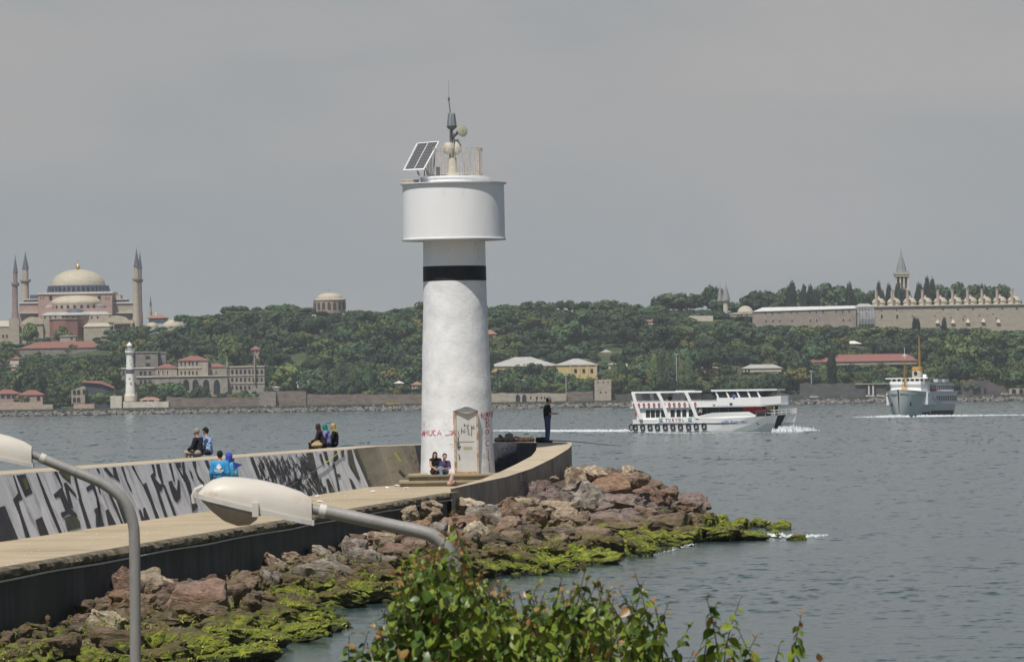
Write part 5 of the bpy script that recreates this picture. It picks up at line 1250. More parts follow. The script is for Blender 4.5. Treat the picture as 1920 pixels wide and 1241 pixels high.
for x in DXS:
    y0 = 573.5 - (x - 1640) * .016
    m_ = MB(); lathepx(m_, x, [(12.2, y0), (12.2, y0 - 6.2), (.02, y0 - 6.3)], D + 4, 12, 4); dr = m_.build('drum', creamw, t)
    m_ = MB(); lathepx(m_, x, [(13.4, y0 - 6), (12.2, y0 - 8)] + [(11.4 * math.cos(math.radians(a)) ** .9, y0 - 8 - 6.5 * math.sin(math.radians(a))) for a in (15, 30, 45, 60, 75)] + [(2.2, y0 - 14.6), (2.2, y0 - 17), (.02, y0 - 18.5)], D + 4, 18, 4); m_.build('dome', leadp, t, smooth=True)
for x in CXS:
    y0 = 573.5 - (x - 1640) * .016
    m_ = MB(); lathepx(m_, x, [(2.8, y0 - 3), (2.5, y0 - 26), (3.0, y0 - 27), (3.0, y0 - 28.5), (.02, y0 - 28.6)], D + 1, 12); m_.build('chimney', smoke, t)
for x in (1653, 1682): win(t, x, 592.5, 3.4, 5.6, D, False, True)
for x in DXS[:2]: win(t, x + 4, 581.5, 1.8, 2.4, D)
for x in DXS[4:]: win(t, x + 3.5, 579.5 - (x - 1760) * .01, 3.2, 2.0, D); 
for x in (1711, 1769.5, 1809, 1783, 1753, 1868, 1836, 1862): win(t, x, 588.5 + (x % 7) * 1.3, 1.8, 2.2, D)
for x, y in ((1758, 602), (1787, 602), (1815, 601), (1844, 600), (1872, 601)):
    p = W(x, y, D - .2); m_ = MB(); m_.prism([W(x - 4, y + 4, D - 1), W(x + 4, y + 4, D - 1), W(x + .8, y - 3, D - .1), W(x - .8, y - 3, D - .1)], (0, .8, 0)); m_.build('vent_hood', creamw, t)
win(t, 1765, 615, 5, 9, D); win(t, 1806, 598.5, 2, 5, D)
# tower of the palace
D = 3150
t = building('palace_tower', 'grey stone lantern tower with steep cone spire behind the kitchen domes', 'tower', 1691, 575, D)
m_ = MB(); fbox(m_, 1679, 1705, 542, 590, D, 7.8); m_.build('base', beige, t); m_ = MB(); fbox(m_, 1676.5, 1707, 541.5, 544, D - .6, 9); m_.build('balcony', creamw, t)
m_ = MB(); fbox(m_, 1682, 1702, 517, 542, D + 1.2, 5.4); m_.build('core', M('dark_lantern_glass', (.10, .12, .13), None, .6), t)  # lantern core in one even dark blue-grey
cm = MB(); lathepx(cm, 1683, [(1.5, 542), (1.5, 518)], D, 8); 
for x in (1680.5, 1688, 1695, 1702.5):
    m_ = MB(); fbox(m_, x - 1.5, x + 1.5, 518, 542, D, 1); m_.build('column', creamw, t)
m_ = MB(); fbox(m_, 1678, 1705.5, 514, 518.5, D - .5, 9); fbox(m_, 1676.5, 1706.5, 510.5, 514, D - .9, 10); m_.build('entablature', creamw, t)
m_ = MB(); c0 = W(1691.5, 511, D); s = D / F
m_.prism([(c0.x + 14 * s * math.cos(math.pi * k / 8), D - 1, c0.z + 3 * s * math.sin(math.pi * k / 8)) for k in range(9)], (0, 9, 0)); m_.build('vault', lead, t)
m_ = MB(); lathepx(m_, 1690.8, [(10.2, 508.8), (7.5, 497), (2.2, 480), (.3, 472), (.02, 471.8)], D, 8, 4); m_.build('spire', M('grey_lead_spire', (.25, .25, .25), (.20, .20, .205), .7, .6), t)
m_ = MB(); lathepx(m_, 1690.4, [(.4, 472), (.8, 469), (.2, 466), (.02, 465)], D, 6, 4); m_.build('finial', gold, t)
# twin gate towers
for x, lab in ((1350.5, 'left conical turret of the twin pair over the skyline trees'), (1361.5, 'right conical turret of the twin pair over the skyline trees')):
    t = building('gate_turret', lab, 'turret', x, 575, 3130)
    w_ = 5.6 if x < 1355 else 8; m_ = MB(); lathepx(m_, x, [(w_ * .62, 592), (w_ * .62, 564.5), (w_ * .95, 564), (w_ * .95, 562.4), (.02, 562.3)], 3130 + (8 if x < 1355 else 0), 14, 3); m_.build('shaft', creamw, t)
    m_ = MB(); lathepx(m_, x, [(w_, 562.5), (w_ * .72, 552), (w_ * .3, 540), (.1, 533.5)], 3130 + (8 if x < 1355 else 0), 14, 3); m_.build('cone', MATS['grey_lead_spire'], t, smooth=True)
    m_ = MB(); lathepx(m_, x, [(.3, 533.5), (.7, 530.5), (.1, 528)], 3130, 6, 3); m_.build('finial', gold, t)
# ---------------------------------------------------------------- trees
def leaf_mat(name, a, b_, rnd=.28):
    m = M(name, a, b_, .75, .09, 0, obj_rand=rnd * 1.35, detail=3, spec=.25, space='pos'); return m
fol = leaf_mat('broadleaf_foliage', (.034, .074, .034), (.080, .125, .052))
fol2 = leaf_mat('light_foliage', (.085, .125, .04), (.13, .165, .055), .2)
foly = leaf_mat('yellowish_foliage', (.13, .14, .04), (.18, .17, .05), .15)
cyp = leaf_mat('cypress_foliage', (.014, .026, .016), (.028, .045, .022), .15)
bark = M('tree_bark', (.10, .08, .06), None, .95, 2)
def crown_mesh(seed, mat, kind='round', nb=13, per=105, q=.058):
    r = np.random.RandomState(seed); V = []; Fc = []
    blobs = []
    for k in range(nb):
        if kind == 'round':
            a = r.uniform(0, 6.28); rad = math.sqrt(r.rand()) * .30; z = r.uniform(-.18, .30) * (1 - rad * 1.2)
            blobs.append((rad * math.cos(a), rad * math.sin(a), z, r.uniform(.12, .22)))
        elif kind == 'cypress':
            z = -.46 + .92 * k / (nb - 1); w_ = .36 * (1 - (max(0, z - .1) / .46) ** 2.2 * .75) if z > -.12 else .36 - abs(z + .12) * .3
            w_ = max(w_, .06); blobs.append((r.uniform(-.04, .04), r.uniform(-.04, .04), z, w_))
        else:
            a = r.uniform(0, 6.28); rad = math.sqrt(r.rand()) * .34; blobs.append((rad * math.cos(a), rad * math.sin(a), r.uniform(-.05, .28), r.uniform(.10, .17)))
    for bx, by, bz, br in blobs:
        vz = .13 if kind == 'cypress' else br * .85
        # inner body
        b0 = len(V); n1_, n2_ = 7, 5
        for i in range(n2_ + 1):
            th_ = math.pi * i / n2_
            for j in range(n1_):
                p = 2 * math.pi * j / n1_; k_ = .8 * r.uniform(.85, 1.1)
                V.append((bx + br * k_ * math.sin(th_) * math.cos(p), by + br * k_ * math.sin(th_) * math.sin(p), bz + vz * k_ * math.cos(th_)))
        for i in range(n2_):
            for j in range(n1_): Fc.append((b0 + i * n1_ + j, b0 + i * n1_ + (j + 1) % n1_, b0 + (i + 1) * n1_ + (j + 1) % n1_, b0 + (i + 1) * n1_ + j))
        for k in range(int(per * (br / .17) ** 1.5)):
            v = r.normal(size=3); v /= np.linalg.norm(v)
            if v[2] < -.6: continue
            c_ = np.array([bx + br * v[0], by + br * v[1], bz + vz * v[2]]) * (1 + r.uniform(-.05, .06))
            nrm = v + r.normal(size=3) * .55; nrm /= np.linalg.norm(nrm)
            t1 = np.cross(nrm, r.normal(size=3)); t1 /= np.linalg.norm(t1); t2 = np.cross(nrm, t1)
            s_ = q * r.uniform(.5, 1.1); b0 = len(V)
            V += [tuple(c_ + t1 * s_), tuple(c_ + t2 * s_ * .7), tuple(c_ - t1 * s_), tuple(c_ - t2 * s_ * .7)]
            Fc.append((b0, b0 + 1, b0 + 2, b0 + 3))
    me = bpy.data.meshes.new('crown'); me.from_pydata(V, [], Fc); me.materials.append(mat); me.update(); return me
CM = [crown_mesh(100 + i, fol, 'round', 11 + i % 5) for i in range(8)]
CL = [crown_mesh(200 + i, fol2, 'round', 12) for i in range(3)]
CYW = crown_mesh(300, foly, 'round', 12)
CC = [crown_mesh(310 + i, cyp, 'cypress', 12, 90, .05) for i in range(3)]
TRK = MB().tube([(0, 0, -.5), (0, 0, 0), (.02, .01, .5)], [.5, .4, .3], 6).mesh('trunk', bark)
rt = random.Random(33)
def tree(x, D, zb, h, w, me, label, group, tr=.3, name='tree', cat='tree'):
    t = thing(name, label, cat, (x, D, zb), group=group)
    th_ = h * tr
    place(TRK, 'trunk', t, (0, 0, th_ * .5 - .2), (0, 0, 0), (w * .06, w * .06, th_ + 1.5))
    place(me, 'crown', t, (0, 0, th_ * .75 + (h - th_ * .75) / 2), (0, 0, rt.uniform(0, 6.28)), (w, w * rt.uniform(.85, 1.15), (h - th_ * .75) * 1.12))
    return t
CLEAR = [(20, 36, 470, 606, 3180), (38, 54, 470, 560, 3250), (246, 264, 465, 600, 3178), (70, 212, 480, 603, 3170), (212, 250, 560, 608, 3170), (95, 155, 600, 636, 3150), (160, 200, 606, 628, 3150), (0, 50, 603, 640, 3150), (36, 190, 641, 660, 3060), (111, 143, 628, 642, 3090), (0, 36, 642, 682, 2995),
         (276, 314, 556, 603, 3300), (275, 340, 598, 609, 3180), (588, 646, 545, 583, 3185), (0, 80, 729, 772, 2660), (80, 232, 757, 775, 2645), (135, 160, 722, 757, 2660), (158, 215, 714, 728, 2680), (228, 256, 640, 760, 2655), (207, 316, 742, 772, 2640), (253, 312, 659, 690, 2850), (228, 496, 684, 705, 2745), (333, 391, 667, 690, 2750), (360, 426, 704, 733, 2740), (427, 496, 686, 731, 2745), (470, 487, 646, 668, 2895), (474, 480, 660, 700, 2745),
         (484, 800, 738, 772, 2640), (400, 484, 745, 772, 2640), (915, 1062, 738, 765, 2640), (1113, 1148, 710, 765, 2645), (1146, 1720, 748, 775, 2640), (556, 580, 711, 728, 2690), (512, 524, 723, 732, 2690), (771, 790, 714, 730, 2690), (740, 756, 713, 725, 2690), (925, 1045, 669, 685, 2845), (1045, 1120, 672, 708, 2830), (976, 992, 609, 617, 3035), (915, 931, 617, 624, 3025), (1127, 1146, 654, 660, 2960), (1142, 1180, 680, 690, 2835),
         (1585, 1614, 638, 645, 2955), (1312, 1345, 683, 708, 2800), (1392, 1466, 683, 693, 2810), (1520, 1720, 665, 678, 2865), (1209, 1284, 596, 605, 3045), (1292, 1337, 592, 600, 3055), (1368, 1412, 572, 594, 3075), (1412, 1605, 573, 606, 3065), (1605, 1640, 569, 606, 3065), (1640, 1920, 540, 612, 3065), (1605, 1700, 717, 750, 2660), (1806, 1890, 716, 748, 2655), (1893, 1920, 706, 748, 2655), (1845, 1920, 706, 720, 2695), (540, 570, 662, 672, 2940)]
def blocked(px, pt, pb, hw, D):
    for a, b_, t_, u, dd in CLEAR:
        if D < dd and px + hw * .62 > a and px - hw * .62 < b_ and pt + 1.5 < u and pb - 3 > t_: return True
    return False
def tzone(px, py, D):
    if px < 330: a = 'on the slope below the great basilica'
    elif px < 560: a = 'on the slope above the ruined palace'
    elif px < 800: a = 'on the slope below the round church'
    elif px < 1190: a = 'on the slope right of the lighthouse shaft'
    elif px < 1480: a = 'on the slope behind the tour boat'
    else: a = 'on the slope under the kitchen wall'
    b_ = 'high' if D > 2960 else 'midway' if D > 2790 else 'low'
    return b_ + ' ' + a
def put_tree(px, D, h, w, me=None, ptop=None, label=None, tr=.25, group=None, kind='round'):
    x = (px - PX) * D / F
    if ptop is not None:
        p = W(px, ptop, D); x = p.x; zb = Tz(x, D)
        h = p.z - zb
    zb = Tz(x, D)
    lab = label
    if lab is None:
        z_ = tzone(px, 0, D); tone = 'light green' if me in CL else 'yellowish' if me is CYW else 'dark green'
        lab = f'round {tone} tree {z_}'; group = group or f'{tone} trees {z_}'
    return tree(x, D, zb, h, w, me or rt.choice(CM), lab, group, tr)
# skyline trees placed one by one: px, top py, width px
sky_t = [(350,590,50),(385,598,40),(415,592,46),(440,574,50),(468,582,44),(495,575,46),(520,572,44),(548,569,46),(572,576,40),(596,584,36),(650,590,40),(668,583,44),(695,592,40),(722,586,40),(748,578,50),(778,576,50),(800,580,40),
 (925,574,34),(945,568,30),(968,573,36),(1000,563,44),(1022,566,36),(1053,562,18),(1066,561,22),(1085,565,36),(1098,563,24),(1118,566,40),(1140,562,44),(1165,568,40),(1188,572,36),(1208,574,36),(1228,570,40)]
def ordn(i, n, cap=18):
    if n == 1: return 'single'
    if i < (n + 1) // 2: return 'leftmost' if i == 0 else ORD[i]
    j = n - 1 - i
    return 'rightmost' if j == 0 else ORD[j].replace('left', 'right')
for i_, (px, py, w) in enumerate(sky_t):
    D = 3110 + rt.uniform(-15, 25); s = D / F
    put_tree(px, D, 0, w * s * 1.3, ptop=py - 3, label=(f'skyline tree on the ridge left of the lighthouse, {ordn(i_, 16)}' if i_ < 16 else f'skyline tree on the ridge right of the lighthouse, {ordn(i_ - 16, len(sky_t) - 16)}'), group='skyline trees on the wooded ridge', tr=.12)
top_t = [(1243,556,44),(1262,549,50),(1292,549,52),(1333,537,46),(1345,560,40),(1372,566,34),(1422,545,56),(1448,541,50),(1478,540,56),(1502,556,40),(1552,531,56),(1575,538,50),(1592,560,30),(1624,542,42),(1612,552,34),(1775,533,48),(1800,531,50),(1825,536,44),(1848,534,40),(1872,533,44),(1560,556,40),(1530,556,40),(1905,560,30)]
top_t.sort()
for i_, (px, py, w) in enumerate(top_t):
    D = 3135 + rt.uniform(0, 35); s = D / F
    put_tree(px, D, 0, w * s * 1.5, ptop=py - 6, label=f'round tree rising behind the palace roofs at right, {ordn(i_, len(top_t))}', group='trees behind the palace on the right ridge', tr=.08)
cyps = [(1485,535,11),(1479,541,8),(1507,539,9),(1519,541,11),(1530,545,9),(1593,537,11),(1603,560,8),(1648,534,8),(1667,538,10),(1652,548,10),(1684,536,12),(1693,545,14),(1700,550,14),(1723,536,10),(1731,546,10),(1738,527,9),(1748,528,9),(1744,545,16),(1765,552,12)]
cyps.sort()
for i_, (px, py, w) in enumerate(cyps):
    py += 5
    D = 3120 + rt.uniform(0, 20); s = D / F; x = W(px, py, D).x; zb = Tz(x, D); h = W(px, py, D).z - zb
    tree(x, D, zb, h, w * s * 2.1, rt.choice(CC), f'slender dark cypress behind the palace roofs, {ordn(i_, len(cyps))}', 'cypresses behind the palace', .05, 'cypress')
for i_, (px, py, w) in enumerate(((1512,700,16),(1560,690,14),(1690,640,8),(1715,599,8),(1721,602,8),(1770,600,8))):
    D = 2980 if py < 650 else 2700; s = D / F; x = W(px, py, D).x; zb = W(px, py + 30, D).z
    tree(x, D, zb, 30 * s if py < 690 else 50 * s, w * s * 1.7, rt.choice(CC), f'slender dark cypress on the slope below the kitchen wall, {ordn(i_, 6)}', 'cypresses on the slope', .05, 'cypress')
# tall pale poplars by the water
PPL = [crown_mesh(330 + i, fol2 if i else fol, 'cypress', 13, 80, .055) for i in range(2)]
pops = [(1228, 672), (1240, 664), (1252, 668), (1264, 672), (1276, 680), (1290, 676), (1152, 690), (1166, 686), (690, 690), (662, 694), (634, 688)]
for i_, (px, py) in enumerate(sorted(pops)):
    D = 2690; s = D / F; x = W(px, py, D).x; zb = Tz(x, D); h = W(px, py, D).z - zb
    where = 'left of the lighthouse shaft' if px < 800 else 'behind the tour boat stern'
    n_l = [q for q in sorted(pops) if (q[0] < 800) == (px < 800)]
    tree(x, D, zb, h, 26 * s, PPL[i_ % 2], f'tall narrow poplar near the far shore {where}, {ordn(n_l.index((px, py)), len(n_l))}', 'tall poplars near the far shore', .15, 'poplar_tree')
# broad slope trees
acc = []
tries = 0
NT = 225
rowsD = [2672, 2690, 2715, 2742, 2775, 2812, 2850, 2890, 2930, 2970, 3010, 3050, 3085]
cand = []
for ri, D0 in enumerate(rowsD):
    step = 25 if D0 > 2700 else 30
    k = 0
    px = -20 + rt.uniform(0, 20)
    while px < 1950:
        cand.append((px, D0 + rt.uniform(-14, 14))); px += step * rt.uniform(.75, 1.25)
rt.shuffle(cand)
done = 0; extra = []
for px, D in cand:
    s = D / F; w = (32 + 52 * rt.random() ** 1.4) * s; h = w * rt.uniform(.70, 1.05)
    if D < 2700: w *= .75; h *= .8
    x = (px - PX) * D / F; zb = Tz(x, D)
    pp_, pb = pix((x, D, zb)); pt = pix((x, D, zb + h))[1]
    if 795 < pp_ < 915: 
        if 805 < pp_ < 908: continue
    sk = interp([(0, 640), (250, 612), (330, 600), (440, 580), (800, 582), (1200, 575), (1240, 590), (1390, 600), (1420, 608), (1600, 608), (1640, 612), (1960, 615)], pp_)
    if pt < sk: 
        h -= (sk - pt) * s; 
        if h < 5: continue
        pt = sk
    if blocked(pp_, pt, pb, w / s / 2, D):
        w *= .6; h *= .6; pt = pix((x, D, zb + h))[1]
        if blocked(pp_, pt, pb, w / s / 2, D): continue
    me = rt.choice(CM) if rt.random() < .72 else (rt.choice(CL) if rt.random() < .9 else CYW)
    if done < NT: put_tree(px, D, h, w, me); done += 1
    else: extra.append((x, D, zb, h, w, me))
# hand placed trees by the water
for px, D, pt, w, me, lab in ((102, 2668, 727, 44, CM[0], 'round dark tree between the pink houses and the ruined facade'), (183, 2662, 735, 38, CL[0], 'small bright green tree before the red roofed shed'), (325, 2690, 709, 70, CM[2], 'broad dark tree mass under the palace terrace'), (378, 2680, 722, 50, CM[3], 'dark tree under the tall terrace arches'),
        (438, 2670, 735, 40, CL[1], 'low green tree at the foot of the roofless wing'), (56, 3130, 604, 40, CL[2], 'green tree in front of the left basilica buttress'), (118, 3120, 607, 44, CL[1], 'green tree before the brick red apse'), (215, 3110, 614, 50, CM[5], 'dark tree before the right basilica annex'),
        (1035, 2700, 678, 60, CM[4], 'dark domed tree hiding the middle of the yellow barracks'), (1060, 2690, 694, 50, CM[6], 'dark tree left of the yellow building'), (1097, 2668, 720, 40, CM[1], 'dark tree leaning on the ruined sea wall tower'), (955, 2680, 690, 56, CM[7], 'dark tree below the left end of the barracks'), (1000, 2678, 695, 50, CM[3], 'dark tree below the middle of the barracks'), (1308, 2900, 637, 26, CYW, 'round yellow green tree on the slope behind the tour boat'), (1658, 2890, 634, 24, CYW, 'round yellow green tree above the long red roof')):
    put_tree(px, D, 0, w * D / F, me, ptop=pt, label=lab, tr=.12)
# the rest of the wood, too many to single out, and undergrowth: joined
def joined_crowns(name, items, label):
    V = []; Fs = []; base = 0; mats = []; mi = []
    for x, y, z, h, w, me in items:
        co = np.empty(len(me.vertices) * 3); me.vertices.foreach_get('co', co); co = co.reshape(-1, 3)
        f = np.empty(len(me.polygons) * 4, np.int32); me.polygons.foreach_get('vertices', f)
        a = rt.uniform(0, 6.28); ca, sa = math.cos(a), math.sin(a)
        c2 = np.stack([(co[:, 0] * ca - co[:, 1] * sa) * w + x, (co[:, 0] * sa + co[:, 1] * ca) * w + y, co[:, 2] * h * 1.1 + z + h * .5], 1)
        V.append(c2); Fs.append(f.reshape(-1, 4) + base); base += len(c2)
        if me.materials[0] not in mats: mats.append(me.materials[0])
        mi.append(np.full(len(f) // 4, mats.index(me.materials[0]), np.int32))
    V = np.concatenate(V); Fs = np.concatenate(Fs); mi = np.concatenate(mi)
    me = bpy.data.meshes.new(name); me.vertices.add(len(V)); me.vertices.foreach_set('co', V.astype(np.float32).ravel())
    me.loops.add(Fs.size); me.loops.foreach_set('vertex_index', Fs.astype(np.int32).ravel()); me.polygons.add(len(Fs))
    me.polygons.foreach_set('loop_start', np.arange(0, Fs.size, 4, dtype=np.int32)); me.polygons.foreach_set('loop_total', np.full(len(Fs), 4, np.int32))
    for q in mats: me.materials.append(q)
    me.polygons.foreach_set('material_index', mi); me.update(calc_edges=True)
    o = bpy.data.objects.new(name, me); link(o); tag(o, label, 'trees' if 'wood' in name else 'shrubs', kind='stuff')
for k in range(170):
    px = rt.uniform(1195, 1420) if k % 2 else rt.uniform(320, 1960); D = rt.uniform(3108, 3150); x = (px - PX) * D / F
    if 580 < px < 655: continue
    extra.append((x, D, Tz(x, D) - 1.5, 6.5 if px < 1195 or px > 1420 else rt.uniform(5, 8), 10, rt.choice(CM)))
for k in range(420):                 # behind the lighthouse and beyond the frame on either side
    px = rt.uniform(800, 912) if k < 70 else (rt.uniform(1955, 2700) if k % 2 else rt.uniform(-800, -25))
    D = rt.uniform(2680, 3130); x = (px - PX) * D / F; s = D / F; w = rt.uniform(36, 70) * s
    extra.append((x, D, Tz(x, D) - .5, w * .8, w, rt.choice(CM)))
print('trees', done, 'extra', len(extra))
if extra: joined_crowns('far_wood', extra, 'dense mixed wood covering the far hillside between the buildings')
CS = [crown_mesh(400 + i, fol if i < 2 else fol2, 'low', 6, 34, .11) for i in range(3)]
under = []
for k in range(1900):
    D = rt.uniform(2668, 3120); px = rt.uniform(-30, 1950); x = (px - PX) * D / F; zb = Tz(x, D); w = rt.uniform(5, 9); h = w * .6
    pp_, pb = pix((x, D, zb)); pt = pix((x, D, zb + h))[1]
    if blocked(pp_, pt, pb, w * F / D / 2, D): continue
    under.append((x, D, zb - .8, h, w, CS[k % 3]))
joined_crowns('undergrowth', under, 'low shrubs and undergrowth filling the far hillside between trees')
# shoreline riprap, one joined band of blocks
def regs(r2):
    x = r2.uniform(-300, 300); y = r2.uniform(2614, 2630)
    return x, y, (y - 2614) / 16 * 2.1, r2.uniform(1.0, 2.4)
rp_ = joined_rocks('shore_riprap', 3600, 0, regs, 'grey armour rocks lining the far shore at the waterline', (.30, .27, .25), 8)
fr = M('far_riprap_rock', (.23, .21, .195), (.08, .075, .07), .9, .6, .5, detail=4); rp_.data.materials.clear(); rp_.data.materials.append(fr)
mb = MB(); mb.box(-1300, 1300, 2626, 2648, -3, 2.62); tag(mb.build('shore_road', M('shore_road_asphalt', (.16, .155, .15), None, .9, .5)), kind='structure')
mb = MB(); mb.box(-300, 300, 2631, 2631.4, 2.62, 3.15); o = mb.build('shore_parapet', M('dark_parapet', (.07, .07, .07), None, .9)); tag(o, 'long low dark parapet along the far shore road above the riprap', 'wall')
# parked cars and lamp masts by the road
def far_car(px, D, col, lab):
    p = W(px, 750, D); t = thing('parked_car', lab, 'car', (p.x, D, 2.62), group=None)
    m_ = MB(); m_.prism([(-2.1, -.8, .3), (2.1, -.8, .3), (2.15, -.8, .75), (1.2, -.8, .9), (.7, -.8, 1.38), (-1.2, -.8, 1.4), (-1.9, -.8, .95), (-2.15, -.8, .8)], (0, 1.6, 0)); m_.build('body', col, t, local=True)
    m_ = MB(); m_.prism([(1.0, -.82, .92), (.62, -.82, 1.3), (-1.1, -.82, 1.32), (-1.6, -.82, .95)], (0, 1.64, 0)); m_.build('side_glass', glassd, t, local=True)
    for sx in (-1.35, 1.35): m_ = MB(); m_.tube([(sx, -.86, .33), (sx, -.6, .33)], .33, 10); m_.build('wheel', M('tyre_black', (.02, .02, .02), None, .9), t, local=True)
cw_, cy_ = M('car_white', (.75, .75, .75), None, .4, 1), M('car_yellow', (.6, .42, .04), None, .4, 1)
far_car(1527, 2634, cw_, 'small white car on the far shore road right of the tour boat'); far_car(1632, 2634, cw_, 'white car parked before the dark quay wall'); far_car(1652, 2633, cw_, 'white car just left of the steam ferry bow')
far_car(741, 2633, cy_, 'yellow vehicle on the shore road left of the big lighthouse, front one'); far_car(733, 2635, cy_, 'yellow vehicle on the shore road left of the big lighthouse, rear one'); far_car(1885, 2634, M('car_cream', (.6, .52, .38), None, .5), 'pale car by the vine covered ruin at right')
for px, y0, lab in ((1521, 697, 'slim floodlight mast right of the tour boat'), (1237, 702, 'thin pale mast left of the tour boat roof'), (1250, 703, 'thin pale mast above the tour boat stern'), (1268, 665, 'tallest thin mast on the slope behind the tour boat'), (981, 713, 'slim lamp mast over the sea wall arches'), (1061, 704, 'slim lamp mast below the yellow building')):
    t = building('lamp_mast', lab, 'mast', px, 748, 2668); p = W(px, y0, 2668); m_ = MB(); m_.tube([(p.x, 2668, 2.6), (p.x, 2668, p.z)], .22, 6); m_.build('pole', M('mast_grey', (.45, .45, .45), None, .7), t)
    m_ = MB(); m_.box(p.x - .9, p.x + .9, 2667.6, 2668.4, p.z, p.z + .5); m_.build('lamp_head', MATS['mast_grey'], t)
# ================================================================ PEOPLE (builder used by the boats too)
skin_m = M('skin', (.48, .28, .20), (.42, .24, .17), .6, 8)
def cloth(name, c, c2=None): return M(name, c, c2 or tuple(x * .75 for x in c), .9, 9, .3, bscale=20, space='obj')
def capsule(bm, a, b_, ra, rb, n=10):
    a, b_ = Vector(a), Vector(b_); d = b_ - a; L_ = d.length; d.normalize() if L_ > 1e-6 else None
    if L_ < 1e-6: d = Vector((0, 0, 1))
    q = d.to_track_quat('Z', 'Y').to_matrix(); rings = []
    for t in (-90, -60, -30, 0): rings.append((math.cos(math.radians(t)) * ra, math.sin(math.radians(t)) * ra))
    for t in (0, 30, 60, 90): rings.append((math.cos(math.radians(t)) * rb, L_ + math.sin(math.radians(t)) * rb))
    vs_ = []
    for r, z in rings:
        vs_.append([bm.verts.new(a + q @ Vector((r * math.cos(2 * math.pi * k / n), r * math.sin(2 * math.pi * k / n), z))) for k in range(n)] if r > 1e-4 else [bm.verts.new(a + q @ Vector((0, 0, z)))])
    for p, c in zip(vs_, vs_[1:]):
        for k in range(n):
            k2 = (k + 1) % n
            f = [p[k % len(p)], p[k2 % len(p)], c[k2 % len(c)], c[k % len(c)]]
            g_ = []
            [g_.append(x) for x in f if x not in g_]
            if len(g_) > 2: bm.faces.new(g_)
def fused(name, caps, mat, parent, vox=.022, extra=None, smooth_it=3, ell=()):
    bm = bmesh.new()
    for c in caps: capsule(bm, *c)
    for (c, r) in ell:
        res = bmesh.ops.create_icosphere(bm, subdivisions=2, radius=1)
        for v in res['verts']: v.co = Vector((v.co.x * r[0], v.co.y * r[1], v.co.z * r[2])) + Vector(c)
    me = bpy.data.meshes.new(name); bm.to_mesh(me); bm.free()
    ob = bpy.data.objects.new('tmp', me); C.objects.link(ob)
    md = ob.modifiers.new('r', 'REMESH'); md.mode = 'VOXEL'; md.voxel_size = vox
    ms_ = ob.modifiers.new('s', 'SMOOTH'); ms_.iterations = smooth_it; ms_.factor = .5
    bpy.context.view_layer.update()
    me2 = bpy.data.meshes.new_from_object(ob.evaluated_get(bpy.context.evaluated_depsgraph_get()))
    bpy.data.objects.remove(ob); bpy.data.meshes.remove(me)
    me2.materials.clear(); me2.materials.append(mat)
    if extra is not None:
        bm = bmesh.new(); bm.from_mesh(me2); 
        for c in extra: capsule(bm, *c, 6)
        bm.to_mesh(me2); bm.free()
    me2.polygons.foreach_set('use_smooth', [True] * len(me2.polygons))
    me2.name = name
    o = bpy.data.objects.new(name, me2); link(o, parent); return o
def lerp(a, b_, t): return Vector(a) * (1 - t) + Vector(b_) * t
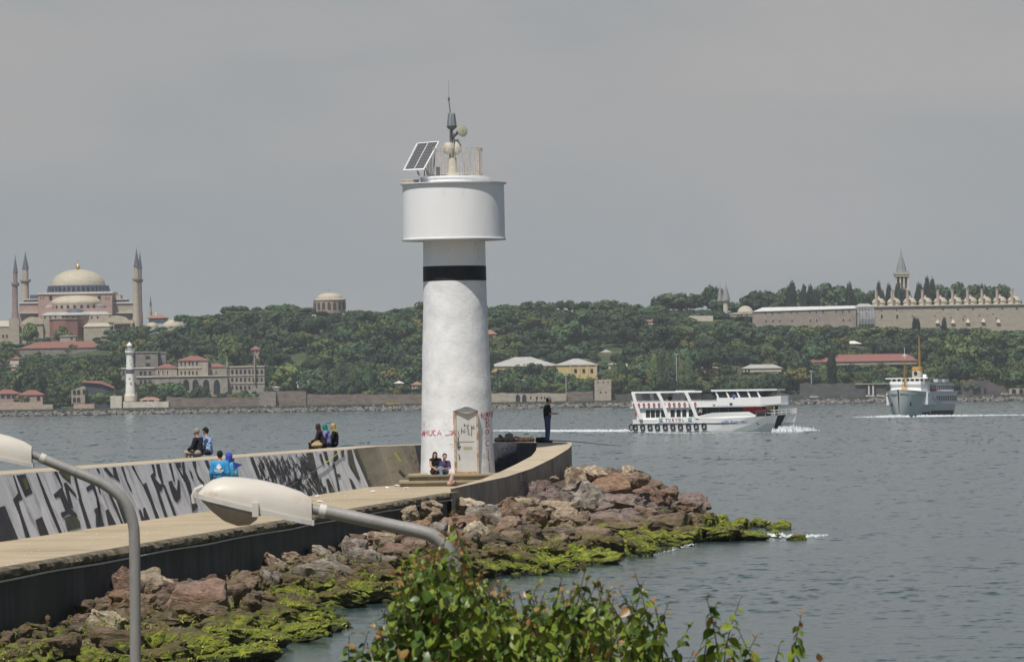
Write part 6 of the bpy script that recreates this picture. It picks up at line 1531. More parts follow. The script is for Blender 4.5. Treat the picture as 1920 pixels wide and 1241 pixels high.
def person(label, loc, rz, J, top, legs, hair=None, hairkind='short', shoes=None, sleeves='long', group=None, vox=.024, skirt=False, hat=None, bag=None):
    """J: joints in local metres, the figure looks towards +Y, x to its right."""
    t = thing('person', label, 'person', loc, rz, group)
    J = {k: Vector(v) for k, v in J.items()}
    hd, nk, ch, pv = J['head'], J['neck'], J['chest'], J['pelvis']
    fwd = J.get('look', Vector((0, 1, 0))).normalized()
    caps = [(pv, ch, .105, .125), (pv + Vector((-.07, 0, 0)), pv + Vector((.07, 0, 0)), .10, .10), (J['sL'] * .75 + ch * .25, J['sR'] * .75 + ch * .25, .07, .07), (ch, nk, .10, .055), (nk, hd, .052, .06)]
    for s in 'LR':
        caps += [(J['s' + s], J['e' + s], .052, .042), (J['e' + s], J['w' + s], .042, .028), (J['h' + s], J['k' + s], .085, .056), (J['k' + s], J['a' + s], .055, .036), (J['a' + s], J['t' + s], .036, .028)]
        hnd = J['w' + s] + (J['w' + s] - J['e' + s]).normalized() * .07; caps.append((J['w' + s], hnd, .028, .033))
    ell = [(hd + Vector((0, 0, .02)), (.076, .095, .115)), (hd + fwd * .095 + Vector((0, 0, -.005)), (.014, .018, .022)), (hd + fwd * .07 + Vector((0, 0, -.06)), (.04, .035, .03))]
    side = fwd.cross(Vector((0, 0, 1))).normalized()
    ell += [(hd + side * .08, (.012, .02, .03)), (hd - side * .08, (.012, .02, .03))]
    fing = []
    for s in 'LR':
        d = (J['w' + s] - J['e' + s]).normalized(); base = J['w' + s] + d * .09; sd = d.cross(Vector((0, 0, 1)))
        sd = sd.normalized() if sd.length > .1 else Vector((1, 0, 0)); dn = Vector((0, 0, -1))
        for i, ln in enumerate((.062, .072, .067, .052)):
            p0 = base + sd * (i - 1.5) * .018; p1 = p0 + d * ln * .55; fing += [(p0, p1, .009, .0085), (p1, p1 + (d + dn * .8).normalized() * ln * .5, .0085, .007)]
        p0 = J['w' + s] + d * .04 + sd * .028; fing.append((p0, p0 + (d + sd * .9).normalized() * .05, .011, .009))
    fused('body', caps, skin_m, t, vox, fing, 3, ell)
    g_ = .022; sc_ = [(pv + Vector((0, 0, .02)), ch, .125 + g_, .14 + g_), (J['sL'] * .8 + ch * .2, J['sR'] * .8 + ch * .2, .085 + g_ * .5, .085 + g_ * .5), (ch, lerp(ch, nk, .55), .11 + g_, .07 + g_)]
    for s in 'LR':
        e = 1 if sleeves == 'long' else .8
        sc_.append((J['s' + s], lerp(J['s' + s], J['e' + s], 1 if sleeves == 'long' else .75), .058 + g_, .05 + g_)) if sleeves != 'none' else None
        if sleeves == 'long': sc_.append((J['e' + s], lerp(J['e' + s], J['w' + s], .92), .05 + g_, .036 + g_ * .6))
    fused('shirt' if sleeves != 'long' else 'jacket', sc_, top, t, vox, None, 2)
    lc = [(pv + Vector((-.07, 0, -.01)), pv + Vector((.07, 0, -.01)), .115 + g_ * .4, .115 + g_ * .4)]
    for s in 'LR': lc += [(J['h' + s], J['k' + s], .092 + g_ * .4, .064 + g_ * .5), (J['k' + s], lerp(J['k' + s], J['a' + s], .93), .064 + g_ * .4, .047 + g_ * .5)]
    if skirt: lc += [(lerp(J['hL'], J['hR'], .5), lerp(J['kL'], J['kR'], .5), .15, .14), (lerp(J['kL'], J['kR'], .5), lerp(J['aL'], J['aR'], .5), .13, .11)]
    fused('skirt' if skirt else 'trousers', lc, legs, t, vox, None, 2)
    if shoes:
        for s in 'LR': fused('shoe', [(J['a' + s] + Vector((0, -.02, -.035)), J['t' + s] + Vector((0, 0, -.0)), .05, .04)], shoes, t, .02, None, 1)
    up = Vector((0, 0, 1))
    if hair:
        if hairkind == 'short': fused('hair', [(hd + up * .055 - fwd * .02, hd + up * .05 - fwd * .035, .092, .085)], hair, t, .02, None, 2, [(hd + up * .03 - fwd * .025, (.088, .095, .11))])
        elif hairkind == 'long': fused('hair', [(hd + up * .05 - fwd * .02, hd - up * .18 - fwd * .09, .095, .075), (hd - up * .18 - fwd * .09, hd - up * .38 - fwd * .11, .08, .05), (hd + side * .06, hd + side * .07 - up * .25, .045, .04)], hair, t, .02, None, 2, [(hd + up * .03 - fwd * .02, (.09, .10, .115))])
        elif hairkind == 'scarf': fused('headscarf', [(hd + up * .03 - fwd * .015, nk - fwd * .01, .105, .085), (nk - up * .02, nk - up * .05 - fwd * .03, .10, .12)], hair, t, .02, None, 2, [(hd + up * .03 - fwd * .02, (.098, .105, .125))])
        elif hairkind == 'hood': fused('hood', [(hd + up * .03 - fwd * .03, nk - fwd * .03, .115, .08)], hair, t, .02, None, 2)
    if hat:
        fused('cap', [(hd + up * .07, hd + up * .075, .098, .09)], hat, t, .018, None, 2, [(hd + up * .065, (.098, .105, .075)), (hd + up * .055 + fwd * .10, (.06, .07, .012))])
    return t
def J_stand():
    return dict(head=(0, .03, 1.60), neck=(0, 0, 1.44), chest=(0, 0, 1.25), pelvis=(0, 0, .95), sL=(-.19, 0, 1.38), sR=(.19, 0, 1.38), eL=(-.24, -.03, 1.10), eR=(.24, -.03, 1.10), wL=(-.24, .06, .86), wR=(.24, .06, .86),
                hL=(-.10, 0, .92), hR=(.10, 0, .92), kL=(-.11, .01, .50), kR=(.11, .01, .50), aL=(-.11, -.02, .09), aR=(.11, -.02, .09), tL=(-.12, .13, .045), tR=(.12, .13, .045))
def J_sit(lean=.05, knee=.45):     # seat plane at z=0, legs hanging over the edge ahead
    return dict(head=(0, lean + .07, .78), neck=(0, lean + .02, .62), chest=(0, lean, .42), pelvis=(0, 0, .12), sL=(-.19, lean, .55), sR=(.19, lean, .55), eL=(-.24, lean + .08, .28), eR=(.24, lean + .08, .28), wL=(-.15, lean + .30, .22), wR=(.15, lean + .30, .22),
                hL=(-.10, .03, .10), hR=(.10, .03, .10), kL=(-.12, knee, .12), kR=(.12, knee, .12), aL=(-.12, knee + .03, -.30), aR=(.12, knee + .03, -.30), tL=(-.12, knee + .17, -.34), tR=(.12, knee + .17, -.34))
black_c, navy_c, dk_c = cloth('black_cloth', (.012, .012, .014)), cloth('navy_suit_cloth', (.016, .017, .032)), cloth('charcoal_cloth', (.03, .03, .035))
jean_c, ltjean_c = cloth('blue_denim', (.045, .085, .19)), cloth('light_blue_denim', (.20, .30, .42))
shoe_k, shoe_w = cloth('dark_shoe', (.02, .02, .02)), cloth('white_shoe', (.6, .6, .6))
hair_k, hair_g = cloth('black_hair', (.012, .010, .009)), cloth('grey_hair', (.30, .27, .24))

# ================================================================ TOUR BOAT
def loft(m_, secs):   # secs: list of rings (same length), open
    m_.grid(secs)
hullw = M('boat_white_paint', (.84, .84, .83), (.79, .79, .78), .45, .6, .05)
bwhite = M('boat_white', (.86, .86, .85), (.82, .82, .81), .5, 2)
bdark = M('boat_dark_glass', (.02, .025, .03), (.035, .04, .045), .15, 2)
rubber = M('tyre_rubber', (.018, .018, .02), None, .85, 6)
redp = M('boat_red_paint', (.50, .03, .035), None, .6, 2)
navyp = M('boat_navy_paint', (.015, .025, .07), (.02, .02, .03), .6, 2)
a1 = math.radians(-25)
pw_ = Wz(1347, 808, 0)
tb = thing('tour_boat', 'white two deck tour boat with tyre fenders and curved white arches heading right', 'boat', (pw_.x, pw_.y, 0), a1)
def bx(xz): return (xz - 155) / 1635 * 23.4 - 11.7
def bz(yz): return (565 - yz) * .0130
HX = [-11.7, -9.5, -5, 0, 3, 6, 8, 9.3, 10.4, 11.2, 11.75]
HB = [2.7, 3.0, 3.1, 3.1, 3.05, 2.8, 2.4, 1.9, 1.25, .6, .05]
HW = [2.5, 2.8, 2.9, 2.9, 2.7, 2.1, 1.5, 1.0, .5, .12, .02]
HZ = [1.76, 1.74, 1.72, 1.74, 1.82, 1.9, 1.98, 2.05, 2.12, 2.2, 2.25]
m_ = MB(); S_ = []
for x, b_, w_, z in zip(HX, HB, HW, HZ):
    xo = x if x < 9 else x
    k = max(0, x - 9) * .38
    S_.append([(x - k, -w_ * .8, -.6), (x - k * .8, -w_, 0), (x - k * .3, -(w_ * .45 + b_ * .55), z * .5), (x, -b_, z), (x, -b_ + .12, z + .0), (x, b_ - .12, z), (x, b_, z), (x - k * .3, (w_ * .45 + b_ * .55), z * .5), (x - k * .8, w_, 0), (x - k, w_ * .8, -.6)])
loft(m_, S_); m_.add(S_[0], [tuple(range(9, -1, -1))]); m_.build('hull', hullw, tb, local=True)
def sidey(x, z):
    b_ = float(np.interp(x, HX, HB)); w_ = float(np.interp(x, HX, HW)); zz = float(np.interp(x, HX, HZ)); return w_ + (b_ - w_) * max(0, min(1, z / zz))
m_ = MB()
for s in (-1, 1): m_.tube([(x, s * (sidey(x, 1.15) + .05), 1.15 + max(0, x - 2) * .03) for x in np.linspace(-11.6, 4, 14)], .07, 6)
m_.build('rubbing_strake', M('boat_grey', (.4, .42, .43), None, .6), tb, local=True)
# black bow guard
m_ = MB(); P = []
for zf in np.linspace(-.05, 1, 6):
    row = []
    for x in np.linspace(9.15, 10.1, 5):
        xx = x + (zf - .5) * .9; z = zf * float(np.interp(xx, HX, HZ)); k = max(0, xx - 9) * .38
        b_, w_ = float(np.interp(xx, HX, HB)), float(np.interp(xx, HX, HW))
        y = w_ + (w_ * .45 + b_ * .55 - w_) * zf / .5 if zf < .5 else (w_ * .45 + b_ * .55) + (b_ - w_ * .45 - b_ * .55) * (zf - .5) / .5
        row.append((xx - k * (1 - zf) * .8, -y - .03, z))
    P.append(row)
m_.grid(P); m_.build('bow_guard', black_p, tb, local=True)
m_ = MB()
m_.box(-11.9, 7.6, -3.05, 3.05, 3.32, 3.46); m_.prism([(7.6, -3.05, 3.32), (10.1, -1.3, 3.5), (10.5, 0, 3.52), (10.1, 1.3, 3.5), (7.6, 3.05, 3.32)], (0, 0, .14)); m_.build('upper_deck', bwhite, tb, local=True)
m_ = MB(); m_.prism([(bx(1050), -3.08, 3.46), (7.6, -3.08, 3.46), (10.0, -1.5, 3.62), (10.4, 0, 3.65), (10.0, 1.5, 3.62), (7.6, 3.08, 3.46), (bx(1050), 3.08, 3.46), (bx(1050), 2.9, 3.46), (7.5, 2.9, 3.46), (9.8, 1.4, 3.6), (10.2, 0, 3.6), (9.8, -1.4, 3.6), (7.5, -2.9, 3.46), (bx(1050), -2.9, 3.46)], (0, 0, 1.12)); m_.build('upper_bulwark', bwhite, tb, local=True)
m_ = MB(); [m_.box(bx(160), bx(1050), s * 3.0 - .04, s * 3.0 + .04, 3.46, 4.16) for s in (-1, 1)]; m_.build('side_bulwark', bwhite, tb, local=True)
m_ = MB(); m_.box(bx(155), bx(893), -2.95, 2.95, 5.36, 5.6); m_.build('roof', bwhite, tb, local=True)
m_ = MB(); m_.prism([(bx(990), -2.95, 5.45), (bx(1530), -2.95, 5.45), (bx(1630), -1.5, 5.45), (bx(1630), 1.5, 5.45), (bx(1530), 2.95, 5.45), (bx(990), 2.95, 5.45)], (0, 0, .25)); m_.build('roof', bwhite, tb, local=True)
m_ = MB(); m_.prism([(bx(560), -2.2, 5.5), (bx(600), -2.2, 5.66), (bx(660), -2.2, 5.66), (bx(700), -2.2, 5.5)], (0, 4.4, 0)); m_.build('roof_hatch', bwhite, tb, local=True)
m_ = MB(); m_.hull8([(bx(1040), -2.75, 4.58), (bx(1480), -2.75, 4.58), (bx(1560), 0, 4.58), (bx(1040), 2.75, 4.58)], [(bx(1020), -2.75, 5.45), (bx(1500), -2.75, 5.45), (bx(1600), 0, 5.45), (bx(1020), 2.75, 5.45)]); m_.hull8([(bx(1040), 2.74, 4.58), (bx(1559), 0, 4.58), (bx(1559), .01, 4.58), (bx(1480), 2.75, 4.58)], [(bx(1020), 2.74, 5.45), (bx(1599), 0, 5.45), (bx(1599), .01, 5.45), (bx(1500), 2.75, 5.45)]); m_.build('wheelhouse_glass', bdark, tb, local=True)
mul = MB(); mul.prism([(-.12, -2.82, 4.58), (.12, -2.82, 4.58), (-.28, -2.82, 5.45), (-.52, -2.82, 5.45)], (0, 5.64, 0)); mm = mul.mesh('mullion', bwhite)
for xz in (1060, 1170, 1280, 1390, 1490): place(mm, 'mullion', tb, (bx(xz), 0, 0))
m_ = MB(); m_.box(bx(880), bx(1040), -2.7, 2.7, 3.46, 5.4); m_.box(bx(893), bx(990), -2.8, 2.8, 5.4, 5.66); m_.build('stair_house', M('stair_house_dark', (.07, .08, .08), (.03, .035, .04), .4, 2), tb, local=True)
# arches
for i, (xt, xm, xb_) in enumerate(((175, 200, 255), (435, 485, 540), (728, 775, 845))):
    for s in (-1, 1):
        m_ = MB()
        pts = [(bx(xt), 5.45), (bx(xt + (xm - xt) * .45), 4.9), (bx(xm), 4.1), (bx(xm + (xb_ - xm) * .4), 3.2), (bx(xb_), 1.78)]
        P = []
        for (x, z) in pts: w_ = .23; P.append([(x - w_, s * 3.0, z), (x + w_, s * 3.0, z), (x + w_, s * 3.18, z), (x - w_, s * 3.18, z), (x - w_, s * 3.0, z)])
        m_.grid(P); m_.build('arch', bwhite, tb, local=True)
# lower cabin
m_ = MB(); m_.box(bx(200), bx(830), -2.7, 2.7, 1.74, 3.32); m_.build('lower_cabin', bwhite, tb, local=True)
wm = unit_box('window', bdark)
for xz in (318, 370, 422, 478, 578, 640, 700, 768):
    for s in (-1, 1): place(wm, 'window', tb, (bx(xz), s * 2.71, 2.52), (0, 0, 0), (.62, .06, 1.0))
m_ = MB(); m_.box(bx(830), bx(1300), -2.35, 2.35, 1.80, 3.32); m_.build('mid_cabin', bdark, tb, local=True)
for xz in (930, 1060, 1150): place(unit_box('window_post', M('boat_blue_grey', (.12, .16, .22), None, .5)), 'window_post', tb, (bx(xz), -2.38, 2.6), (0, 0, 0), (.14, .06, 1.3))
m_ = MB(); m_.box(bx(1300), bx(1480), -2.3, 2.3, 2.5, 3.32); m_.build('red_cabin_front', redp, tb, local=True)
m_ = MB()
for s in (-1, 1): m_.prism([(bx(820), s * 3.05, 1.74), (bx(1440), s * 2.68, 1.86), (bx(1440), s * 2.68, 2.15), (bx(1370), s * 2.75, 2.62), (bx(1000), s * 3.05, 2.55), (bx(850), s * 3.05, 2.1)], (0, -s * .08, 0))
m_.build('bow_bulwark', bwhite, tb, local=True)
def rail(name, pts, z0, z1, n, mat, parent, r=.025):
    m_ = MB(); m_.tube([(x, y, z1 + dz) for x, y, dz in pts], r, 5); m_.tube([(x, y, (z0 + z1) / 2 + dz) for x, y, dz in pts], r * .8, 5)
    o = m_.build(name, mat, parent, local=True)
    L_ = [Vector(p) for p in pts]; m_ = MB()
    for k in range(n):
        t = k / (n - 1) * (len(L_) - 1); i = min(int(t), len(L_) - 2); p = L_[i].lerp(L_[i + 1], t - i)
        m_.tube([(p.x, p.y, z0 + p.z), (p.x, p.y, z1 + p.z)], r, 5)
    o2 = m_.build(name + '_post', mat, parent, local=True); o2['kind'] = 'stuff'
rail('bow_rail', [(bx(1440), -2.5, -.1), (9.8, -1.7, 0), (11.1, -.7, .1), (11.75, 0, .2), (11.1, .7, .1), (9.8, 1.7, 0), (bx(1440), 2.5, -.1)], 2.1, 2.8, 16, bwhite, tb)
rail('side_rail', [(bx(160), -3.02, 0), (bx(1050), -3.02, 0)], 3.98, 4.25, 26, bwhite, tb); rail('side_rail', [(bx(160), 3.02, 0), (bx(1050), 3.02, 0)], 3.98, 4.25, 26, bwhite, tb)
rail('stern_rail', [(-11.8, -3.0, 0), (-11.8, 3.0, 0)], 3.46, 4.25, 8, bwhite, tb)
# life rings: red and white on the rail
tr_ = MB()
for k in range(16):
    a = 2 * math.pi * k / 16
P = [[(0 + (.34 + .09 * math.cos(b_)) * math.cos(a), .09 * math.sin(b_), (.34 + .09 * math.cos(b_)) * math.sin(a)) for b_ in np.linspace(0, 2 * math.pi, 7)] for a in np.linspace(0, 2 * math.pi, 17)]
tym = MB().grid(P).mesh('tyre_fender', rubber); lrm = MB().grid(P).mesh('life_ring', redp)
for xz in (182, 235, 288, 340, 395, 447, 500, 556, 606, 660, 716, 770, 826):
    place(lrm, 'life_ring', tb, (bx(xz), -3.12, 3.75), (0, 0, 0), (.45, .6, .62))
for k, xz in enumerate((140, 183, 265, 345, 424, 507, 587, 667, 752, 832, 914)):
    x = bx(xz); place(tym, 'tyre_fender', tb, (x, -(sidey(x, .7) + .12), .68 + (.06 if k > 8 else 0)), (0, 0, 0), (.92, 1.2, 1.12))
# lettering and marks on the side
def side_M(x, z, y=None): return Matrix.Translation((x, -(y or sidey(x, z)) - .03, z)) @ Matrix.Rotation(math.radians(90), 4, 'X')
for ch_, xz in zip('TURYOL', (524, 558, 593, 628, 662, 698)):
    text_mb(ch_, .52, side_M(bx(xz), 1.62, 3.12), .01, M('boat_letter_red', (.45, .05, .05), None, .6) if ch_ in 'TRO' else M('boat_letter_grey', (.25, .27, .30), None, .6), 'letter', tb, True, .012)
grn, blu = M('boat_stripe_green', (.08, .32, .10), None, .5), M('boat_stripe_blue', (.03, .10, .42), None, .5)
for x0, x1 in ((440, 490), (745, 795)):
    m_ = MB(); m_.prism([(bx(x0), -3.13, 1.68), (bx(x1 - 10), -3.13, 1.68), (bx(x1), -3.13, 1.86), (bx(x0 + 12), -3.13, 1.86)], (0, .02, 0)); m_.build('green_stripe', grn, tb, local=True)
    m_ = MB(); m_.prism([(bx(x0 + 12), -3.13, 1.38), (bx(x1), -3.13, 1.38), (bx(x1 - 10), -3.13, 1.58), (bx(x0), -3.13, 1.58)], (0, .02, 0)); m_.build('blue_stripe', blu, tb, local=True)
m_ = MB(); m_.box(bx(430), bx(805), -3.115, -3.0, 1.3, 2.0); m_.build('name_board', bwhite, tb, local=True)
m_ = MB(); rn = random.Random(2); MN = Matrix.Translation((bx(1225), -2.93, 1.28)) @ Matrix.Rotation(math.radians(7), 4, 'Z') @ Matrix.Rotation(math.radians(82), 4, 'X')
for k in range(15):      # too small to read in the photograph: only the strokes of a painted name
    x = -1.75 + k * .25; h = rn.uniform(.16, .26)
    if k == 4: continue
    m_.box(x, x + .045, -.12, -.12 + h, 0, .012); m_.box(x + .05, x + rn.uniform(.12, .18), rn.choice((-.12, -.02, .08)), rn.choice((-.12, -.02, .08)) + .04 + .06, .0, .012)
o = m_.xf(MN).build('bow_lettering', blu, tb, local=True); o['kind'] = 'stuff'
m_ = MB(); m_.prism([(bx(1475) + .55 * math.cos(a), -2.06 + .12 * math.cos(a) * 2.2, 1.12 + .22 * math.sin(a)) for a in np.linspace(0, 6.1, 14)], (.02, -.08, 0)); m_.build('blue_emblem', blu, tb, local=True)
m_ = MB(); m_.prism([(-11.9, -.1, 2.1), (-12.5, -.1, 2.2), (-12.5, -.1, 2.7), (-11.9, -.1, 2.6)], (0, .03, 0)); m_.build('stern_flag', redp, tb, local=True)
m_ = MB(); m_.tube([(-11.6, 0, 1.7), (-11.9, -.1, 2.8)], .02, 5); m_.build('flag_staff', bwhite, tb, local=True)
m_ = MB(); m_.lathe([(.55, 2.5), (.6, 2.7), (.4, 2.95), (.05, 3.0)], (bx(1395), -1.5), 12); m_.build('liferaft', bwhite, tb, local=True)
m_ = MB(); m_.box(bx(1010), bx(1035), -3.16, -3.1, 3.6, 3.68); m_.box(bx(1185), bx(1215), -3.14, -3.08, 3.6, 3.85); o = m_.build('vent', bdark, tb, local=True); o['kind'] = 'stuff'
def on_boat(t, x, y, z):
    c_, s_ = math.cos(t.rotation_euler.z), math.sin(t.rotation_euler.z); l = t.location
    return (l.x + x * c_ - y * s_, l.y + x * s_ + y * c_, l.z + z)
tops = [(.70, .70, .70), (.02, .02, .03), (.55, .42, .06), (.5, .5, .55), (.10, .16, .35), (.45, .05, .06), (.03, .03, .03)]
spots = [(bx(868), -2.7, 1.76, 180, 0, 'deckhand in white shirt at the open side of the tour boat'), (bx(1465), -1.6, 1.95, 0, 1, 'person in black standing first on the tour boat foredeck'), (bx(1500), -.4, 1.95, 30, 0, 'person in white at the middle of the foredeck'),
         (bx(1548), -1.2, 1.95, -20, 2, 'person in yellow top on the foredeck'), (bx(1585), -.2, 2.0, 160, 6, 'person in dark clothes nearest the bow rail'), (bx(520), -1.6, 3.46, 20, 6, 'dark dressed passenger on the open upper deck, second bay'), (bx(690), -1.2, 3.46, 200, 1, 'dark dressed passenger by the second arch on the upper deck'),
         (bx(850), -1.5, 3.46, 100, 6, 'dark dressed passenger beside the stair house on the upper deck'), (bx(1230), -2.99, 3.5, 0, 4, 'passenger in blue leaning over the upper bulwark')]
BPJ = J_stand()
protoP = {}
for x, y, z, r, ti, lab in spots:
    if ti not in protoP:
        protoP[ti] = person(lab, on_boat(tb, x, y, z), a1 + math.radians(r), BPJ, cloth(f'passenger_top_{"abcdefg"[ti]}', tops[ti]), dk_c, hair_k, 'short', shoe_k, vox=.05); q = protoP[ti]
    else:
        q = copy_tree(protoP[ti], None, on_boat(tb, x, y, z), (0, 0, a1 + math.radians(r)))
        q['label'] = lab
    q['group'] = 'passengers on the tour boat'
def wpx(px, py, z=0): p = Wz(px, py, z); return (p.x, p.y)
foam('wake', [wpx(1203, 808), wpx(1150, 809), wpx(1080, 808.5), wpx(1000, 808), wpx(930, 807)], .9, 1.6, 'long white wake trailing left behind the tour boat', 700, .35, 5)
foam('bow_wave', [wpx(1470, 810), wpx(1495, 806), wpx(1512, 808)], .8, .8, 'white bow wave curling off the tour boat bow', 420, .9, 6)
foam('wake', [wpx(1215, 811), wpx(1300, 812), wpx(1400, 811), wpx(1460, 811)], .25, .3, 'thin foam line along the tour boat hull', 420, .12, 7)

# ================================================================ STEAM FERRY
a2 = math.radians(-90 - 20)
pb_ = Wz(1684, 780, 0); dirv = Vector((math.cos(a2), math.sin(a2), 0))
cen = Vector((pb_.x, pb_.y, 0)) - dirv * 16.5
sf = thing('steam_ferry', 'white classic steam ferry with orange topped funnel and masts coming head on', 'ferry', (cen.x, cen.y, 0), a2)
hull2 = M('ferry_pale_hull', (.70, .72, .70), (.62, .65, .64), .5, .4, .05)
HX2 = [-16.5, -15.5, -12, -6, 0, 6, 10, 13, 15, 16.3]
HB2 = [2.0, 3.4, 4.4, 4.7, 4.7, 4.6, 4.2, 3.4, 2.2, .15]
HW2 = [1.2, 2.8, 4.0, 4.4, 4.4, 4.0, 3.0, 1.7, .7, .05]
HZ2 = [2.2, 2.2, 2.2, 2.3, 2.6, 4.2, 5.0, 5.2, 5.35, 5.5]
S_ = []
for x, b_, w_, z in zip(HX2, HB2, HW2, HZ2):
    k = max(0, x - 13) * .25
    S_.append([(x - k, -w_ * .8, -.8), (x - k * .8, -w_, 0), (x - k * .4, -(w_ * .5 + b_ * .5), z * .5), (x, -b_, z), (x, -b_ + .15, z), (x, b_ - .15, z), (x, b_, z), (x - k * .4, (w_ * .5 + b_ * .5), z * .5), (x - k * .8, w_, 0), (x - k, w_ * .8, -.8)])
m_ = MB(); m_.grid(S_); m_.add(S_[0], [tuple(range(9, -1, -1))]); m_.build('hull', hull2, sf, local=True, smooth=True)
def s2(x, z):
    b_, w_, zz = float(np.interp(x, HX2, HB2)), float(np.interp(x, HX2, HW2)), float(np.interp(x, HX2, HZ2)); f = max(0, min(1, z / zz))
    return w_ + (b_ - w_) * f
m_ = MB()
for s in (-1, 1): m_.grid([[(x, s * (s2(x, z) + .04), z) for z in (-.1, .5, 1.0 if x < 6 else .7)] for x in np.linspace(-16.3, 9.5, 14)])
m_.build('dark_boot_stripe', M('dark_green_black_hull', (.02, .035, .03), None, .6), sf, local=True)
m_ = MB()
for s in (-1, 1): m_.tube([(x, s * (s2(x, float(np.interp(x, HX2, HZ2)) - .75) + .04), float(np.interp(x, HX2, HZ2)) - .75) for x in np.linspace(5, 16.2, 12)], .07, 5)
m_.build('bow_strake', M('boat_grey', (.4, .42, .43)), sf, local=True)
for s in (-1, 1):
    m_ = MB(); xx = 14.3; m_.box(-.14, .14, -.1, .1, -.55, .55); m_.prism([(-.5, -.1, -.55), (.5, -.1, -.55), (.3, -.1, -.1), (-.3, -.1, -.1)], (0, .2, 0)); m_.xf(Matrix.Translation((xx - .4, s * (s2(xx, 2.6) + .10), 2.7)) @ Matrix.Rotation(math.radians(-s * 45 + 90), 4, 'Z')); m_.build('anchor', black_p, sf, local=True)
m_ = MB(); [m_.tube([(12.6 - i * 1.2, -(s2(12.6, 4.2) + .05), 4.2), (12.6 - i * 1.2, -(s2(12, 4.2) + .1), 4.2)], .13, 8) for i in range(3)]; o = m_.build('porthole', bdark, sf, local=True); o['kind'] = 'stuff'
m_ = MB(); m_.prism([(-13.5, -4.5, 2.3), (9.5, -4.5, 2.3), (11, -2.5, 2.3), (11, 2.5, 2.3), (9.5, 4.5, 2.3), (-13.5, 4.5, 2.3)], (0, 0, 2.5)); m_.build('lower_saloon', bwhite, sf, local=True)
for s in (-1, 1):
    for k in range(11): place(wm, 'window', sf, (-12.3 + k * 1.45, s * 4.52, 3.55), (0, 0, 0), (1.0, .06, 1.1))
m_ = MB(); m_.prism([(-13.8, -4.7, 4.8), (8.6, -4.7, 4.8), (11.4, -3.3, 4.8), (11.8, 0, 4.8), (11.4, 3.3, 4.8), (8.6, 4.7, 4.8), (-13.8, 4.7, 4.8)], (0, 0, .22)); m_.build('promenade_deck', bwhite, sf, local=True)
m_ = MB(); m_.prism([(-12.5, -3.9, 5.02), (7.6, -4.2, 5.02), (10.2, -3.2, 5.02), (10.6, 0, 5.02), (10.2, 3.2, 5.02), (7.6, 4.2, 5.02), (-12.5, 3.9, 5.02)], (0, 0, 1.55)); m_.build('upper_saloon', bwhite, sf, local=True)
for y in (-2.6, -1.5, -.5, .5, 1.5, 2.6): place(wm, 'window', sf, (10.5 - abs(y) * .12, y, 5.75), (0, 0, 0), (.08, .62, .62))
for s in (-1, 1):
    for k in range(10): place(wm, 'window', sf, (-11.5 + k * 1.5, s * 3.93 if k < 0 else s * (3.92 + .016 * k), 5.8), (0, 0, 0), (.95, .2, .9))
    m_ = MB(); m_.box(2.2, 6.6, s * 4.28 - .03, s * 4.28 + .03, 5.1, 6.3); m_.build('open_side_bay', bdark, sf, local=True)
    m_ = MB(); m_.box(2.2, 6.6, s * 4.33 - .03, s * 4.33 + .03, 5.05, 5.5); m_.build('red_banner', redp, sf, local=True)
m_ = MB(); m_.prism([(-1, -4.3, 6.57), (7.9, -4.4, 6.57), (10.6, -3.3, 6.57), (10.9, 0, 6.57), (10.6, 3.3, 6.57), (7.9, 4.4, 6.57), (-1, 4.3, 6.57)], (0, 0, .15)); m_.prism([(7.9, -4.4, 6.72), (10.6, -3.3, 6.72), (10.9, 0, 6.72), (10.6, 3.3, 6.72), (7.9, 4.4, 6.72), (7.8, 4.2, 6.72), (10.3, 3.1, 6.72), (10.6, 0, 6.72), (10.3, -3.1, 6.72), (7.8, -4.2, 6.72)], (0, 0, .45)); m_.build('bridge_deck', bwhite, sf, local=True)
m_ = MB(); m_.box(4.6, 8.8, -3.6, 3.6, 6.72, 7.7); m_.build('bridge_glass', bdark, sf, local=True)
m_ = MB(); m_.box(4.5, 8.9, -3.65, 3.65, 6.72, 7.1); m_.build('bridge_front', bwhite, sf, local=True)
pm2 = unit_box('bridge_post', bwhite)
for y in (-3.5, -2.4, -1.3, -.4, .5, 1.5, 2.6, 3.5): place(pm2, 'bridge_post', sf, (8.85, y, 7.4), (0, 0, 0), (.2, .34, .62))
m_ = MB(); m_.box(4.0, 9.7, -4.6, 4.6, 7.7, 7.92); m_.build('bridge_roof', bwhite, sf, local=True)
m_ = MB(); m_.box(-12, 2.0, -4.0, 4.0, 6.57, 6.75); m_.build('boat_deck', M('boat_deck_grey', (.45, .48, .48), None, .7), sf, local=True)
m_ = MB(); [m_.prism([(x - 1.6, s * 3.2 - .5, 6.95), (x + 1.6, s * 3.2 - .5, 6.95), (x + 1.9, s * 3.2 - .5, 7.6), (x - 1.9, s * 3.2 - .5, 7.6)], (0, 1.0, 0)) for x in (-3, -8) for s in (1,)]; o = m_.build('lifeboat', bwhite, sf, local=True); o['kind'] = 'stuff'
orange = M('ferry_orange', (.62, .30, .05), None, .5, 2); ochre = M('mast_ochre', (.30, .19, .06), (.22, .14, .05), .6, 2)
m_ = MB(); m_.lathe([(1.15, 7.7), (1.05, 9.6)], (1.5, 0), 20); m_.build('funnel', creamw, sf, local=True, smooth=True)
m_ = MB(); m_.lathe([(1.15, 9.6), (1.12, 10.15), (.95, 10.2), (.9, 9.9)], (1.5, 0), 20); m_.build('funnel_top', orange, sf, local=True, smooth=True)
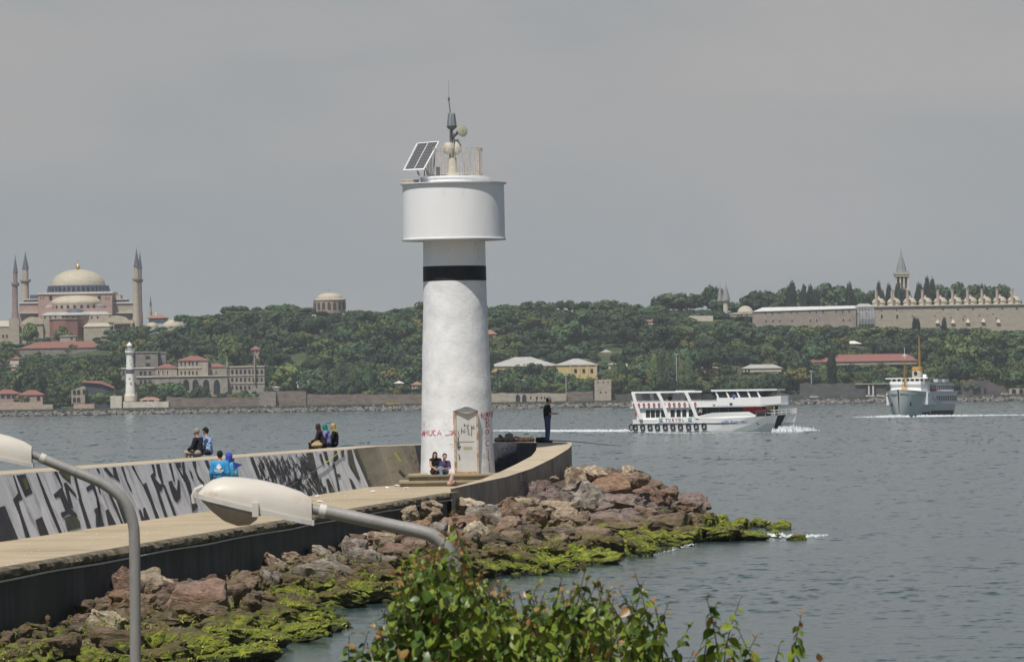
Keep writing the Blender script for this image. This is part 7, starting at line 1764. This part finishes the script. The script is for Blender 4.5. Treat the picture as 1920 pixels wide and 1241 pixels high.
m_ = MB(); m_.prism([(2.58, -.1, 9.4), (2.62, .35, 9.0), (2.6, .3, 8.5), (2.62, -.2, 8.3), (2.55, -.45, 8.7), (2.55, -.4, 9.2)], (.04, 0, 0)); m_.build('funnel_badge', black_p, sf, local=True)
def pxl(px, D_): pass
mt = pix  # mast: main behind, offset to the right in view
m_ = MB(); m_.tube([(-6, -1.6, 6.7), (-6, -1.6, 12.5), (-6, -1.6, 16.8)], [.30, .27, .16], 8); m_.build('main_mast', ochre, sf, local=True)
m_ = MB(); m_.tube([(-6, -1.6, 16.8), (-6, -1.6, 19.4)], [.14, .07], 6); m_.tube([(-6, -2.6, 16.1), (-6, -.6, 16.1)], .06, 5); m_.build('topmast', M('dark_topmast', (.06, .045, .03), None, .7), sf, local=True)
m_ = MB(); m_.tube([(11.4, 0, 5.3), (11.0, 0, 11.8)], [.16, .10], 8); m_.tube([(11.3, -.5, 6.2), (11.0, -.1, 11.6)], .04, 4); m_.tube([(11.3, .5, 6.2), (11.0, .1, 11.6)], .04, 4)
[m_.tube([(11.2, -.5 + .06 * k, 6.4 + k * .7), (11.2, .5 - .06 * k, 6.4 + k * .7)], .035, 4) for k in range(7)]; m_.build('fore_mast', ochre, sf, local=True)
m_ = MB(); m_.tube([(11.0, 0, 11.8), (11.0, 0, 14.2)], .05, 5); m_.tube([(11.0, -.5, 12.4), (11.0, .5, 12.4)], .05, 5); m_.box(10.9, 11.1, -.2, .2, 12.5, 12.8); m_.build('radar', bwhite, sf, local=True)
m_ = MB(); m_.prism([(11.9, -.75, 5.0), (11.9, .75, 5.0), (11.5, .25, 6.1), (11.5, -.25, 6.1)], (.5, 0, 0)); m_.build('mast_foot', orange, sf, local=True)
m_ = MB(); m_.box(7.5, 8.2, 3.1, 3.8, 7.92, 8.6); m_.build('searchlight', bwhite, sf, local=True)
pen = MB()
for k in range(9):
    f = (k + .5) / 9; p = Vector((-6, -1.6, 17)).lerp(Vector((-14, -3.5, 7)), f); c_ = (p.x, p.y, p.z)
    pen.prism([(c_[0], c_[1] - .3, c_[2] + .25), (c_[0], c_[1] + .3, c_[2] + .1), (c_[0], c_[1] + .1, c_[2] - .35)], (.03, 0, 0))
o = pen.build('signal_flags', dk_c, sf, local=True); o['kind'] = 'stuff'
rail('stern_rail', [(-16, -2.6, 0), (-13.5, -4.3, 0), (-11, -4.5, 0)], 2.3, 3.1, 8, bwhite, sf)
m_ = MB(); m_.box(-16, -13.6, -3.2, 3.2, 2.25, 2.4); m_.box(-15.8, -13.4, -3.6, 3.6, 4.75, 4.85); m_.build('stern_deck', bwhite, sf, local=True)
foam('bow_wave', [wpx(1684, 782), wpx(1650, 781.5), wpx(1612, 782)], 1.0, 1.3, 'white bow wave spreading left from the steam ferry', 380, .55, 8)
foam('wake', [wpx(1735, 781.5), wpx(1800, 780), wpx(1860, 779), wpx(1925, 778)], 1.0, 1.6, 'white wake line stretching right of the steam ferry', 420, .5, 9)
# ================================================================ PEOPLE ON THE PIER
p = W(1027, 828, 213.5); zt = 3.27
J = J_stand()
J.update(head=(0, .07, 1.60), look=(0, 1, -.25), eR=(.25, .02, 1.10), wR=(.14, .27, 1.12), eL=(-.24, .05, 1.10), wL=(-.10, .30, 1.10))
man = person('standing man in black t-shirt, jeans and white cap on the end of the wall', (p.x, p.y, zt), math.radians(-75), J, cloth('black_tshirt', (.012, .013, .018)), jean_c, hair_k, 'short', shoe_k, 'short', hat=cloth('white_cap', (.7, .7, .7)))
# seated on the parapet, looking out to sea
def seat_at(px, py, back=.55):
    d = W(px, py, 100) - CAM     # ray onto the wall top surface plane z = zt(y)
    for k in range(60, 4000):
        y = k * .06; q = CAM + d * (y / d.y); z = 3.34 - (y - 135) * .0016
        if q.z <= z and y > 60: return Vector((q.x, q.y, z))
away = math.radians(75)
def seated(label, px, py, rz, top, legs, lean=.06, s=1.0, **kw):
    q = seat_at(px, py); J = J_sit(lean)
    return person(label, (q.x, q.y, q.z + .0), rz, J, top, legs, **kw)
seated('grey haired man in dark navy jacket seated on the parapet, left one of the pair', 374, 855, math.radians(62), navy_c, cloth('beige_trousers', (.36, .32, .25)), .04, hair=hair_g, shoes=shoe_k)
def checked():
    m = bpy.data.materials.new('blue_patterned_cloth'); m.use_nodes = True; N = m.node_tree.nodes; L = m.node_tree.links
    g = N.new('ShaderNodeTexCoord'); w_ = N.new('ShaderNodeTexNoise'); w_.inputs['Scale'].default_value = 11; w_.inputs['Distortion'].default_value = 1.5
    r = N.new('ShaderNodeValToRGB'); r.color_ramp.interpolation = 'CONSTANT'; r.color_ramp.elements[0].color = (.05, .12, .38, 1); r.color_ramp.elements[1].position = .5; r.color_ramp.elements[1].color = (.42, .55, .72, 1)
    L.new(g.outputs['Object'], w_.inputs[0]); L.new(w_.outputs['Fac'], r.inputs[0]); L.new(r.outputs[0], N['Principled BSDF'].inputs['Base Color']); N['Principled BSDF'].inputs['Roughness'].default_value = .9
    return m
seated('person in blue and white patterned shirt and dark cap beside the man in navy', 391, 853, math.radians(62), checked(), dk_c, .03, hair=hair_k, shoes=shoe_k, hat=cloth('black_cap', (.012, .012, .014)))
seated('woman in dark maroon coat and scarf bending forward on the parapet', 606, 838, math.radians(80), cloth('dark_maroon_coat', (.025, .012, .014)), black_c, .14, hair=cloth('dark_brown_scarf', (.045, .028, .025)), hairkind='scarf', shoes=shoe_k, skirt=True)
seated('person in lavender jacket and teal headscarf, middle one on the parapet', 615, 837.5, math.radians(80), cloth('lavender_jacket', (.30, .27, .52), (.16, .14, .40)), dk_c, .06, hair=cloth('teal_scarf', (.03, .22, .18)), hairkind='scarf', shoes=shoe_k)
seated('woman in black coat and gold headscarf seated rightmost on the parapet', 628, 837, math.radians(80), black_c, black_c, .0, hair=cloth('gold_scarf', (.50, .38, .17), (.28, .20, .08)), hairkind='scarf', shoes=shoe_k, skirt=True)
q = seat_at(594, 839.5)
t = thing('shoulder_bag', 'crumpled beige shoulder bag with dark strap beside the maroon coated woman', 'bag', (q.x, q.y, q.z))
fused('bag_body', [((-.12, 0, .10), (.12, 0, .10), .10, .11), ((-.05, .02, .2), (.08, 0, .24), .07, .05)], cloth('beige_bag', (.48, .36, .19), (.30, .21, .10)), t, .02, None, 1)
MB().tube([(-.18, 0, .0), (-.22, 0, .15), (-.15, 0, .27), (.0, 0, .30)], .025, 6).build('strap', black_c, t, local=True)
# walkers on the deck
p = W(412, 846, 163); J = J_stand()
J.update(wL=(-.26, .12, .88), wR=(.26, .1, .88))
cyanj = cloth('bright_blue_jacket', (.035, .28, .58), (.03, .22, .48))
rz0 = math.radians(-8)
w1 = person('walker seen from behind in bright blue jacket with white emblem on the back', (p.x, 163, DECK), rz0, J, cyanj, dk_c, hair_k, 'short', shoe_k)
w1.scale = (1.04, 1.04, 1.04)
wp_ = M('white_print', (.75, .78, .80), None, .8)
def back_mark(name, pts, m=wp_):
    m_ = MB(); m_.prism([(x, -.185 + .02 * abs(x) * 4, z) for x, z in pts], (0, .05, 0)); m_.build(name, m, w1, local=True)
back_mark('emblem', [(0, 1.37), (.035, 1.33), (.03, 1.31), (.07, 1.29), (.065, 1.25), (.02, 1.215), (-.02, 1.215), (-.065, 1.25), (-.07, 1.29), (-.03, 1.31), (-.035, 1.33)])
for z, w_ in ((1.185, .135), (1.155, .125), (1.115, .09)):
    back_mark('printed_line', [(-w_, z), (w_, z), (w_, z + .015), (-w_, z + .015)])
p = W(425, 850, 164.5); 
w2 = person('walker in lighter blue jacket and royal blue hood carrying a blue pennant', (p.x + .06, 164.6, DECK), math.radians(-25), J, cloth('light_blue_jacket', (.08, .36, .58)), dk_c, cloth('royal_blue_hood', (.05, .09, .48)), 'hood', shoe_k)
fl = thing('pennant', 'small dark blue triangular pennant on a stick right of the walkers', 'flag', (W(438, 880, 162.5).x, 162.5, 2.6))
MB().tube([W(440, 897, 162.5), W(437, 862, 162.5)], .012, 6).build('stick', gal, fl)
m_ = MB(); m_.prism([W(438, 866, 162.5), W(455, 871, 162.5), W(447, 875, 162.5), W(440, 882, 162.5)], (0, .01, 0)); m_.build('flag_cloth', cloth('navy_blue_flag', (.03, .05, .30)), fl)
# couple on the steps
p = W(815, 893, 206.55)
J = J_sit(.10, .36); J.update(head=(.06, .22, .70), look=(.5, .8, -.5), neck=(.02, .14, .57), eL=(-.24, .15, .30), eR=(.22, .2, .32), wL=(-.02, .34, .24), wR=(.16, .38, .24), kL=(-.13, .36, .26), kR=(.08, .36, .26), aL=(-.10, .30, -.13), aR=(.06, .34, -.13), tL=(-.10, .44, -.17), tR=(.06, .48, -.17))
person('long haired woman in black top and brown trousers seated on the steps', (p.x, 206.9, 2.22), math.radians(200), J, black_c, cloth('brown_trousers', (.12, .08, .065)), hair_k, 'long', shoe_w, 'none')
p = W(832, 893, 206.6)
J = J_sit(.08, .38); J.update(head=(-.05, .17, .64), look=(-.3, .9, -.3), neck=(-.02, .10, .50), chest=(0, .06, .34), sL=(-.18, .07, .44), sR=(.18, .07, .44), eL=(-.22, .16, .22), eR=(.22, .16, .22), wL=(-.05, .38, .22), wR=(.14, .36, .2), kL=(.12, .42, .24), kR=(.10, .42, .20), aL=(.30, .34, .12), aR=(.06, .46, -.32), tL=(.38, .42, .10), tR=(.05, .60, -.36))
person('short haired youth in purple shirt and light jeans seated beside the woman', (p.x, 206.9, 2.22), math.radians(180), J, cloth('purple_shirt', (.07, .05, .14)), ltjean_c, hair_k, 'short', shoe_k, 'short')
p = W(846, 905, 205.2)
t = thing('plastic_bag', 'crumpled pink and white plastic bag at the end of the curved wall', 'bag', (p.x, p.y, 1.95))
fused('bag_body', [((0, 0, .05), (.05, 0, .25), .09, .07), ((.08, 0, .0), (-.08, 0, -.05), .07, .08)], cloth('pinkish_plastic', (.55, .35, .32)), t, .02, None, 1)
# tackle on the end wall
def heap(label, px0, px1, py, D, hs, name, cat, seed, mat=black_c, n=7):
    r = random.Random(seed); a, b_ = W(px0, py, D), W(px1, py, D); z = 3.29
    t = thing(name, label, cat, ((a.x + b_.x) / 2, D, z)); L_ = b_.x - a.x
    caps = []
    for k in range(n):
        x = -L_ / 2 + L_ * (k + .5) / n; h = hs * r.uniform(.4, 1); caps.append(((x, r.uniform(-.15, .15), .08), (x + r.uniform(-.1, .1), 0, h - .08), .13, .07))
    fused('bag_body', caps, mat, t, .03, None, 1); return t
t = heap('heap of black tackle bags on the back wall right of the lighthouse', 930, 962, 828, 216.6, .42, 'tackle_bags', 'bags', 1)
MB().tube([(.25, -.1, .05), (.42, -.1, .22), (.62, -.1, .16), (.8, -.1, .03)], .03, 6).build('handle', black_c, t, local=True)
heap('low brown cloth bundle beside the black tackle bags', 962, 1000, 829, 216.6, .16, 'bundle', 'bundle', 2, cloth('brown_cloth', (.10, .06, .045)), 6)
heap('small black bag at the feet of the standing man', 1006, 1022, 829, 214.3, .26, 'small_bag', 'bag', 3, black_c, 4)
rod_m = M('fishing_rod_black', (.02, .02, .025), None, .4)
t = thing('fishing_rod', 'dark fishing rod resting on the end wall, pointing right over the rocks', 'fishing rod', tuple(W(1030, 826, 213)))
MB().tube([W(1022, 825, 213.2), W(1075, 827.5, 212), W(1165, 836, 208.5)], [.022, .016, .008], 6).build('rod', rod_m, t)
t = thing('fishing_rod', 'fishing rod with yellow tip leaning across the zebra patterned graffiti', 'fishing rod', tuple(on_wall(590, 880, .03)))
pa, pb2, pc = on_wall(541, 912, .05), on_wall(607, 870, .04), on_wall(637, 846, .03)
MB().tube([on_wall(520, 927, .06), pa, pb2], [.022, .02, .016], 6).build('rod', rod_m, t); MB().tube([pb2, pc], [.016, .012], 6).build('rod_tip', M('yellow_rod_tip', (.55, .55, .04), None, .5), t)
MB().tube([pa.lerp(pb2, .22), pa.lerp(pb2, .30)], .05, 8).build('reel', black_c, t)
# litter
lit = M('white_litter', (.70, .69, .66), None, .9)
r_ = random.Random(4)
litspots = [(744, 911, 'largest scrap of white paper litter on the deck before the steps'), (762, 916, 'second scrap of white litter right of the largest one'), (700, 922, 'pinkish white scrap at the wall foot by the graffiti end'), (596, 931, 'white scrap lying close to the front lamp head'), (725, 915, 'small white scrap left of the largest litter'), (815, 910, 'white paper cup by the feet of the seated couple'), (600, 941, 'flat white wrapper near the pier edge')]
for px, py, lab in litspots:
    q = Wz(px, py, DECK); m_ = MB(); n_ = 7
    s_ = .22 if 'largest scrap' in lab else .12
    m_.add([(q.x + s_ * math.cos(a) * r_.uniform(.5, 1.3), q.y + s_ * 3 * math.sin(a) * r_.uniform(.5, 1.2), DECK + .005 + r_.uniform(0, .04)) for a in np.linspace(0, 5.4, n_)] + [(q.x, q.y, DECK + .07)], [(k, (k + 1) % n_, n_) for k in range(n_)])
    tag(m_.build('litter', lit), lab, 'litter')
m_ = MB()
for k in range(170):
    y = r_.uniform(105, 204); a, b_ = xbase(y) + .1, xedge(y) - .2
    if y > 190: b_ = -2
    x = r_.uniform(a, b_); s_ = r_.uniform(.008, .03)
    m_.add([(x - s_, y, DECK + .012), (x + s_, y - s_, DECK + .012), (x + s_ * .4, y + s_ * 4, DECK + .014), (x, y, DECK + .02 + s_)], [(0, 1, 3), (1, 2, 3), (2, 0, 3)])
tag(m_.build('shell_grit', M('grit_pale', (.52, .47, .38), None, .9)), 'tiny pale shell and grit specks scattered over the pier deck', 'grit', kind='stuff')

# ================================================================ STREET LAMPS
def leaf_material(name, a, b_, tr=.35):
    m = bpy.data.materials.new(name); m.use_nodes = True; N = m.node_tree.nodes; L = m.node_tree.links; b = N['Principled BSDF']
    oi = N.new('ShaderNodeObjectInfo'); g = N.new('ShaderNodeNewGeometry'); nz_ = N.new('ShaderNodeTexNoise'); nz_.inputs['Scale'].default_value = 30
    L.new(g.outputs['Position'], nz_.inputs[0]); mx = N.new('ShaderNodeMix'); mx.data_type = 'RGBA'; mx.inputs[6].default_value = (*a, 1); mx.inputs[7].default_value = (*b_, 1)
    rm = N.new('ShaderNodeMapRange'); rm.inputs[1].default_value = .35; rm.inputs[2].default_value = .65; L.new(nz_.outputs['Fac'], rm.inputs[0]); L.new(rm.outputs[0], mx.inputs[0])
    L.new(mx.outputs[2], b.inputs['Base Color']); b.inputs['Roughness'].default_value = .38; b.inputs['Specular IOR Level'].default_value = .45
    t = N.new('ShaderNodeBsdfTranslucent'); L.new(mx.outputs[2], t.inputs[0]); ms_ = N.new('ShaderNodeMixShader'); ms_.inputs[0].default_value = tr
    L.new(b.outputs[0], ms_.inputs[1]); L.new(t.outputs[0], ms_.inputs[2]); L.new(ms_.outputs[0], N['Material Output'].inputs['Surface'])
    return m
bowl_p = leaf_material('lamp_bowl_pinkish', (.80, .66, .59), (.72, .60, .54), .5)
lampm = M('lamp_cream_plastic', (.58, .54, .48), (.52, .48, .42), .45, 3, .04, c3=(.44, .37, .26), s3=6, t3=(.60, .75))
rimm = M('lamp_rim', (.62, .59, .54), None, .5, 4)
bowl_g = M('lamp_bowl_grey', (.30, .295, .29), (.25, .245, .24), .25, 5, spec=.7)
polem = M('galvanised_pole', (.30, .29, .275), (.24, .23, .22), .55, 5, .15, metal=.15, c3=(.2, .17, .13), s3=7, t3=(.62, .75), stretch=(1, 1, .4))
def lamp(label, pts, rad, D, head, gz, headD=None, k=1.0, hx=None):
    """pts: arm/pole centreline pixels at distance D; head: pixel of the collar end"""
    base = W(pts[-1][0], pts[-1][1], D); t = thing('street_lamp', label, 'street lamp', (base.x, base.y, gz))
    P = [W(a, b_, D) for a, b_ in pts]
    Q = []
    for i in range(len(P) - 1):          # Catmull-Rom
        p0, p1, p2, p3 = P[max(i - 1, 0)], P[i], P[i + 1], P[min(i + 2, len(P) - 1)]
        for j in range(6):
            f = j / 6; Q.append(.5 * ((2 * p1) + (-p0 + p2) * f + (2 * p0 - 5 * p1 + 4 * p2 - p3) * f * f + (-p0 + 3 * p1 - 3 * p2 + p3) * f ** 3))
    Q.append(P[-1]); Q.append(Vector((P[-1].x, P[-1].y, gz)))
    n = len(Q); MB().tube(Q, [rad[0] + (rad[1] - rad[0]) * min(1, i / (n * .6)) for i in range(n)], 24).build('pole', polem, t, smooth=True)
    d0 = (Q[0] - Q[3]).normalized()
    MB().tube([Q[0] - d0 * .02, Q[0] + d0 * .16], [rad[0] * .78, rad[0] * .78], 20).build('arm_sleeve', polem, t, smooth=True)
    MB().tube([Q[0] - d0 * .035, Q[0] + d0 * .004], [rad[0] * 1.05] * 2, 20).build('arm_collar', rimm, t, smooth=True)
    MB().lathe([(rad[1] * 2.6, gz), (rad[1] * 2.6, gz + .05), (rad[1] * 1.2, gz + .06), (rad[1] * 1.2, gz + .35), (rad[1], gz + .36)], (Q[-1].x, Q[-1].y), 20).build('base_flange', polem, t)
    # head: stations in lamp-2 pixels relative to the collar, x to the left
    s = .00305 * k; o = W(head[0], head[1], D)
    st = [(0, -20, 24, .060), (-20, -33, 20, .085), (-55, -46, 11, .105), (-95, -56, 1, .125), (-135, -62, -9, .140), (-165, -63, -17, .148), (-185, -58, -22, .140), (-200, -48, -26, .12), (-210, -36, -29, .09), (-215, -30, -31, .055)]
    nseg = 16; rings = []
    for x, top, seam, w_ in st:
        h_ = (seam - top) * s
        rings.append([(o.x + x * s, o.y - w_ * k * math.cos(math.pi * j / nseg), o.z - seam * s + h_ * math.sin(math.pi * j / nseg) ** .8) for j in range(nseg + 1)])
    m_ = MB(); m_.grid(rings); m_.add(rings[0], [tuple(range(nseg, -1, -1))]); m_.add(rings[-1], [tuple(range(nseg + 1))]); m_.build('head_shell', lampm, t, smooth=True)
    m_ = MB()
    for sg in (-1, 1):
        R_ = []
        for x, top, seam, w_ in st:
            y = o.y + sg * (w_ * k + .008); z = o.z - seam * s
            R_.append([(o.x + x * s, y, z + .010), (o.x + x * s, y, z - .018), (o.x + x * s, y - sg * .02, z - .018), (o.x + x * s, y - sg * .02, z + .010), (o.x + x * s, y, z + .010)])
        m_.grid(R_)
    m_.box(o.x + st[-1][0] * s - .012, o.x + st[-1][0] * s + .004, o.y - .06 * k, o.y + .06 * k, o.z - st[-1][2] * s - .018, o.z - st[-1][2] * s + .012)
    m_.box(o.x - .004, o.x + .012, o.y - .066 * k, o.y + .066 * k, o.z - st[0][2] * s - .02, o.z - st[0][2] * s + .012)
    m_.build('rim', rimm, t)
    m_ = MB(); m_.grid([[(o.x + x * s, o.y - w_ * k * .98, o.z - seam * s - .012), (o.x + x * s, o.y + w_ * k * .98, o.z - seam * s - .012)] for x, top, seam, w_ in st[:5]]); m_.build('underside', lampm, t)
    # bowl below the seam, from x=-100 to the nose
    bs = [(-98, 0, 0), (-104, 16, .08), (-118, 29, .115), (-140, 36, .13), (-165, 33, .13), (-188, 20, .105), (-204, 7, .07), (-212, 0, .0)]
    def bowl(f0, f1, mat, name, grow=1.0):
        R_ = []
        for x, dep, w_ in bs:
            seam = float(np.interp(-x, [-q[0] for q in st], [q[2] for q in st])); zz = o.z - seam * s - .012
            R_.append([(o.x + x * s, o.y - (w_ + .012) * k * grow * math.cos(a), zz - dep * s * math.sin(a) ** .75 * grow) for a in ([f0 + (f1 - f0) * j / 8 for j in range(9)])])
        m_ = MB(); m_.grid(R_); m_.build(name, mat, t, smooth=True)
    bowl(0, math.radians(8), bowl_g, 'reflector_band'); bowl(math.radians(8), math.radians(172), bowl_p, 'bowl'); bowl(math.radians(172), math.pi, bowl_g, 'reflector_band')
    # clip and nose latch
    x = -104; seam = 3; wv = .13 * k
    m_ = MB(); m_.box(o.x + (x - 6) * s, o.x + (x + 6) * s, o.y - wv - .022, o.y - wv + .01, o.z - (seam + 9) * s, o.z - (seam - 17) * s); m_.box(o.x + (x - 6) * s, o.x + (x + 6) * s, o.y + wv - .01, o.y + wv + .022, o.z - (seam + 9) * s, o.z - (seam - 17) * s); m_.build('clip', rimm, t)
    m_ = MB(); m_.tube([(o.x - 203 * s, o.y, o.z + 46 * s), (o.x - 217 * s, o.y, o.z + 40 * s), (o.x - 223 * s, o.y, o.z + 28 * s), (o.x - 221 * s, o.y, o.z + 14 * s)], .012 * k, 8); m_.build('latch', rimm, t, smooth=True)
    m_ = MB(); m_.box(o.x - 36 * s, o.x - 16 * s, o.y - .04, o.y + .04, o.z - 24 * s, o.z - 18 * s); m_.build('cable_gland', M('rust_brown_gland', (.30, .16, .09), None, .8), t)
    return t
lamp('nearer street lamp with cream head, arm bending down behind the shrub', [(600, 957), (655, 968), (715, 981), (777, 994), (813, 1005), (836, 1026), (849, 1052), (857, 1086), (860, 1140), (863, 1245)], (.038, .038), 32.0, (585, 954), 1.45)
lamp('left street lamp whose cream head is cut by the frame edge', [(76, 858), (110, 872), (160, 892), (200, 911), (232, 938), (248, 975), (252.5, 1030), (254, 1245)], (.038, .043), 43.0, (60, 852), 1.35, k=1.05)
# a thin wire behind the nearer lamp head
MB()
# ================================================================ SHRUB
lg = leaf_material('shrub_leaf_green', (.14, .22, .025), (.28, .33, .05))
ld = leaf_material('shrub_leaf_dark', (.045, .095, .015), (.09, .15, .022), .25)
lo_ = leaf_material('shrub_leaf_orange', (.36, .15, .06), (.30, .24, .06))
stem_m = M('shrub_stem', (.10, .055, .035), (.07, .045, .03), .8, 30)
def leaf_mesh(mat, seed):
    r = random.Random(seed); m_ = MB(); P = []
    prof = [(0, .0), (.14, .22), (.32, .36), (.52, .36), (.74, .24), (.9, .10), (1.0, .0)]
    cu = r.uniform(.05, .28)
    for x, w_ in prof: P.append([(x, -w_, .10 * w_ * 2 - cu * x * x), (x, 0, -cu * x * x), (x, w_, .10 * w_ * 2 - cu * x * x)])
    m_.grid(P); me = m_.mesh('leaf', mat); me.polygons.foreach_set('use_smooth', [True] * len(me.polygons)); return me
LG, LD, LO = [leaf_mesh(lg, i) for i in range(4)], [leaf_mesh(ld, 10 + i) for i in range(3)], [leaf_mesh(lo_, 20 + i) for i in range(3)]
DB = 20.0
shrub = thing('shrub', 'leafy green shrub with orange young tips filling the bottom foreground', 'shrub', tuple(W(1000, 1400, DB)))
SO = ORG[shrub.name]
rb_ = random.Random(77)
stems = []
tall = [(845, 965, 850), (838, 1000, 846), (858, 1012, 856), (868, 1030, 862), (1190, 1072, 1170), (1205, 1095, 1200), (1254, 1130, 1262), (1343, 1132, 1338), (1388, 1122, 1370), (1503, 1150, 1505), (1545, 1232, 1552), (1055, 1078, 1060), (1098, 1066, 1105), (1160, 1102, 1170), (1012, 1090, 1020), (950, 1092, 955), (905, 1075, 905), (780, 1035, 830), (765, 1052, 820), (800, 1060, 850), (740, 1072, 810), (655, 1190, 720), (690, 1185, 760), (715, 1175, 780), (1140, 1120, 1140), (1085, 1098, 1080), (1325, 1120, 1330), (1420, 1190, 1415), (1463, 1205, 1458), (820, 1085, 860), (870, 1050, 880), (985, 1112, 990), (1120, 1090, 1125), (1225, 1128, 1222), (1300, 1165, 1300)]
for a, b_, c_ in tall: stems.append((a, b_, c_, 1360, rb_.uniform(-.35, .35), 1))
for k in range(215):
    if k < 150: px = rb_.gauss(930, 130)
    elif k < 180: px = rb_.uniform(735, 905)
    else: px = rb_.uniform(690, 1420)
    if px < 680 or px > 1440: continue
    lim = float(np.interp(px, [640, 700, 760, 800, 850, 900, 950, 1000, 1050, 1100, 1200, 1250, 1300, 1400, 1450], [1205, 1150, 1045, 1018, 1030, 1065, 1095, 1100, 1085, 1075, 1110, 1145, 1155, 1160, 1215]))
    top = lim + abs(rb_.gauss(0, 55)) + 5
    stems.append((px, top, px + rb_.uniform(-30, 30), 1380, rb_.uniform(-.8, .9), 0))
leaves = []; nst_ = 0
stem_mb = MB(); stem_parts = 0
for (a, b_, c_, d_, dy, hero) in stems:
    D0 = DB + dy; p0, p1 = W(c_ + (0 if hero else rb_.uniform(-60, 60)), d_, D0 + .1), W(a, b_, D0); bend = Vector((rb_.uniform(-.09, .09), rb_.uniform(-.05, .05), 0))
    n_ = 10; pts = [p0.lerp(p1, i / n_) + bend * math.sin(math.pi * i / n_) for i in range(n_ + 1)]
    rads = [.0042 - .0030 * i / n_ for i in range(n_ + 1)]
    if hero: MB().tube(pts, rads, 6).build('stem', stem_m, shrub)
    else: stem_mb.tube(pts, rads, 5)
    L_ = (p1 - p0).length; step = .021 if not hero else .017; k = 0; dd = .0
    while dd < L_ * .9:
        f = 1 - dd / L_; i = min(int(f * n_), n_ - 1); q = pts[i].lerp(pts[i + 1], f * n_ - i)
        size = (min(.052, .026 + dd * .22) if hero else min(.050, .018 + dd * .30)) * rb_.uniform(.75, 1.15)
        az = (k % 2) * math.pi + rb_.uniform(-.9, .9) + (0 if hero else rb_.uniform(0, 6.28))
        el = rb_.uniform(-1.2, -.05) if dd > .03 else rb_.uniform(.2, 1.2)
        young = dd < .035 and rb_.random() < .6 or rb_.random() < .035
        me = rb_.choice(LO) if young else (rb_.choice(LG) if (rb_.random() < .68 and not (a < 860 and b_ > 1040 and rb_.random() < .5)) else rb_.choice(LD))
        leaves.append((q, size, az, el, rb_.uniform(-.9, .9), me, hero, q.z))
        k += 1; dd += step * rb_.uniform(.6, 1.3)
o = stem_mb.build('twigs', stem_m, shrub); o['kind'] = 'stuff'
leaves.sort(key=lambda l: (-(l[6]), -l[7] + l[0].y * .05))
V = []; Fc = []; mi = []; ms3 = [lg, ld, lo_]
for n_, (q, s_, az, el, ro, me, hero, zz) in enumerate(leaves):
    Mx = Euler((ro, -el, az)).to_matrix().to_4x4()
    if n_ < 300:
        lf = place(me, 'leaf', shrub, tuple(q - SO), Mx.to_euler(), (s_, s_, s_))
    else:
        b0 = len(V); T_ = Matrix.Translation(q - SO) @ Mx @ Matrix.Scale(s_, 4)
        V += [tuple(T_ @ v.co) for v in me.vertices]; im = ms3.index(me.materials[0])
        for pl in me.polygons: Fc.append([b0 + i for i in pl.vertices]); mi.append(im)
me = bpy.data.meshes.new('foliage'); me.from_pydata(V, [], Fc); [me.materials.append(q) for q in ms3]; me.polygons.foreach_set('material_index', mi); me.polygons.foreach_set('use_smooth', [True] * len(me.polygons)); me.update()
o = bpy.data.objects.new('foliage', me); link(o, shrub); o['kind'] = 'stuff'
print('leaves', len(leaves))
# ================================================================ HAZE
hm = bpy.data.materials.new('haze'); hm.use_nodes = True; N = hm.node_tree.nodes; N.clear()
ou = N.new('ShaderNodeOutputMaterial'); pv_ = N.new('ShaderNodeVolumePrincipled')
pv_.inputs['Color'].default_value = (.86, .92, 1.0, 1); pv_.inputs['Density'].default_value = 5.0e-5; pv_.inputs['Anisotropy'].default_value = 0.0
hm.node_tree.links.new(pv_.outputs[0], ou.inputs['Volume'])
hb_ = MB().box(-1750, 1750, -110, 3600, -6, 118).mesh('haze', hm)
o = bpy.data.objects.new('haze', hb_); link(o); tag(o, kind='stuff')
